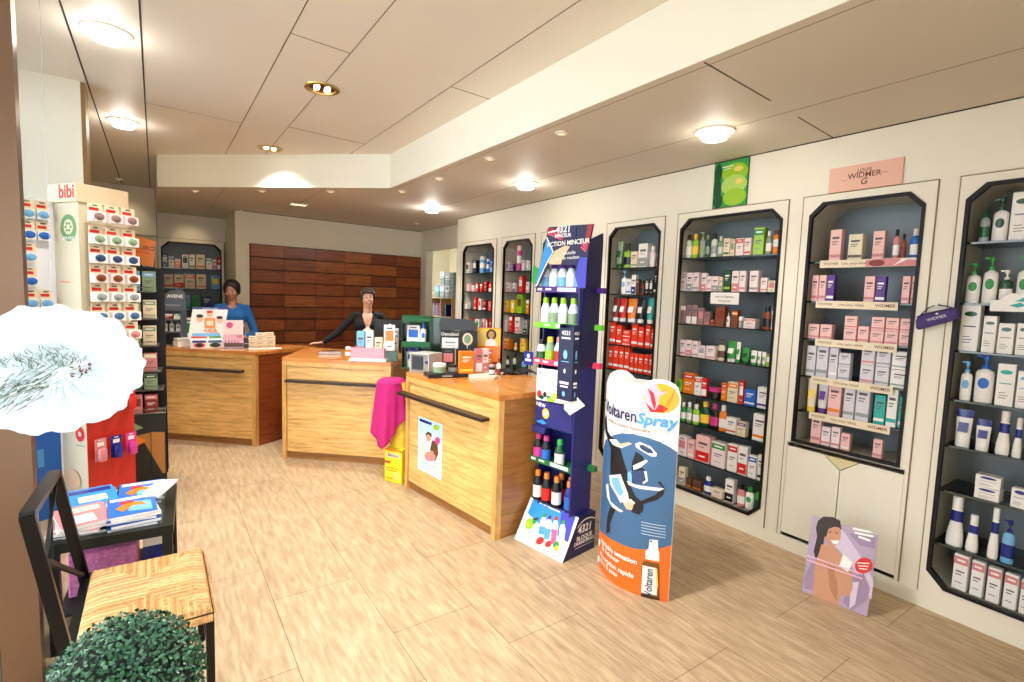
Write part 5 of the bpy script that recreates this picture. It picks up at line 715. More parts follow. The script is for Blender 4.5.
# magenta cloth over a round stand between the counters
def cloth():
    bm = BM(); N = 72; rows_ = []
    prof = [(0.0,0,.0),(.06,0,.002),(.105,-.006,.01),(.135,-.03,.02)] 
    for j in range(26):
        if j < 4: r0 = (0.001,.06,.105,.135)[j]; z = (0,0.,-.006,-.03)[j]
        else: r0 = .135+.0011*(j-4); z = -.03-.018*(j-3)
        ring = []
        for i in range(N):
            a = 2*PI*i/N; f = max(0, (j-3)/22)
            fold = f*(.022*math.sin(5*a+.6)+.010*math.sin(11*a+2))
            hem = 1+.22*math.cos(a*2-1.2)+.18*math.cos(a-3.4)
            zz = z if j < 4 else -.03-.018*(j-3)*hem
            ring.append(bm.verts.new(((r0+fold)*math.cos(a)*.93, (r0+fold)*math.sin(a)*.93, zz)))
        rows_.append(ring)
    for A, B in zip(rows_, rows_[1:]):
        for i in range(N): bm.faces.new((A[i], A[(i+1)%N], B[(i+1)%N], B[i]))
    return bm
MAG = mk('magenta_felt', (.72,.08,.42), .85, noise=.05, nscale=40)
co = newobj('cloth', cloth(), MAG, smooth=True, loc=(1.648,4.165,.890)); md = co.modifiers.new('s','SOLIDIFY'); md.thickness = .004
tag(co, 'magenta cloth draped between the middle and nearest counters', 'cloth')
sd = empty('product_totem', (1.725,4.125,0), math.radians(-63.2), 'yellow cardboard vitamin totem under the magenta cloth', 'display stand')
bm = BM(); lathe(bm, [(.088,.30),(.088,.862)], 24); newobj('drum', bm, mk('yellow_print', (.90,.76,.20), .45, noise=.25, nscale=14), sd, smooth=True)
bm = BM(); box(bm, -.095,.095,-.10,.08,0,.295,0,.003); bx_ = newobj('base_box', bm, mk('bright_yellow', (.96,.86,.12), .4), sd)
a_ = Art(); a_.rect(-.093,.093,.272,.293,P('ora')); a_.rect(-.07,.07,.215,.255,P('crm')); a_.text('Berocca', 0,.235,.035,P('rst'),bold=.02); a_.rect(-.09,-.03,.16,.18,P('red')); a_.rect(-.08,.06,.12,.126,P('ora')); a_.rect(-.08,.04,.10,.106,P('ora'))
a_.ell(.04,.06,.05,.04,P('yel2')); a_.rect(-.08,.0,.03,.036,P('ora')); a_.build('printed_artwork', bx_, loc=(0,-.10,0))

# ------------------------------------------------------------------ blue tower display
TR = math.atan2(-.988, .158)
TW = empty('display_tower', (2.125,2.52,0), TR, 'tall blue cardboard tower of bottled drinks at the nearest counter', 'display stand')
M_BLU = mk('tower_blue', (.12,.13,.42), .4); M_BLU2 = mk('tower_dark_blue', (.07,.07,.26), .4)
bm = BM()   # base block with sloping front
w = .212
pts = [(-.145,0),(.17,0),(.17,.25),(.0,.25)]
prism(bm, pts, -w, w, 0, 'yz'); 
bo = newobj('base', bm, M_BLU2, TW)
al = math.atan2(.145,.25); ln = math.hypot(.145,.25)
a_ = Art(); a_.poly([(-.212,0),(.212,0),(.212,ln),(-.212,ln)], P('wh'))
def basefn(c): 
    x, y, z = c; z = z/.31*ln if False else z
    return Vector((x, -.145+z*math.sin(al)+y*math.cos(al), z*math.cos(al)-y*math.sin(al)*-1))
tb = [[c, [(p[0]*(1.0), min(p[1],.31)*ln/.31) for p in pp]] for c, pp in ART['base']]
a_.add(tb); a_.build('printed_artwork', bo, fn=basefn)
a_ = Art(); a_.text('4321', .0,.165,.070,P('wh'),bold=.03,shear=.15); a_.text('BLOQUE', .0,.11,.04,P('wh'),bold=.03); a_.text('DRAINE BRULE', .0,.08,.03,P('wh'),bold=.03); a_.rect(-.09,.09,.052,.055,P('wh'))
for k in range(14): 
    t0 = PI*(.15+.6*k/14); t1_ = PI*(.15+.6*(k+1)/14); a_.poly([(.02-.11*math.cos(t0),.15+.08*math.sin(t0)),(.02-.11*math.cos(t1_),.15+.08*math.sin(t1_)),(.02-.105*math.cos(t1_),.15+.072*math.sin(t1_)),(.02-.105*math.cos(t0),.15+.072*math.sin(t0))], P('wh'))
lt = a_.build('side_lettering', bo, loc=(w,.062,0), rot=PI/2)
bm = BM()   # upright body: two cheeks and a back
box(bm, w-.045, w-.035, -.05, .14, .2505, 1.98); box(bm, -w+.035, -w+.045, .02, .14, .2505, 1.72); box(bm, -w+.035, w-.035, .1405, .15, .2505, 1.98)
newobj('upright', bm, M_BLU, TW)
bm = BM(); prism(bm, [(-.05,1.2),(.14,1.2),(.15,1.98),(.145,2.03),(.02,1.98)], w-.034, w-.028, 0, 'yz'); newobj('side_flap', bm, M_BLU2, TW)
# trays
TRAY = [(1.655,'purple','pur',mk('tray_purple',(.30,.13,.50))),(1.425,'green','grn',mk('tray_green',(.40,.75,.20))),(1.185,'pink-red','red',mk('tray_pink',(.90,.22,.36))),(.525,'dark green','dgr',mk('tray_dark_green',(.10,.42,.20)))]
for z, nm, code, m in TRAY:
    bm = BM(); y0 = -.03
    box(bm, -.205,.16,y0,.14,z,z+.006); box(bm,-.205,.165,y0-.003,y0,z-.002,z+.036); box(bm,-.208,-.205,y0,.14,z,z+.036); box(bm,.18,.235,.10,.136,z,z+.034)
    t_ = newobj('tray', bm, m, TW)
    a_ = Art(); a_.rect(-.02,.13,z+.006,z+.029,P('wh')); a_.rect(-.19,-.15,z+.010,z+.026,P('wh') if code!='grn' else P('lim')); a_.rect(-.12,-.07,z+.012,z+.024,P('wh')); a_.rect(.0,.11,z+.014,z+.020,P('lbl')); a_.build('tray_print', t_, loc=(0,y0-.003,0))
def inT(x, y): v = Matrix.Rotation(TR, 3, 'Z') @ Vector((x, y, 0)); return 2.125+v.x, 2.52+v.y
def drink(x, y, z, h, base, cap, lab, label, group):
    r_ = .033; bm = BM(); lathe(bm, [(r_*.92,0),(r_,.006),(r_*.97,h*.28),(r_,h*.50),(r_*.94,h*.62),(r_*.55,h*.80),(r_*.48,h*.84)], 16)
    b = newobj('drink_bottle', bm, [P(base, .2)], smooth=True)
    bm = BM(); lathe(bm, [(r_*.62,h*.80),(r_*.58,h*.97),(r_*.45,h)], 12); newobj('cap', bm, [P(cap,.3)], b, smooth=True)
    bm = BM(); lathe(bm, [(r_*1.02,h*.10),(r_*.99,h*.28),(r_*1.02,h*.50)], 16, cap=False); newobj('label', bm, [P(lab)], b, smooth=True)
    X, Y = inT(x, y); b.location = (X, Y, z+.0005); tag(b, label, 'bottle', group); return b
for i, x in enumerate((-.160,-.088,-.016,.056,.127)):
    drink(x, .01, 1.661, .18, 'wh2', 'pur', ('lbl','wh','lbl','wh','lbl')[i], f"white bottle with violet cap, {ORD[i]} from the counter on the purple tray", 'bottles on the purple tray')
for i, x in enumerate((-.15,-.075,.0,.085)):
    drink(x, .01, 1.431, .19, 'wh2', 'lim', ('wh','gre','wh','gre')[i], f"white bottle with lime cap, {ORD[i]} from the counter on the green tray", 'bottles on the green tray')
for i, x in enumerate((-.165,-.09,-.01,.06)):
    drink(x, .0, 1.191, (.15,.175,.18,.185)[i], ('wh2','gre','wh2','wh2')[i], ('blk','yel','ros','ros')[i], ('dgr','lim','red','lbl')[i], ['short white bottle with black cap and green label on the pink tray','green bottle with yellow cap on the pink-red tray','white bottle with rose cap and red label on the pink tray','white bottle with blue label beside the red labelled bottle on pink tray'][i], 'bottles on the pink-red tray')
for i, x in enumerate((-.16,-.09,.03)):
    drink(x, -.0, .531, .18, ('dark','dark','dgr')[i], ('mag','mag','grn')[i], ('mag','blu','wh')[i], ['dark bottle with pink cap and magenta label on dark green tray','dark bottle with pink cap and blue label on dark green tray','dark bottle with bright green cap and white label on dark green tray'][i], 'bottles on the dark green tray')
for i, (x, y) in enumerate([(-.17,-.01),(-.09,-.01),(.0,-.01),(-.02,.06),(.07,.05),(.11,-.01)]):
    drink(x, y+.03, .2505, .205, ('dark','dark','dark','dark','dark','nav')[i], 'ora', ('wh','red','wh','red','blu','blu')[i], f"dark bottle with orange cap, {ORD[i]} on the top of the tower base", 'orange-capped bottles on the tower base')
# posters on the tower
bm = BM(); prism(bm, [(-.165,.945),(.10,.955),(.10,1.165),(-.165,1.155)], -.036,-.032,0,'xz'); pp = newobj('price_card', bm, P('wh'), TW)
a_ = Art(); a_.text('4321', -.10,1.125,.050,P('gry'),bold=.02); a_.text('COCO', -.105,1.09,.026,P('gry')); a_.text('perdez du ventre', -.035,1.060,.028,P('ros'),rot=-.06); a_.text('vite et bien', -.02,1.032,.026,P('ros'),rot=-.06)
a_.ell(-.135,.985,.022,.026,P('red')); a_.ell(-.115,.968,.022,.014,P('dgr')); a_.ell(-.085,.990,.016,.018,P('dark')); a_.ell(-.05,.975,.02,.014,P('grn')); a_.ell(.0,.992,.022,.022,P('yel')); a_.ell(-.03,.962,.035,.012,P('lim')); a_.build('printed_artwork', pp, loc=(0,-.036,0))
bm = BM(); prism(bm, [(-.165,.785),(.15,.785),(.15,.945),(-.165,.940)], -.034,-.031,0,'xz'); box(bm,-.165,.15,-.03,.14,.775,.785); pl_ = newobj('pocket', bm, M_BLU, TW)
a_ = Art(); a_.ell(-.075,.865,.030,.034,P('yel')); a_.ell(-.075,.865,.014,.016,P('wh')); a_.text('NEW',-.12,.915,.035,P('wh'),bold=.02,rot=-.1); a_.poly([(-.16,.80),(-.10,.82),(-.06,.80),(-.10,.79)], P('sky2')); a_.build('pocket_print', pl_, loc=(0,-.034,0))
bm = BM(); prism(bm, [(-.165,.735),(-.06,.735),(-.05,.774),(-.165,.774)], -.06,-.02,0,'xz'); newobj('cup', bm, M_BLU, TW)
# header
hd = [tuple(p) for p in ART['header_outline'][0][1]]
bm = BM(); prism(bm, hd, -.058,-.053,0,'xz'); ho = newobj('header_card', bm, M_BLU2, TW)
a_ = Art(); a_.add(ART['header']); a_.text('4321', .035,2.040,.060,P('wh'),bold=.03,shear=.1); a_.text('MINCEUR', .035,2.002,.030,P('wh'),bold=.03); a_.text('ACTION MINCEUR', .075,1.955,.040,P('wh'),bold=.02,rot=.03); a_.text('bouteille', .09,1.895,.03,P('wh'),rot=.03); a_.text('et + de resultats', .08,1.865,.028,P('wh'),rot=.03)
a_.build('printed_artwork', ho, loc=(0,-.058,0))
bm = BM(); prism(bm, [(-.265,1.72),(-.20,1.70),(-.19,1.80),(-.25,1.83)], -.02,-.016,0,'xz'); newobj('green_flap', bm, P('grn'), TW)
# leaflet holder
lh = empty('leaflet_holder', (0,0,0), 0); lh.parent = TW; lh.name = 'leaflet_holder'
bm = BM(); box(bm,.085,.20,-.115,-.062,1.00,1.012); box(bm,.085,.20,-.118,-.115,1.00,1.44); box(bm,.197,.20,-.115,-.062,1.00,1.46); box(bm,.085,.088,-.115,-.062,1.0,1.46); box(bm,.085,.20,-.062,-.059,1.0,1.46)
newobj('pocket', bm, mk('leaflet_navy', (.10,.12,.26), .35), lh)
for X_, yy, rot_ in ((.142,-.118,0),(.2005,-.088,PI/2)):
    a_ = Art(); s_ = 1 if rot_==0 else .5
    a_.text('4321',0,1.41,.035*s_**.5,P('wh'),bold=.02); a_.rect(-.035*s_,.035*s_,1.375,1.385,P('wh')); a_.ell(0,1.28,.016*s_,.028,P('lbl')); a_.rect(-.03*s_,.03*s_,1.235,1.240,P('lbl'))
    a_.ell(0,1.18,.008,.014,P('wh')); a_.rect(-.035*s_,.035*s_,1.10,1.115,P('wh')); a_.rect(-.03*s_,.03*s_,1.08,1.09,P('wh')); a_.ell(0,1.04,.012*s_,.016,P('lbl')); a_.build('printed_text', lh, loc=(X_,yy,0), rot=rot_)
# navy sign tag at the tray
bm = BM(); box(bm,-.295,-.21,-.034,-.030,1.165,1.255); sg = newobj('shelf_tag', bm, P('nav'), TW)
a_ = Art(); a_.ell(-.252,1.225,.014,.014,P('wh')); a_.rect(-.28,-.225,1.19,1.205,P('wh')); a_.build('tag_print', sg, loc=(0,-.034,0))
bm = BM(); prism(bm, [(.10,.93),(.15,.90),(.26,.98),(.20,1.02),(.10,1.03)], -.06,-.056,0,'xz'); newobj('paper_flap', bm, P('wh'), TW)

# ------------------------------------------------------------------ curved floor display
TC = (2.234,1.934,0); TRO = math.atan2(-.9983, .0590); HW_, SAG = .2545, .105
top_front = [(-.2545,1.103),(-.235,1.128),(-.1753,1.148),(-.10,1.168),(-.0336,1.1735),(.03,1.174),(.0799,1.170),(.098,1.186),(.1154,1.198),(.14,1.209),(.1651,1.212),(.19,1.209),(.2111,1.2007),(.232,1.185),(.2446,1.1667),(.252,1.145),(.2545,1.12)]
def interp(tab, x):
    for (a, b), (c, d) in zip(tab, tab[1:]):
        if x <= c: return b+(d-b)*(x-a)/(c-a)
    return tab[-1][1]
tb_x = [-.2545+.509*i/40 for i in range(41)]
cf = empty('curved_floor_display', TC, TRO, 'white, blue and orange spray advertisement standing on the floor, lens shaped', 'advertising display')
cf['label'] = 'curved cardboard spray advertisement in white, blue and orange standing on the floor'
def sheet(sgn, top, name, m, thick=.004):
    bm = BM(); A = []; B = []
    for x in tb_x:
        y = -sgn*SAG*(1-(x/HW_)**2)
        zt = interp(top, x)
        A.append([bm.verts.new((x, y, zt*k/6)) for k in range(7)]); B.append([bm.verts.new((x, y+sgn*thick, zt*k/6)) for k in range(7)])
    for i in range(40):
        for k in range(6):
            bm.faces.new((A[i][k],A[i+1][k],A[i+1][k+1],A[i][k+1])); bm.faces.new((B[i][k],B[i][k+1],B[i+1][k+1],B[i+1][k]))
        bm.faces.new((A[i][6],A[i+1][6],B[i+1][6],B[i][6])); bm.faces.new((A[i][0],B[i][0],B[i+1][0],A[i+1][0]))
    return newobj(name, bm, m, cf, smooth=False)
front = sheet(1, top_front, 'front_sheet', P('wh', .3))
top_back = [(-x, z) for x, z in top_front[::-1]]
back = sheet(-.45/1*1, [(x, z) for x, z in top_back], 'back_sheet', mk('shaded_white_card', (.80,.79,.77), .5))  # white sheet, its grey shading is put into the colour
a_ = Art(); a_.add(ART['totem'])
a_.ell(.172,1.110,.079,.079,mk('ball_orange', (.95,.68,.12), .3)); 
a_.poly([(.10,1.08),(.13,1.03),(.19,1.036),(.21,1.06),(.18,1.075)], P('red')); a_.poly([(.098,1.13),(.10,1.08),(.15,1.04),(.165,1.07),(.17,1.12),(.20,1.145),(.17,1.15),(.15,1.187),(.12,1.17)], mk('muscle_lilac', (.80,.70,.78), .3)); a_.poly([(.11,1.155),(.14,1.135),(.155,1.08),(.15,1.04),(.135,1.08),(.125,1.12)], P('red')); a_.poly([(.17,1.14),(.20,1.165),(.185,1.15)], P('hair'))
for k in range(4): a_.poly([(.185+.01*k,1.04+.008*k),(.215+.006*k,1.10+.02*k),(.21+.006*k,1.102+.02*k)], mk('ball_deep',(.85,.50,.08),.3))
a_.text('Voltaren', -.086,.990,.098,P('nav2'),bold=.012,wscale=.86); a_.text('Spray', .155,.985,.085,P('lbl2'),bold=.03,shear=.2)
a_.text('contre la douleur musculaire', -.02,.925,.027,P('amb'),bold=.01); a_.text('vite et bien', .185,.928,.018,P('gry'))
a_.text('Agréable sensation', -.045,.185,.040,P('wh'),bold=.025); a_.text('de fraîcheur', -.09,.148,.036,P('wh'),bold=.025)
a_.text('Absorption rapide', -.055,.100,.040,P('wh'),bold=.025); a_.text('dans la peau', -.10,.064,.036,P('wh'),bold=.025)
a_.text('1', -.226,.178,.026,P('ora2'),bold=.02); a_.text('2', -.226,.09,.026,P('ora2'),bold=.02)
a_.text('Voltaren', .171,.092,.05,P('nav2'),rot=PI/2,bold=.01,wscale=.9)
def wrapf(c):
    x = max(-HW_, min(HW_, c.x)); return Vector((x, -SAG*(1-(x/HW_)**2)+c.y*1.0-.0005, c.z))
a_.build('printed_artwork', front, fn=wrapf, cuts=[-.2545+.509*i/40 for i in range(1,40)], step=.00012)

# ------------------------------------------------------------------ floor poster of the tan woman
pb = Vector((3.026,1.188,0)); PR = math.atan2(1.033-1.344, 3.051-3.003)
sw = empty('showcard', (pb.x,pb.y,.002), PR, 'lilac showcard of a bare-shouldered person standing on the floor by the cupboard', 'poster')
bm = BM(); box(bm, -.157,.157,0,.005,0,.43); bc = newobj('card', bm, P('lilb'), sw); bc.rotation_euler = (-.17,0,0)
a_ = Art(); tb = [[c, [(p[0]*.95, p[1]*.977) for p in pp]] for c, pp in ART['poster']]
a_.add(tb); a_.build('printed_artwork', bc)
bm = BM(); prism(bm, [(.02,0.0),(.16,0.0),(.085,.32)], -.003,.003, 0, 'yz'); newobj('easel_strut', bm, P('crm'), sw)

# ------------------------------------------------------------------ signs on the right wall
bm = BM(); box(bm,-.135,.135,-.012,-.001,0,.325); gp = newobj('apple_poster', bm, P('dgr')); gp.location = (XW,2.245,2.315); gp.rotation_euler = (0,0,-PI/2)
a_ = Art(); a_.rect(-.133,.133,.002,.323,P('grn')); a_.ell(.03,.235,.10,.07,P('lim')); a_.ell(.03,.15,.10,.07,mk('apple_pale',(.66,.80,.36))); a_.ell(.04,.065,.09,.06,P('lim'))
a_.ell(-.10,.25,.03,.07,P('dgr')); a_.ell(-.10,.13,.03,.09,P('dgr')); a_.ell(-.09,.05,.04,.05,P('dgr')); a_.ell(.07,.17,.03,.02,P('yel2')); a_.ell(.06,.26,.035,.018,P('yel2')); a_.rect(-.07,.02,.283,.290,P('wh')); a_.rect(-.06,.0,.268,.272,P('wh')); a_.build('printed_artwork', gp, loc=(0,-.012,0))
tag(gp, 'green fruit poster standing above the wide display cabinet', 'poster')
bm = BM(); box(bm,-.19,.19,-.014,-.001,0,.145); ws = newobj('brand_sign', bm, mk('sign_pink', (.90,.70,.62), .4)); ws.location = (XW,1.383,2.314); ws.rotation_euler = (0,0,-PI/2)
a_ = Art(); br_ = mk('sign_brown', (.45,.20,.15), .4); a_.text('LOUIS', 0,.108,.028,br_,bold=.01); a_.text('WIDMER', 0,.080,.044,br_,bold=.015); a_.text('G', 0,.042,.05,br_,bold=.02,shear=.2); a_.rect(-.12,-.09,.062,.064,br_); a_.rect(.085,.12,.078,.080,br_); a_.build('lettering', ws, loc=(0,-.014,0))
tag(ws, 'pale pink brand sign lying above the cabinet of pink cartons', 'sign')
# shelf strips in the pink cabinet
STRIPS = [(1.60,1.09,1.902,'red'),(1.605,1.165,1.653,''),(1.59,1.15,1.414,''),(1.595,1.15,1.173,''),(1.59,1.145,.943,'')]
for i, (ya, yb, z, k) in enumerate(STRIPS):
    hw = abs(ya-yb)/2; bm = BM(); box(bm,-hw,hw,0,.003,0,.046)
    o = newobj('shelf_strip', bm, P('crm')); o.location = (XW+.018,(ya+yb)/2,z-.040); o.rotation_euler = (.0,0,-PI/2)
    a_ = Art(); a_.text('WIDMER', -hw*.75,.024,.022,br_); a_.text('Une peau idéale', -.02 if not k else -.06,.024,.022,br_)
    if k: a_.poly([(0,.002),(hw-.01,.002),(hw-.004,.03),(hw*.6,.044),(hw*.3,.044),(0,.04)], P('ros')); a_.ell(hw*.22,.022,.04,.02,P('rst')); a_.poly([(hw*.55,.004),(hw*.85,.042),(hw*.7,.042)], P('wh'))
    else: a_.text('WIDMER', hw*.72,.024,.026,br_,bold=.01)
    a_.build('lettering', o)
    tag(o, f"cream shelf strip with brown lettering on the {('top' if i==0 else ORD[i])} shelf edge of the pink carton cabinet", 'shelf strip', 'lettered shelf strips')
bm = BM(); box(bm,-.115,.115,0,.002,0,.085); o = newobj('notice_card', bm, P('wh')); o.location = (XW+.020,2.25,1.615); o.rotation_euler = (0,0,-PI/2)
a_ = Art(); a_.text('avec les lingettes', 0,.055,.022,P('hair')); a_.text('vous pouvez', 0,.025,.02,P('hair')); a_.build('lettering', o)
tag(o, 'white notice card hung on the second shelf of the wide cabinet', 'notice')
bm = BM(); box(bm,-.13,.13,0,.003,0,.055); prism(bm, [(-.10,.055),(.03,.055),(.0,.085),(-.06,.09)],0,.003,0,'xz'); o = newobj('shelf_card', bm, P('wh')); o.location = (XW+.022,.645,1.628); o.rotation_euler = (0,0,-PI/2)
a_ = Art(); a_.poly([(-.06,.03),(-.02,.045),(.0,.03),(-.03,.02)], P('tea')); a_.poly([(.0,.03),(.04,.05),(.05,.02)], P('tea')); a_.poly([(-.04,.05),(-.01,.07),(.0,.05)], P('tea')); a_.build('printed_artwork', o)
tag(o, 'white card with turquoise bird shapes on the second shelf edge nearest the shop front', 'shelf card')
# hanging purple case
pc_ = empty('toiletry_case', (XW-.012,.96,0), -PI/2, 'purple zip case hanging from a hook beside the pump bottle cabinet', 'case')
bm = BM(); pts = [(-.085,1.512),(.07,1.575),(.092,1.60),(.085,1.625),(.06,1.64),(-.07,1.600),(-.092,1.575)]
prism(bm, pts, -.055,-.004,0,'xz'); bmesh.ops.bevel(bm, geom=bm.edges[:], offset=.008, segments=2, affect='EDGES', clamp_overlap=True); bd = newobj('pouch', bm, mk('purple_fabric', (.22,.12,.42), .6), pc_, smooth=True)
bm = BM(); tube(bm, [(-.085,-.058,1.583),(-.02,-.06,1.608),(.055,-.058,1.632)], .0022, 6); newobj('zip', bm, M_BLACK, pc_)
bm = BM(); tube(bm, [(-.085,-.03,1.585),(-.05,-.02,1.632),(-.02,-.012,1.652),(.03,-.02,1.645),(.08,-.03,1.625)], .003, 6); newobj('strap', bm, M_BLACK, pc_)
bm = BM(); box(bm,-.03,-.01,-.016,.0115,1.645,1.66,0,.002); newobj('hook', bm, P('wh'), pc_)
a_ = Art(); a_.text('WIDMER', 0,1.582,.022,P('lil'),rot=.36); a_.ell(.0,1.605,.006,.006,P('lil')); a_.build('lettering', pc_, loc=(0,-.0555,0))

# ------------------------------------------------------------------ shelf unit in the passage
bu = empty('bookshelf', (4.02,7.98,0), -PI/2+.1, 'pale wooden shelf unit seen through the passage opening', 'shelf unit')
M_BIRCH = mk('birch', (.80,.66,.45), .5, noise=.05, nscale=10)
bm = BM(); 
for x in (-.34,-.02,.32): box(bm, x, x+.018, 0,.28,0,1.56)
for z in (0.05,.55,.90,1.22,1.542): box(bm,-.34,.338,0,.28,z,z+.018)
box(bm,-.34,.338,.28,.29,0,1.56); newobj('carcass', bm, M_BIRCH, bu)
random.seed(5)
k = 0
for z in (1.561,):
    for sx in (-.22,-.06,.10,.24):
        zz = z
        for lv in range(4 if sx > -.1 else 2):
            h = random.uniform(.07,.12); k += 1
            o = carton(.13, h, .12, random.choice(['wh','gry','dgr','gre','lbl']), random.choice(['dgr','blk','grn']), random.choice([0,1,4]))
            v = Matrix.Rotation(-PI/2+.1, 3, 'Z') @ Vector((sx, .05, 0)); o.location = (4.02+v.x, 7.98+v.y, zz+.0005); o.rotation_euler = (0,0,-PI/2+.1); zz += h
            tag(o, f"medicine box, {ORD[min(lv,12)]} up in {['outer','second','third','innermost'][(-.22,-.06,.10,.24).index(sx)]} stack on the passage shelf unit", 'box', 'boxes piled on the passage shelf unit')
for row_i, z in enumerate((1.241,.919,.569)):
    for i in range(7):
        x = -.30+.04*i if i < 6 else .1
        h = random.uniform(.18,.24); bm = BM(); box(bm, -.014,.014,0,.15,0,h,0,.002); bc_ = random.choice(['rst','crm','nav','ros','red','pur']); o = newobj('book', bm, P(bc_))
        v = Matrix.Rotation(-PI/2+.1, 3, 'Z') @ Vector((x, .03, 0)); o.location = (4.02+v.x, 7.98+v.y, z+.0005); o.rotation_euler = (0,0,-PI/2+.1)
        tag(o, f"{PAL[bc_][1]} book, {ORD[i]} from the back wall on the {['upper','middle','lower'][row_i]} tier of the passage unit", 'book', f"books on the {['upper','middle','lower'][row_i]} tier of the passage shelf unit")
bm = BM(); box(bm,-.02,.02,-.02,0,0,.07,0,.003); lathe(bm,[(.012,-.03),(.016,-.01),(.012,0)],10,0,1,1,0,-.01); o = newobj('wall_intercom', bm, P('wh')); o.location = (3.60,8.118,2.28); tag(o, 'small white detector on the back wall beside the boarded panel', 'detector')

# ------------------------------------------------------------------ pacifier rack (front left)
def frame_of(a, b):
    a = Vector((*a,0)); b = Vector((*b,0)); return math.atan2(b.y-a.y, b.x-a.x), (b-a).length
P0, P1, P2, PL = (-.536,4.50), (-.39,4.28), (-.145,4.44), (-.775,4.37)
rk = empty('pacifier_rack', (-.39,4.28,0), 0, 'tall cream cardboard rack hung with pacifier packs beside the window', 'display rack')
M_CARD = mk('cream_card', (.84,.78,.67), .5); M_CARDW = mk('white_board', (.93,.94,.97), .4)
def rel(p): return (p[0]+.39, p[1]-4.28)
bm = BM(); q = [rel(P0), rel(P1), rel(P2), (rel(P2)[0]-.14, rel(P2)[1]+.20)]
prism(bm, q, .03, 2.17); newobj('body', bm, M_CARD, rk)
a1, l1 = frame_of(P1, P2)
bm = BM(); box(bm, 0, l1, -.003, 0, .20, .98); newobj('red_panel', bm, mk('red_panel', (.78,.14,.10), .4), rk, loc=(0,0,0), rot=a1)
bm = BM(); box(bm, -.02, l1-.0, -.012, -.004, 2.12, 2.235, 0, .002); hdr = newobj('header', bm, mk('header_tan', (.90,.80,.66), .5), rk, rot=a1)
a0, l0 = frame_of(P0, P1)
bm = BM(); box(bm, -.03, l0+.01, -.012, -.004, 2.12, 2.235, 0, .002); hdr2 = newobj('header', bm, mk('header_tan', (.90,.80,.66), .5), rk, loc=(rel(P0)[0], rel(P0)[1], 0), rot=a0)
a_ = Art(); a_.text('bibi', .17,2.182,.115,P('red'),bold=.035); a_.build('lettering', hdr2, loc=(0,-.012,0))
bm = BM(); box(bm,0,l0,-.0025,-.0005,.05,2.10); sp = newobj('side_panel', bm, M_CARD, rk, loc=(rel(P0)[0], rel(P0)[1], 0), rot=a0)
a_ = Art(); a_.ell(.16,1.96,.085,.085,P('gre')); a_.ell(.16,1.96,.082,.082,mk('eco_green',(.42,.58,.36))); a_.ell(.16,1.965,.048,.048,P('crm'))
for k in range(6): a_.ell(.16+.026*math.cos(k*PI/3), 1.965+.026*math.sin(k*PI/3), .012,.009, mk('eco_green',(.42,.58,.36)), 8)
a_.text('BPA FREE', .16,1.893,.028,P('wh'),bold=.02); a_.rect(.06,.16,1.612,1.618,P('ora')); a_.ell(.20,.62,.045,.05,P('red')); a_.text('Bi', .20,.62,.04,P('wh'),bold=.02); a_.rect(.16,.25,.54,.546,P('gry'))
a_.ell(.10,.30,.09,.07,P('skinp')); a_.build('printed_artwork', sp, loc=(0,-.0025,0))
aL, lL = frame_of(PL, P0)
bm = BM(); box(bm, 0, lL, -.004, 0, .04, 2.13); lw = newobj('side_wing', bm, M_CARDW, rk, loc=(rel(PL)[0], rel(PL)[1], 0), rot=aL)
a_ = Art(); a_.rect(0,lL*.95,.04,.78,P('blu')); a_.rect(0,lL*.95,.78,.86,P('wh')); a_.ell(.03,.84,.02,.025,P('red'),8); a_.ell(.08,.84,.02,.025,P('yel'),8)
for k in range(3): a_.poly([(.02+k*.055,.74),(.06+k*.055,.74),(.06+k*.055,.67),(.04+k*.055,.64),(.02+k*.055,.67)], P('lbl')); 
for k in range(3): a_.rect(.02+k*.055,.055+k*.055,.40,.52,P('lbl2'))
a_.build('printed_artwork', lw, loc=(0,-.004,0))
def pacifier(mesh_col, tray_col, w=.085, h=.115, d=.045):
    bm = BM(); box(bm, -w/2,w/2,-.002,0,0,h,0,.001); quad(bm,[(-.014,-.0026,h-.016),(.014,-.0026,h-.016),(.014,-.0026,h-.009),(-.014,-.0026,h-.009)],2)
    quad(bm,[(-w*.4,-.0026,h-.045),(w*.25,-.0026,h-.045),(w*.25,-.0026,h-.026),(-w*.4,-.0026,h-.026)],1)
    o = newobj('pacifier_pack', bm, [P('crm'), P('red'), P('dark')])
    bm = BM(); prism(bm, [(-w*.47,.002),(w*.47,.002),(w*.47,.06),(-w*.47,.06)], -d,-.0025,0,'xz'); newobj('blister', bm, P(tray_col,.3), o)
    bm = BM()
    for r1, z, yy, rr in ((1,0,-d,0),): pass
    lathe(bm, [(.001,-.010),(.012,-.009),(.012,-.001),(.026,0),(.030,.002),(.026,.006),(.001,.007)], 18, 0, 1, .78)
    for v in bm.verts: v.co = Vector((v.co.x, -d-.003+v.co.z, .032+v.co.y))
    newobj('pacifier', bm, P(mesh_col,.25), o, smooth=True)
    return o
protos = {}
def hook_item(a, l, org, x, z, o, yoff=0, label='', cat='', group=''):
    c, s = math.cos(a), math.sin(a); y = yoff
    o.location = (org[0]+x*c-y*s, org[1]+x*s+y*c, z); o.rotation_euler = (0,0,a); tag(o, label, cat, group)
def hook(a, org, x, z, L, parent):
    c, s = math.cos(a), math.sin(a)
    bm = BM(); tube(bm, [(0,0,0),(0,-L,0),(0,-L-.004,.006)], .0018, 6); h = newobj('hook', bm, mk('chrome_wire',(.75,.75,.75),.2,1.), parent)
    h.location = (org[0]+x*c-parent.location.x, org[1]+x*s-parent.location.y, z); h.rotation_euler = (0,0,a)
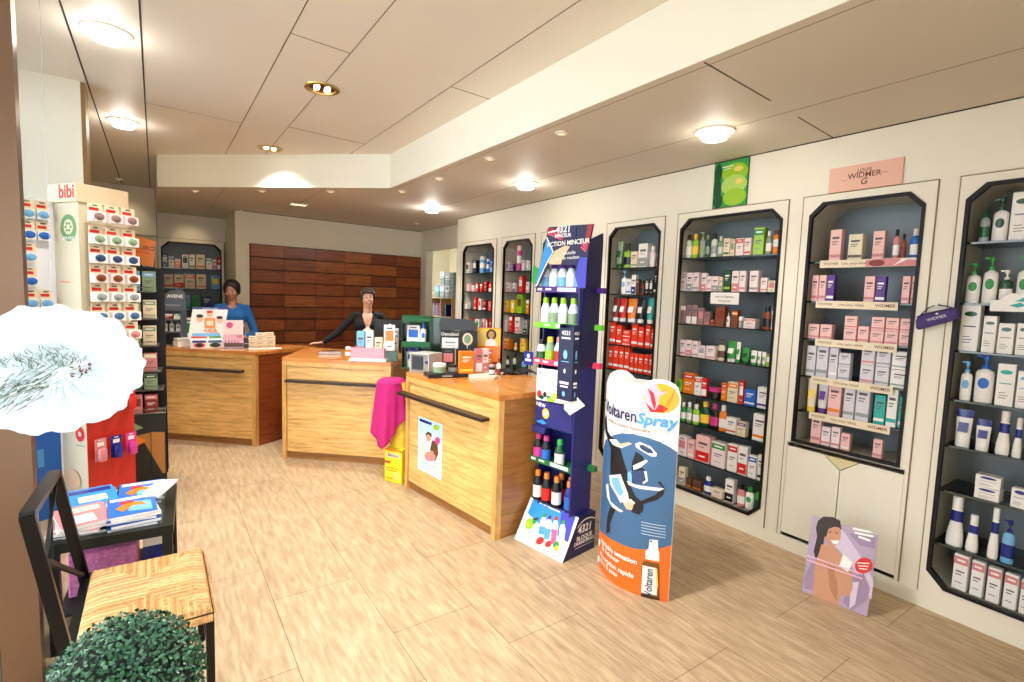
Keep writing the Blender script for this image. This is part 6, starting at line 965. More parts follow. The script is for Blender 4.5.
def clone(o):
    r = o.copy(); COL.objects.link(r)
    for ch in o.children:
        c = ch.copy(); COL.objects.link(c); c.parent = r
    return r
def inst(key, fn):
    if key not in protos: protos[key] = fn(); return protos[key]
    return clone(protos[key])
rowsP = [(2.005,'mau','pkw','rose'),(1.865,'gre','wh','green'),(1.745,'blu4','wh','blue'),(1.62,'amb','pkw','orange'),(1.50,'gry','wh','grey'),(1.375,'blu3','wh','grey-blue'),(1.25,'ros','wh','pink'),(1.125,'gre','wh','pale green')]
for ri, (z, pcode, tcode, wd) in enumerate(rowsP):
    for k in range(3):
        x = .047+.098*k; y = -.05-.035*((ri+k)%2)*0-.03
        o = inst(('p',pcode,tcode), lambda: pacifier(pcode, tcode)); 
        hook_item(a1, l1, P1, x, z-.005, o, y, f"cream pack with {wd} pacifier, {['nearest the printed side','middle','outer'][k]} one of {['top','second','third','fourth','fifth','sixth','seventh','eighth'][ri]} row", 'pacifier pack', 'pacifier packs on the front rack'); hook(a1, P1, x, z+.10, .085, rk)
for ri, z in enumerate((.76,.44)):
    for k in range(3):
        x = .055+.095*k; b1 = [['gry','nav','red'],['ros','nav','mag']][ri][k]
        def mkp(b1=b1):
            bm = BM(); box(bm,-.035,.035,-.002,0,0,.15,0,.001); quad(bm,[(-.012,-.0026,.135),(.012,-.0026,.135),(.012,-.0026,.142),(-.012,-.0026,.142)],1); quad(bm,[(-.02,-.0026,.10),(.02,-.0026,.10),(.02,-.0026,.125),(-.02,-.0026,.125)],1)
            o = newobj('accessory_pack', bm, [P(b1), P('wh')]); bm = BM(); lathe(bm,[(.022,0),(.027,.01),(.027,.07),(.020,.085)],14,0,1,.7,0,-.022); newobj('blister', bm, mk('blister_'+b1, PAL[b1][0], .15), o, smooth=True); return o
        o = mkp(); hook_item(a1, l1, P1, x, z, o, -.04, f"{PAL[b1][1]} blister pack hanging on the red panel, {['upper','lower'][ri]} row, {ORD[k]} from the cream side", 'blister pack', 'blister packs on the red panel'); hook(a1, P1, x, z+.14, .05, rk)
for ri, z in enumerate((2.0,1.87,1.73,1.58,1.44)):
    for k in range(2):
        if ri in (0,2,3) and k == 1 and ri != 0: continue
        x = .13+.075*k
        o = inst(('w',ri%2), lambda: pacifier(('lbl','blu')[ri%2], 'wh', .07, .12, .02))
        hook_item(aL, lL, PL, x, z, o, -.025, f"sunlit white pacifier pack, {['top','second','third','fourth','fifth'][ri]} row of the window side wing{', nearer the rack edge' if k else ''}", 'pacifier pack', 'sunlit packs on the window wing'); hook(aL, PL, x, z+.10, .03, rk)

# ------------------------------------------------------------------ wire rack with book boxes
wr = empty('wire_rack', (-.10,5.06,0), -.06, 'dark wire rack with tiers of boxed remedies behind the pacifier rack', 'display rack')
M_WIRE = mk('dark_wire', (.12,.11,.11), .4, .6)
TZ = [.585,.775,.925,1.13,1.345,1.56]
bm = BM()
for x in (-.19,.14):
    for y in (-.06,.20): tube(bm, [(x,y,0),(x,y,1.62 if y>0 else .6)], .006, 6)
box(bm,-.20,.15,.19,.20,0.03,1.75); newobj('uprights', bm, M_WIRE, wr)
for i, z in enumerate(TZ):
    sh = .012*(5-i)*0
    bm = BM(); box(bm,-.20,.15-.012*i,-.07,.19,z-.008,z-.002); tube(bm, [(-.20,-.072,z+.03),(.15-.012*i,-.072,z+.03)], .003, 5); tube(bm, [(-.20,-.072,z),(.15-.012*i,-.072,z)], .004, 5); newobj('tier', bm, mk('tier_metal',(.45,.43,.40),.35,.7), wr)
bm = BM(); prism(bm, [(-.20,.03),(.15,.03),(.15,.57),(-.20,.57)], -.068,-.062,0,'xz'); sk = newobj('skirt_panel', bm, mk('skirt_dark', (.10,.11,.11), .5), wr)
a_ = Art(); pts = [(-.19,.56),(-.13,.56),(-.06,.45),(.02,.32),(.08,.22),(.13,.12),(.13,.30),(.06,.44),(-.02,.50),(-.10,.50)]
a_.poly([(-.10,.40),(.0,.36),(.06,.22),(.12,.08),(.14,.08),(.14,.42),(.06,.43)], mk('skirt_ochre',(.68,.46,.22))); a_.poly([(-.12,.42),(-.06,.42),(.02,.36),(-.04,.33)], P('ora')); a_.poly([(-.16,.56),(-.12,.56),(.0,.47),(-.06,.45)], P('gre')); a_.rect(.045,.050,.09,.44,M_BLACK); a_.build('skirt_print', sk, loc=(0,-.068,0))
bm = BM(); prism(bm, [(-.20,.03),(.0,.03),(-.2,.2)], -.30,-.069,0,'xz'); 
bm.free()
def atW(x, y): v = Matrix.Rotation(-.06, 3, 'Z') @ Vector((x, y, 0)); return -.10+v.x, 5.06+v.y
for i, z in enumerate(TZ):
    pal = [('rst','ros'),('dgr','gre'),('ros','crm'),('gre','crm'),('crm','gre'),('lbl','gre')][i]
    xs_ = [-.14,-.045,.055] if i < 4 else [-.14,-.04,.06]
    for k, x in enumerate(xs_):
        h = (.165,.14,.155,.17,.16,.17)[i]-.01
        b1, b2 = (pal if (k+i)%2 == 0 else pal[::-1])
        o = carton(.085, h, .05, b1, b2, 4 if k%2 else 1); X, Y = atW(x, -.055); o.location = (X, Y, z-.001); o.rotation_euler = (0,0,-.06+(.12 if k==1 else -.04))
        tag(o, f"{PAL[b1][1]} remedy box, {ORD[k]} from the pacifier rack on {['lowest','second','third','fourth','fifth','top'][i]} tier of the wire rack", 'box', 'boxes on the wire rack')
bm = BM(); tube(bm, [(-.0,.17,1.6),(-.0,.17,1.98)], .005, 6); prism(bm, [(-.12,1.80),(.08,1.76),(.10,1.97),(-.12,2.03)], .160,.165,1,'xz'); fl = newobj('orange_flag', bm, [M_WIRE, P('ora')], wr)
a_ = Art(); a_.text('NATURO', -.01,1.915,.05,P('rst'),bold=.02,rot=-.12); a_.poly([(-.09,1.885),(.06,1.865),(.06,1.872),(-.09,1.892)], P('red')); a_.build('lettering', fl, loc=(0,.160,0))

# ------------------------------------------------------------------ magazine table
tb_ = empty('side_table', (.045,2.80,0), math.radians(-3), 'low black metal table stacked with magazines behind the straw chair', 'table')
bm = BM(); Wt, Dt, zt = .452, .60, .50
for (x0,x1,y0,y1) in ((-Wt,0,0,.045),(-Wt,0,Dt-.045,Dt),(-Wt,-Wt+.045,.045,Dt-.045),(-.045,0,.045,Dt-.045)): box(bm, x0,x1,y0,y1,zt-.045,zt)
newobj('frame', bm, mk('black_green_metal', (.10,.11,.09), .4, .4), tb_)
bm = BM(); box(bm, -Wt+.0455,-.0455,.0455,Dt-.0455,zt-.018,zt-.008); newobj('table_top', bm, mk('grey_top', (.33,.35,.30), .4), tb_)
for x in (-Wt,-.045):
    for y in (0,Dt-.045):
        bm = BM(); box(bm, x,x+.04,y,y+.04,0,zt-.0455); newobj('leg', bm, mk('black_green_metal',(.10,.11,.09)), tb_)
bm = BM(); box(bm,-Wt+.02,-.02,.02,Dt-.02,.155,.165); newobj('lower_shelf', bm, mk('black_green_metal',(.10,.11,.09)), tb_)
def magazine(w, d, h, cover, arts, page='wh'):
    bm = BM(); box(bm,-w/2,w/2,-d/2,d/2,0.0006,h-.0008,0); box(bm,-w/2-.001,w/2+.001,-d/2-.001,d/2+.001,h-.0008,h,1); box(bm,-w/2-.001,w/2+.001,-d/2-.001,d/2+.001,0,.0006,1)
    o = newobj('magazine', bm, [P(page), P(cover)])
    bm = BM(); mats = []
    for k, (c, pts) in enumerate(arts):
        m = P(c)
        if m not in mats: mats.append(m)
        quad(bm, [(x*w, y*d, h+.0004+.0002*k) for x, y in pts], mats.index(m))
    if arts: newobj('cover_print', bm, mats, o, smooth='keep')
    return o
COV = [('blu', [('wh',[(-.45,.3),(.45,.3),(.45,.45),(-.45,.45)]),('lbl',[(-.1,-.3),(.4,-.4),(.4,.1),(0,.2)]),('ora',[(-.35,-.1),(-.1,.15),(.2,.1),(.3,-.1),(.0,-.05),(-.2,-.3)]),('red',[(-.3,.1),(-.2,.25),(.1,.2),(.0,.12)])]),
       ('dgr', [('grn',[(-.4,-.4),(.1,-.3),(.3,.3),(-.2,.4)]),('wh',[(-.4,.35),(.4,.35),(.4,.45),(-.4,.45)])]),
       ('wh', [('lbl',[(-.4,-.1),(.4,-.1),(.4,.2),(-.4,.2)]),('gry',[(-.4,.3),(.2,.3),(.2,.35),(-.4,.35)])]),
       ('sky2', [('nav',[(-.45,.2),(.45,.2),(.45,.42),(-.45,.42)]),('crm',[(-.3,-.35),(.3,-.35),(.3,0),(-.3,0)])]),
       ('ros', [('wh',[(-.4,-.4),(.2,-.4),(.2,.0),(-.4,.0)]),('crm',[(-.3,.15),(.4,.15),(.4,.4),(-.3,.4)])])]
th0 = math.radians(-3)
def onT(x, y): v = Matrix.Rotation(th0, 3, 'Z') @ Vector((x, y, 0)); return .045+v.x, 2.80+v.y
piles = [((-.165,.17),[(0,.1),(0,.15),(0,.05),(2,.2),(0,.12)],'front outer'),
         ((-.155,.43),[(1,-.1),(0,.0),(1,.12),(0,.05)],'back outer'),
         ((-.35,.43),[(3,.2),(2,.1),(3,.15),(3,.22)],'back inner'),
         ((-.355,.18),[(1,.1),(4,-.1),(2,.2),(4,.3)],'chair side')]
for (px_, py_), lst, lab in piles:
    z = .5005 if False else zt-.0075
    for i, (c, ra) in enumerate(lst):
        h = random.uniform(.010,.018); cov, arts = COV[c]
        o = magazine(.185, .255, h, cov, arts); X, Y = onT(px_+random.uniform(-.008,.008), py_+random.uniform(-.008,.008))
        o.location = (X, Y, z); o.rotation_euler = (0,0,th0+ra+PI/2*0); z += h+.0012
        tag(o, f"{['blue and orange','green','white','light blue','rose'][c]} magazine, {ORD[i]} up in the {lab} pile on the black table", 'magazine', 'magazines on the black table')
X, Y = onT(-.055,.36)
for i in range(3):
    o = magazine(.085,.17,.009,'wh',[('gry',[(-.3,.3),(.3,.3),(.3,.34),(-.3,.34)])]); X, Y = onT(-.085+.014*i,.33); o.location = (X, Y, zt+.058+.0105*i); o.rotation_euler = (0,0,-.25-.06*i); o.name = 'leaflet'
    tag(o, f"narrow white leaflet, {ORD[i]} of the small fan on top of the magazines", 'leaflet', 'leaflets on the magazines')
# things on the lower shelf
bm = BM(); box(bm,-.13,.13,-.13,.13,0,.20,0,.006); o = newobj('gift_box', bm, mk('pink_pattern', (.80,.45,.66), .5, noise=.3, nscale=60)); X, Y = onT(-.29,.30); o.location = (X,Y,.1655); o.rotation_euler = (0,0,0); tag(o, 'pink patterned box on the lower shelf of the black table', 'box')
bm = BM(); box(bm,-.055,.055,-.06,.06,0,.22,0,.004); box(bm,-.056,.056,-.061,-.06,.05,.15,1); o = newobj('paper_bag', bm, [P('wh'), P('nav')]); X, Y = onT(-.085,.30); o.location = (X,Y,.1655); tag(o, 'white and navy carton on the lower shelf of the black table', 'box')

# ------------------------------------------------------------------ straw chair
ch = empty('straw_chair', (0,0,0), 0, 'black metal chair with woven straw seat beside the magazine table', 'chair')
M_CH = mk('black_tube_metal', (.045,.045,.045), .35, .5)
S = dict(x0=-.245, x1=.150, y0=2.10, y1=2.635); SZ = .435
bm = BM(); nx, ny = 180, 240; grid = []
for i in range(nx+1):
    col_ = []
    for j in range(ny+1):
        u_ = i/nx; v_ = j/ny
        x = S['x0']+(S['x1']-S['x0'])*u_; y = S['y0']+(S['y1']-S['y0'])*v_
        du = min(u_, 1-u_)*(S['x1']-S['x0']); dv = min(v_, 1-v_)*(S['y1']-S['y0'])
        side = du < dv
        s_ = (y if side else x)
        ridge = .0014*math.sin(s_*2*PI/.0066)
        e = min(du, dv); z = SZ + .012*min(1, e/.05) + ridge
        if e < .012: z -= (.012-e)**2/.012*1.6
        col_.append(bm.verts.new((x, y, z)))
    grid.append(col_)
for i in range(nx):
    for j in range(ny):
        f = bm.faces.new((grid[i][j],grid[i+1][j],grid[i+1][j+1],grid[i][j+1])); u_ = (i+.5)/nx; v_ = (j+.5)/ny
        side = min(u_,1-u_)*.395 < min(v_,1-v_)*.535; s_ = int(((v_*.535) if side else (u_*.395))/.0066)
        f.material_index = (s_*7+(s_*s_)//3+(1 if u_ > .5 else 0)+(2 if v_ > .5 else 0)) % 4
# rim folding down round the rails
def skirt(seq, dx, dy):
    prev = seq; 
    for k in range(1, 5):
        a = k*PI/8*1.1; new = [bm.verts.new((v.co.x+dx*.012*math.sin(a), v.co.y+dy*.012*math.sin(a), v.co.z-.026*(k/4)**1.3)) for v in seq]
        for i in range(len(seq)-1): bm.faces.new((prev[i],prev[i+1],new[i+1],new[i]))
        prev = new
skirt(grid[0], -1, 0); skirt(grid[-1], 1, 0); skirt([g[0] for g in grid], 0, -1); skirt([g[-1] for g in grid], 0, 1)
ms = bpy.data.materials.new('straw'); ms.use_nodes = True; nt = ms.node_tree; b = nt.nodes['Principled BSDF']; L_ = nt.links.new
tc = nt.nodes.new('ShaderNodeTexCoord'); n = nt.nodes.new('ShaderNodeTexNoise'); n.inputs['Scale'].default_value = 70; n.inputs['Detail'].default_value = 5
n2 = nt.nodes.new('ShaderNodeTexNoise'); n2.inputs['Scale'].default_value = 9
ad = nt.nodes.new('ShaderNodeMath'); ad.operation = 'MULTIPLY_ADD'; ad.inputs[1].default_value = .5; L_(n2.outputs['Fac'], ad.inputs[0]); L_(n.outputs['Fac'], ad.inputs[2])
rr = nt.nodes.new('ShaderNodeValToRGB'); rr.color_ramp.elements[0].position = .55; rr.color_ramp.elements[1].position = .95; rr.color_ramp.elements[0].color = (*lin((.60,.40,.20)),1); rr.color_ramp.elements[1].color = (*lin((.84,.66,.42)),1)
L_(tc.outputs['Object'], n.inputs['Vector']); L_(tc.outputs['Object'], n2.inputs['Vector']); L_(ad.outputs[0], rr.inputs['Fac']); L_(rr.outputs['Color'], b.inputs['Base Color']); b.inputs['Roughness'].default_value = .6
newobj('seat', bm, [ms, mk('straw_light',(.82,.66,.45),.6,noise=.15,nscale=90), mk('straw_mid',(.76,.58,.36),.6,noise=.2,nscale=90), mk('straw_deep',(.68,.49,.28),.6,noise=.2,nscale=90)], ch, smooth='keep')
bm = BM(); w_ = .026
for a, b_ in (((S['x0'],S['y0']+.01,.405),(S['x1'],S['y0']+.01,.405)),((S['x0'],S['y1']-.01,.405),(S['x1'],S['y1']-.01,.405)),((S['x0']+.0,S['y0'],.405),(S['x0']+.0,S['y1'],.405)),((S['x1']-.01,S['y0'],.405),(S['x1']-.01,S['y1'],.405))): bar(bm, a, b_, w_)
bar(bm, (S['x0'],S['y0']+.01,.25),(S['x1'],S['y0']+.01,.25), .016); bar(bm, (S['x0'],S['y1']-.01,.25),(S['x1'],S['y1']-.01,.25), .016); bar(bm, (S['x1']-.01,S['y0'],.25),(S['x1']-.01,S['y1'],.25), .016)
newobj('seat_frame', bm, M_CH, ch)
for x in (S['x0']-.0, S['x1']-.01):
    for y in (S['y0']+.01, S['y1']-.01):
        bm = BM(); bar(bm, (x,y,0),(x,y,.395), .027); newobj('leg', bm, M_CH, ch)
bm = BM(); A0 = (-.262,2.10,.40); D0 = (-.262,2.625,.40); A1 = (-.325,2.0,.93); D1 = (-.325,2.50,.905)
bar(bm, A0, A1, .036, .022, up=(0,1,0)); bar(bm, D0, D1, .036, .022, up=(0,1,0)); bar(bm, A1, D1, .036, .022); bar(bm, (-.258,2.08,.412),(-.258,2.65,.412), .030, .022)
newobj('back_frame', bm, M_CH, ch)
bm = BM(); mid = ((A0[0]+D1[0])/2,(A0[1]+D1[1])/2+.01,(A0[2]+D1[2])/2)
def lerp(a, b, t): return tuple(a[i]+(b[i]-a[i])*t for i in range(3))
bar(bm, lerp(A0,A1,.72), lerp(D0,D1,.06), .014); bar(bm, lerp(D0,D1,.95), lerp(A0,A1,.62), .010); bar(bm, lerp(A1,D1,.8), lerp(lerp(A0,A1,.62),lerp(D0,D1,.4),.25), .008)
newobj('cross_brace', bm, M_CH, ch)

# ------------------------------------------------------------------ boxwood ball
tp = empty('topiary_ball', (-.078,1.47,0), 0, 'round clipped boxwood ball in a dark planter in front of the straw chair', 'plant')
random.seed(21)
bm = BM(); Rb_ = .160; cz = .650
NL = 5200
for i in range(NL):
    t = (i+.5)/NL; ph = math.acos(1-2*t); th = PI*(1+5**.5)*i
    n_ = Vector((math.sin(ph)*math.cos(th), math.sin(ph)*math.sin(th), math.cos(ph)))
    r_ = Rb_*random.uniform(.90,1.03); c = n_*r_ + Vector((0,0,cz))
    d1 = n_.cross(Vector((random.uniform(-1,1),random.uniform(-1,1),random.uniform(-1,1)))).normalized()
    tilt = random.uniform(.2,1.1); ax = (n_*math.sin(tilt)+d1*math.cos(tilt)).normalized(); sd_ = ax.cross(n_)
    if sd_.length < .01: continue
    sd_.normalize(); L1 = random.uniform(.009,.0135); w1 = L1*.36; up_ = ax.cross(sd_)
    p = [c, c+ax*L1*.35+sd_*w1+up_*.0015, c+ax*L1*.75+sd_*w1*.85+up_*.0015, c+ax*L1, c+ax*L1*.75-sd_*w1*.85+up_*.0015, c+ax*L1*.35-sd_*w1+up_*.0015]
    vs = [bm.verts.new(q_) for q_ in p]; k = random.choice([0,0,1,2])
    for f_ in ((0,1,2,3),(0,3,4,5)): bm.faces.new([vs[q_] for q_ in f_]).material_index = k
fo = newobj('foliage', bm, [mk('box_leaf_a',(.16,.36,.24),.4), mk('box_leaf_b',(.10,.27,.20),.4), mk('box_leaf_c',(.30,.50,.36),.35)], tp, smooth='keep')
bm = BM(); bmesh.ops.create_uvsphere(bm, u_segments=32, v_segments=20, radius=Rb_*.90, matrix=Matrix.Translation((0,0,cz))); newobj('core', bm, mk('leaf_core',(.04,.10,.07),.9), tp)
bm = BM(); lathe(bm, [(.02,.36),(.02,.50)], 10); newobj('stem', bm, mk('bark',(.3,.2,.12),.8), tp)
bm = BM(); lathe(bm, [(.11,0),(.115,.01),(.145,.36),(.150,.37),(.138,.37),(.134,.34),(.001,.34)], 28, cap=False); newobj('planter', bm, mk('planter_dark',(.12,.12,.12),.5), tp, smooth=True)

# ------------------------------------------------------------------ dandelion cut-out
dn = empty('dandelion_cutout', (-.245,1.97,1.362), VIEW(-.3,1.97)*1.0, 'big white round dandelion decoration hanging before the metal door post', 'decoration')
random.seed(9)
N = 96; rim = []
for i in range(N):
    a = 2*PI*i/N; k = 1+.035*math.sin(9*a)*math.sin(2*a)+.025*math.sin(17*a+1)+.012*math.sin(31*a)
    rim.append((.212*k*math.cos(a), .186*k*math.sin(a)))
bm = BM(); prism(bm, rim, 0, .006, 0, 'xz'); dd = newobj('card', bm, mk('dandelion_white', (.84,.89,.92), .5), dn)
a_ = Art()
GM = [mk('dand_%d'%i, c, .5) for i, c in enumerate([(.80,.90,.95),(.62,.72,.76),(.42,.52,.46),(.30,.38,.28),(.97,.99,1.0)])]
cx_, cz_ = .03, -.01
for i in range(420):
    a = random.uniform(0, 2*PI); r0 = random.uniform(.01,.10); r1 = r0+random.uniform(.03,.11)
    k = 1.0
    m = GM[0] if r0 > .06 else random.choice([GM[0],GM[4],GM[1]])
    if r1*1.0 > .175: r1 = .175
    c, s_ = math.cos(a), math.sin(a); w2 = .0006
    a_.poly([(cx_*.3+r0*c*1.1-s_*w2, cz_+r0*s_+c*w2),(cx_*.3+r1*c*1.1, cz_+r1*s_),(cx_*.3+r0*c*1.1+s_*w2, cz_+r0*s_-c*w2)], m)
for i in range(260):   # the stalk and dark seed threads towards the lower left
    t = random.uniform(0,1); bx0 = .0+random.uniform(-.06,.05); bz0 = -.0+random.uniform(-.04,.04)
    ex = -.21+random.uniform(-.01,.10)*(1-t*.3); ez = -.13+random.uniform(-.05,.07)
    u_ = random.uniform(.1,.9); X0 = bx0+(ex-bx0)*u_; Z0 = bz0+(ez-bz0)*u_; u2 = min(1,u_+random.uniform(.1,.3)); X1 = bx0+(ex-bx0)*u2; Z1 = bz0+(ez-bz0)*u2
    if (X1/.20)**2+(Z1/.175)**2 > .92: continue
    a_.poly([(X0,Z0+.0018),(X1,Z1),(X0,Z0-.0018)], random.choice(GM[1:]))
for i in range(170):
    a = random.uniform(.3,2.9); r0 = random.uniform(.02,.075); X0 = -.02+r0*math.cos(a)*1.4; Z0 = .0+r0*math.sin(a)*.9
    a_.poly([(X0,Z0),(X0+random.uniform(-.02,.02),Z0+random.uniform(.006,.02)),(X0+.003,Z0+.001)], random.choice([GM[2],GM[3],GM[1]]))
for i in range(26):
    X0 = .055+random.uniform(-.022,.022); Z0 = -.005+random.uniform(-.022,.022); a_.poly([(X0,Z0),(X0+random.uniform(-.012,.012),Z0+random.uniform(-.014,.014)),(X0+.006,Z0+.004)], random.choice([P('brn'),P('amb'),P('lim'),P('brn2')]))
a_.build('printed_seeds', dd, step=.000006, base=.0005)
bm = BM(); tube(bm, [(0,.003,.195),(0,.003,2.978-1.362)], .0005, 4); newobj('thread', bm, M_CLRPL, dn)

# ------------------------------------------------------------------ door post and shop window
slab('door_frame_post', [(-.495,2.50),(-.385,2.50),(-.385,2.57),(-.495,2.57)], 0, HH, mk('bronze_metal', (.42,.32,.24), .32, .6))
slab('door_frame_side', [(-.585,2.50),(-.497,2.50),(-.497,2.57),(-.585,2.57)], 0, HH, mk('green_grey_metal', (.33,.36,.31), .4, .4))
bm = BM(); prism(bm, [(-.535,2.571),(-1.0,4.698),(-.99,4.698),(-.525,2.571)], .12, HH); wd = struct(newobj('window_1', bm, M_PANE))
bm = BM(); prism(bm, [(-.545,2.571),(-1.01,4.698),(-.98,4.698),(-.515,2.571)], 0, .12); newobj('sill', bm, mk('green_grey_metal',(.33,.36,.31)), wd)

# ------------------------------------------------------------------ lamps
M_LAMP = mk('lamp_glow', (1.0,.93,.80), emit=14); M_RING = mk('white_ring', (.92,.90,.86), .4); M_GOLD = mk('gold_ring', (.75,.62,.35), .3, .7); M_REF = mk('reflector', (.85,.80,.70), .15, 1.)
WARM = (1.0,.97,.92)
def lamp(x, y, z, power, label, drop=True, gold=False, spot=2.0):
    t = empty('recessed_downlight', (x,y,z), 0, label, 'ceiling lamp', 'round recessed ceiling lamps')
    bm = BM(); lathe(bm, [(.115,-.001),(.112,-.010),(.088,-.012),(.086,-.004)], 32, cap=False); newobj('ring', bm, M_GOLD if gold else M_RING, t, smooth=True)
    if drop:
        bm = BM(); lathe(bm, [(.078,-.001),(.080,-.035),(.070,-.050)], 28); newobj('diffuser', bm, M_LAMP, t, smooth=True)
    else:
        bm = BM(); lathe(bm, [(.086,-.003),(.05,-.0035),(.001,-.004)], 24, cap=False); newobj('reflector', bm, M_REF, t)
        for k in (-1,1):
            bm = BM(); lathe(bm, [(.018,-.012),(.018,-.004)], 12, 0, 1, 2.2, k*.035, 0); newobj('bulb', bm, M_LAMP, t)
    ld = bpy.data.lights.new('downlight_beam', 'SPOT'); ld.energy = power; ld.spot_size = spot; ld.spot_blend = .8; ld.shadow_soft_size = .07; ld.color = WARM
    lo = bpy.data.objects.new('downlight_beam', ld); COL.objects.link(lo); lo.parent = t; lo.location = (0,0,-.065 if drop else -.02)
    if drop:
        pd = bpy.data.lights.new('glow', 'POINT'); pd.energy = power*(.04 if z > 2.7 else .05); pd.shadow_soft_size = .06; pd.color = WARM
        po = bpy.data.objects.new('glow', pd); COL.objects.link(po); po.parent = t; po.location = (0,0,-.12)
PWH, PWL = 200, 56
lamp(-.187,3.69,HH,PWH*.4,'glowing round ceiling lamp nearest the shop front window')
lamp(-.196,5.58,HH,PWH*.4,'glowing round ceiling lamp above the wire rack')
lamp(.955,1.82,HH,PWH*1.7,'added unseen gold rimmed ceiling lamp just inside the entrance',False,True)  # invented lamp out of view, brightens the floor near the entrance
lamp(.955,3.736,HH,PWH*1.2,'gold rimmed recessed lamp in the middle of the high ceiling',False,True)
lamp(.947,5.62,HH,PWH,'gold rimmed recessed lamp close to the slanting bulkhead',False,True)
lamp(2.787,1.96,HL,PWL*.6,'glowing lamp in the low ceiling before the green poster')
lamp(2.794,3.90,HL,PWL*1.3,'glowing lamp in the low ceiling above the nearest counter')
lamp(2.773,5.80,HL,PWL*2.2,'glowing lamp in the low ceiling near the passage')
for i, (x, y, z) in enumerate([(2.11,2.58,HL),(2.09,3.39,HL),(2.11,4.27,HL),(2.09,5.07,HL),(1.525,5.62,HL),(.954,6.14,HL),(.376,6.70,HL),(3.2,7.19,HL),(-.363,8.62,HH)]):
    t = empty('spot_fitting', (x,y,z), 0, ['small round spot in the low ceiling nearest the entrance','small round spot above the blue tower','small round spot above the end of the nearest counter','small round spot at the corner of the bulkhead','small round spot above the middle counter','small round spot between the two far counters','small round spot above the far counter','small fitting in the ceiling beside the passage','small spot by the far high panel'][i], 'ceiling spot', 'small ceiling spots')
    bm = BM(); lathe(bm, [(.042,-.001),(.040,-.008),(.026,-.012),(.024,-.004)], 22, cap=False); newobj('ring', bm, M_RING, t, smooth=True)
    bm = BM(); lathe(bm, [(.023,-.004),(.023,-.014),(.012,-.018)], 16); newobj('lens', bm, mk('spot_lens',(.95,.85,.70), emit=(3 if i in (6,8) else .6)), t, smooth=True)
bm = BM(); box(bm,-.10,.10,-.05,.05,-.012,-.001,0,.003); t = newobj('ceiling_light', bm, M_RING, loc=(1.454,6.76,HL)); tag(t, 'flat rectangular lamp in the low ceiling in front of the boarded wall', 'ceiling lamp')
bm = BM(); box(bm,-.08,-.01,-.035,.035,-.014,-.0122); box(bm,.01,.08,-.035,.035,-.014,-.0122); newobj('tube_lamp', bm, mk('tube_glow',(1,.9,.7),emit=3), t)
def spotlight(x, y, z, tx, ty, tz, e, size=1.0):
    ld = bpy.data.lights.new('spot', 'SPOT'); ld.energy = e; ld.spot_size = size; ld.spot_blend = .9; ld.shadow_soft_size = .03; ld.color = (1,.78,.50)
    o = bpy.data.objects.new('spot_beam', ld); COL.objects.link(o); o.location = (x,y,z); o.rotation_euler = (Vector((tx,ty,tz))-Vector((x,y,z))).to_track_quat('-Z','Y').to_euler()
spotlight(.45,8.55,2.62,.45,9.14,2.2,6)
spotlight(-.363,8.62,2.94,-.30,9.08,2.45,6)

# ------------------------------------------------------------------ people
def taper(bm, a, b, ra, rb, seg=12):
    a = Vector(a); b = Vector(b); n = 5
    pts = [a+(b-a)*i/n for i in range(n+1)]; tube(bm, pts, 0, seg, 0, [ra+(rb-ra)*i/n for i in range(n+1)])
    for p, r in ((a,ra),(b,rb)): bmesh.ops.create_uvsphere(bm, u_segments=10, v_segments=8, radius=r, matrix=Matrix.Translation(p))
def blob(bm, c, r, rot=None):
    M = Matrix.Translation(Vector(c)) @ (rot.to_4x4() if rot else Matrix.Identity(4)) @ Matrix.Diagonal((*r, 1))
    bmesh.ops.create_uvsphere(bm, u_segments=20, v_segments=14, radius=1, matrix=M)
def fused(name, bm, m, parent, vox=.009, sm=2):
    o = newobj(name, bm, m, parent)
    r = o.modifiers.new('r', 'REMESH'); r.mode = 'VOXEL'; r.voxel_size = vox; r.use_smooth_shade = True
    s = o.modifiers.new('s', 'SMOOTH'); s.iterations = sm; s.factor = .5
    dg = bpy.context.evaluated_depsgraph_get(); dg.update()
    me = bpy.data.meshes.new_from_object(o.evaluated_get(dg)); o.modifiers.clear(); old = o.data; o.data = me; bpy.data.meshes.remove(old)
    if not len(me.materials): me.materials.append(m)
    return o
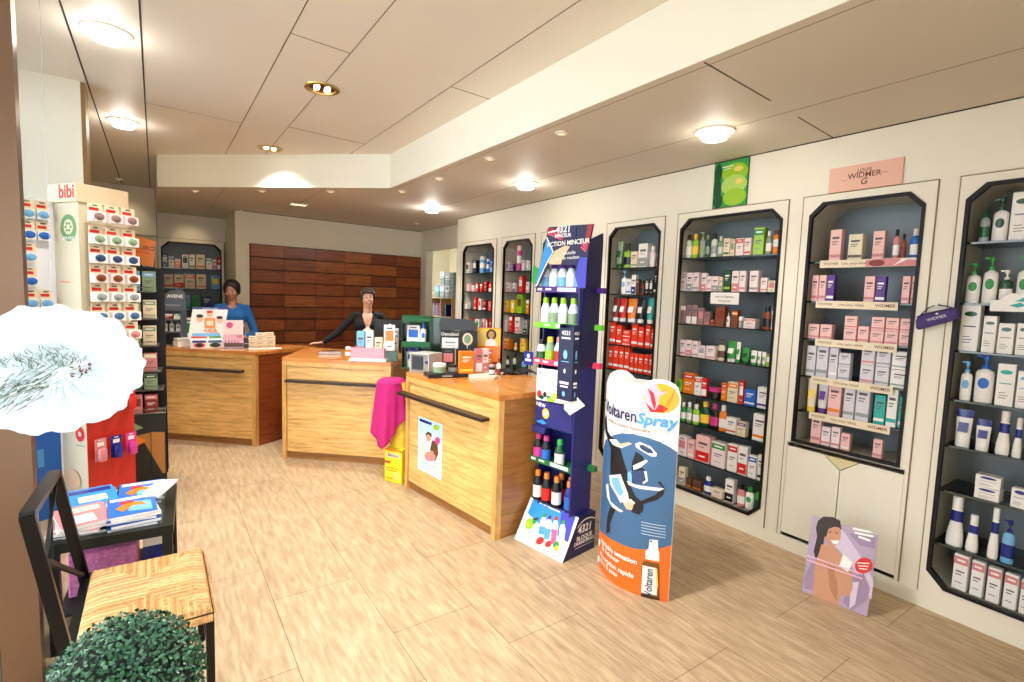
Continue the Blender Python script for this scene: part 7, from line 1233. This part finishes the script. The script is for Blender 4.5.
def person(loc, rot, label, skin, top_m, hair_m, arms, head_turn, head_tilt, smile, vneck, height=1.63):
    """local: faces -y, x to the viewer's right; arms = list of (shoulder side, elbow, wrist, finger direction)"""
    p = empty('person', loc, rot, label, 'person'); SK = skin
    hz_ = height-.125; H = Matrix.Rotation(head_turn, 3, 'Z') @ Matrix.Rotation(head_tilt, 3, 'X'); hc = Vector((0,-.015,hz_))
    def hp_(x, y, z): return hc + H @ Vector((x, y, z))
    bm = BM()
    blob(bm, hp_(0,.012,.022), (.072,.092,.088), H); blob(bm, hp_(0,-.022,-.035), (.056,.062,.070), H); blob(bm, hp_(0,-.05,-.088), (.028,.028,.022), H)
    blob(bm, hp_(0,-.094,-.022), (.012,.018,.016), H); taper(bm, hp_(0,-.082,.012), hp_(0,-.097,-.018), .008, .011)
    for s in (-1,1): blob(bm, hp_(s*.072,.012,-.012), (.009,.017,.028), H); blob(bm, hp_(s*.034,-.062,-.028), (.024,.02,.02), H)
    blob(bm, hp_(0,-.080,-.060), (.024,.010,.011), H)
    taper(bm, (0,.01,height-.33), hp_(0,.012,-.06), .050, .048)
    sh = height-.29
    blob(bm, (0,.01,sh-.055), (.145,.066,.045)); blob(bm, (0,.0,sh-.14), (.145,.092,.14)); blob(bm, (0,.0,sh-.32), (.122,.085,.14)); blob(bm, (0,.01,sh-.50), (.155,.105,.13))
    for s in (-1,1): taper(bm, (s*.085,.01,sh-.52), (s*.085,.0,.46), .082, .052); taper(bm, (s*.085,0,.46), (s*.085,.02,.08), .052, .036); taper(bm, (s*.085,.03,.045), (s*.085,-.12,.03), .036, .03)
    for s in (-1,1): blob(bm, (s*.065,-.070,sh-.14), (.058,.045,.055))
    for (s, el, wr_, fd) in arms:
        S_ = Vector((s*.152,.01,sh-.045)); el = Vector(el); wr_ = Vector(wr_); taper(bm, S_, el, .040, .034); taper(bm, el, wr_, .036, .024)
        fd = Vector(fd).normalized(); side_ = fd.cross(Vector((0,0,1))).normalized(); pc2 = wr_+fd*.045
        Mq = Matrix((fd, side_, fd.cross(side_))).transposed(); blob(bm, pc2, (.045,.036,.014), Mq)
        for k, (o_, L_f) in enumerate(((-.029,.058),(-.010,.070),(.010,.066),(.028,.050))):
            b0 = wr_+fd*.075+side_*o_; b1 = b0+fd*L_f*.5+side_*o_*.35+Vector((0,0,.006)); b2 = b1+fd*L_f*.5+side_*o_*.25-Vector((0,0,.010)); taper(bm, b0, b1, .0095, .0085, 8); taper(bm, b1, b2, .0085, .007, 8)
        ts = -1 if s > 0 else 1
        t0 = wr_+fd*.025+side_*ts*.028; t1_ = t0+fd*.03+side_*ts*.028; taper(bm, t0, t1_, .012, .010, 8); taper(bm, t1_, t1_+fd*.026+side_*ts*.006, .010, .008, 8)
    fused('body', bm, SK, p, .0065, 2)
    # face
    for s in (-1,1):
        bm = BM(); blob(bm, hp_(s*.028,-.078,.006), (.0125,.006,.006), H); e = newobj('eye', bm, P('wh'), p, smooth=True)
        bm = BM(); blob(bm, hp_(s*.028,-.084,.006), (.0078,.0035,.0068), H); newobj('iris', bm, P('hair'), e, smooth=True)
        bm = BM(); taper(bm, hp_(s*.015,-.087,.026), hp_(s*.043,-.078,.027), .0028, .002, 6); newobj('eyebrow', bm, hair_m, p)
    bm = BM(); blob(bm, hp_(0,-.088,-.056), (.027 if smile else .020,.006,.012 if smile else .006), H); lp = newobj('lips', bm, mk('lips',(.62,.25,.22),.4), p, smooth=True)
    if smile: bm = BM(); blob(bm, hp_(0,-.0935,-.0555), (.020,.003,.006), H); newobj('teeth', bm, P('wh'), lp, smooth=True)
    # hair: cap over the skull with fringe or parting
    bm = BM(); blob(bm, hp_(0,.026,.044), (.088,.097,.086), H); blob(bm, hp_(0,.070,-.01), (.070,.055,.085), H)
    for s in (-1,1):
        blob(bm, hp_(s*.070,.012,.025), (.020,.062,.066), H)
        if vneck: taper(bm, hp_(s*.066,-.012,.05), hp_(s*.074,.0,-.02), .018, .012)
        else: taper(bm, hp_(s*.062,-.010,.055), hp_(s*.076,.012,-.03), .020, .014)
    if vneck:
        for k in range(5): taper(bm, hp_(-.05+.025*k,-.040,.096), hp_(-.052+.022*k,-.080,.062), .018, .010)
    else:
        taper(bm, hp_(-.01,-.05,.095), hp_(-.060,-.060,.045), .020, .014); taper(bm, hp_(-.01,-.05,.095), hp_(.055,-.058,.05), .020, .014); taper(bm, hp_(.05,-.045,.06), hp_(.072,-.02,-.02), .016,.012)
        blob(bm, hp_(0,.115,-.01), (.04,.035,.04), H)
    fused('hair', bm, hair_m, p, .007, 2)
    # top garment
    bm = BM()
    blob(bm, (0,.012,sh-.035), (.172,.080,.058)); blob(bm, (0,.0,sh-.14), (.157,.104,.15)); blob(bm, (0,.0,sh-.32), (.135,.098,.15)); blob(bm, (0,.01,sh-.48), (.168,.118,.13))
    for s in (-1,1): blob(bm, (s*.065,-.072,sh-.14), (.066,.054,.062))
    for (s, el, wr_, fd) in arms:
        S_ = Vector((s*.150,.01,sh-.047)); el = Vector(el); wr_ = Vector(wr_); taper(bm, S_, el, .050, .043); taper(bm, el, el+(wr_-el)*.93, .043, .031)
    g = fused('cardigan' if vneck else 'sweater', bm, top_m, p, .008, 3)
    # neckline cut away
    bm2 = BM(); bm2.from_mesh(g.data)
    kill = []
    for f in bm2.faces:
        c = f.calc_center_median()
        if vneck:
            if c.y < -.01 and abs(c.x) < .010+.058*max(0, min(1, (c.z-(sh-.20))/.20)) and c.z > sh-.20: kill.append(f)
            elif c.z > sh-.015 and abs(c.x) < .055: kill.append(f)
        else:
            if (c.x/.068)**2+((c.y+.005)/.075)**2 < 1 and c.z > sh-.05: kill.append(f)
    bmesh.ops.delete(bm2, geom=kill, context='FACES'); bm2.to_mesh(g.data); bm2.free()
    if vneck:
        bm = BM(); blob(bm, (0,-.040,sh-.215), (.072,.080,.075)); newobj('camisole', bm, P('wh'), p, smooth=True)
    # trousers
    bm = BM(); blob(bm, (0,.01,sh-.55), (.168,.118,.12))
    for s in (-1,1): taper(bm, (s*.085,.01,sh-.54), (s*.086,.0,.46), .094, .068); taper(bm, (s*.086,0,.46), (s*.086,.02,.10), .068, .058)
    fused('trousers', bm, mk('trousers_black',(.06,.06,.08),.8), p, .010, 2)
    return p
SK1 = mk('skin_light', (.84,.64,.53), .45); SK2 = mk('skin_warm', (.66,.46,.36), .45)
H1 = mk('hair_brown', (.17,.09,.06), .5, noise=.3, nscale=60); H2 = mk('hair_dark', (.07,.05,.05), .5, noise=.3, nscale=60)
rv = math.atan2(-2.0, -5.93)+PI/2   # facing the entrance
RW = math.atan2(5.93, 1.99)-PI/2
def to_local(w, o, r):
    return tuple(Matrix.Rotation(-r, 3, 'Z') @ (Vector(w)-Vector((o[0],o[1],0))))
o2 = (2.03,5.905)
hand = to_local((1.50,6.08,1.005), o2, RW); 
person((o2[0],o2[1],0), RW, 'smiling woman in a black cardigan behind the middle counter, one hand resting on it', SK1, mk('black_knit',(.045,.045,.05),.85), H1,
       [(-1, (-.33,.04,1.13), (hand[0]+.07,hand[1]-.0,1.02), (-1,-.05,-.12)), (1, (.27,.05,1.10), (.22,-.17,1.03), (-.3,-1,-.1))], .08, -.05, True, True, 1.665)
o1 = (.745,6.95); R1 = math.atan2(6.95,.745)-PI/2
person((o1[0],o1[1],0), R1, 'dark-haired woman in a blue jumper looking down behind the far counter', SK2, mk('blue_knit',(.06,.36,.62),.8), H2,
       [(-1, (-.24,.0,1.06), (-.13,-.20,1.04), (.4,-1,-.1)), (1, (.25,.0,1.06), (.13,-.20,1.04), (-.4,-1,-.1))], -.25, .22, False, False, 1.70)
# till screen in front of the smiling woman
ms_ = empty('till_screen', (2.01,5.15,HC), RW+PI-.1, 'black till screen seen from behind on the middle counter', 'monitor')
bm = BM(); box(bm,-.16,.16,-.015,.02,.13,.36,0,.006); newobj('screen', bm, mk('device_black',(.08,.08,.10)), ms_)
bm = BM(); box(bm,-.03,.03,.0,.02,.01,.13); box(bm,-.09,.09,-.07,.08,0,.012,0,.003); newobj('stand', bm, mk('device_black',(.08,.08,.10)), ms_)
bm = BM(); box(bm,-.012,.012,.0205,.0215,.30,.315); newobj('badge', bm, P('wh'), ms_)

# ------------------------------------------------------------------ daylight, camera
w = bpy.data.worlds.new('sky'); SC.world = w; w.use_nodes = True; bg = w.node_tree.nodes['Background']
bg.inputs['Color'].default_value = (.86,.93,1.0,1); bg.inputs['Strength'].default_value = 5.4
sun = bpy.data.lights.new('sun', 'SUN'); sun.energy = 3; sun.angle = .02; sun.color = (1,.96,.90)
so = bpy.data.objects.new('sun', sun); COL.objects.link(so); so.rotation_euler = Vector((.30,.80,-.62)).to_track_quat('-Z','Y').to_euler()
cam = bpy.data.cameras.new('camera'); co_ = bpy.data.objects.new('camera', cam); COL.objects.link(co_)
cam.sensor_width = 36; cam.sensor_fit = 'HORIZONTAL'; cam.lens = 515.4/1024*36; cam.clip_start = .05
yaw, pit, roll = [math.radians(v) for v in (34.703,4.959,1.953)]
f_ = Vector((math.sin(yaw)*math.cos(pit), math.cos(yaw)*math.cos(pit), -math.sin(pit))); r0 = Vector((math.cos(yaw), -math.sin(yaw), 0)); u0 = r0.cross(f_)
rr_ = math.cos(roll)*r0+math.sin(roll)*u0; uu_ = -math.sin(roll)*r0+math.cos(roll)*u0
co_.matrix_world = Matrix(((rr_.x,uu_.x,-f_.x,0),(rr_.y,uu_.y,-f_.y,0),(rr_.z,uu_.z,-f_.z,1.62),(0,0,0,1)))
SC.camera = co_
SC.view_settings.view_transform = 'Standard'; SC.view_settings.look = 'None'; SC.view_settings.gamma = 1; SC.view_settings.exposure = 0.12
try: SC.view_settings.use_curve_mapping = False
except Exception: pass
SC.cycles.max_bounces = 8; SC.cycles.diffuse_bounces = 5; SC.cycles.transparent_max_bounces = 16; SC.cycles.use_denoising = True
SC.cycles.caustics_reflective = False; SC.cycles.caustics_refractive = False; SC.cycles.sample_clamp_indirect = 6
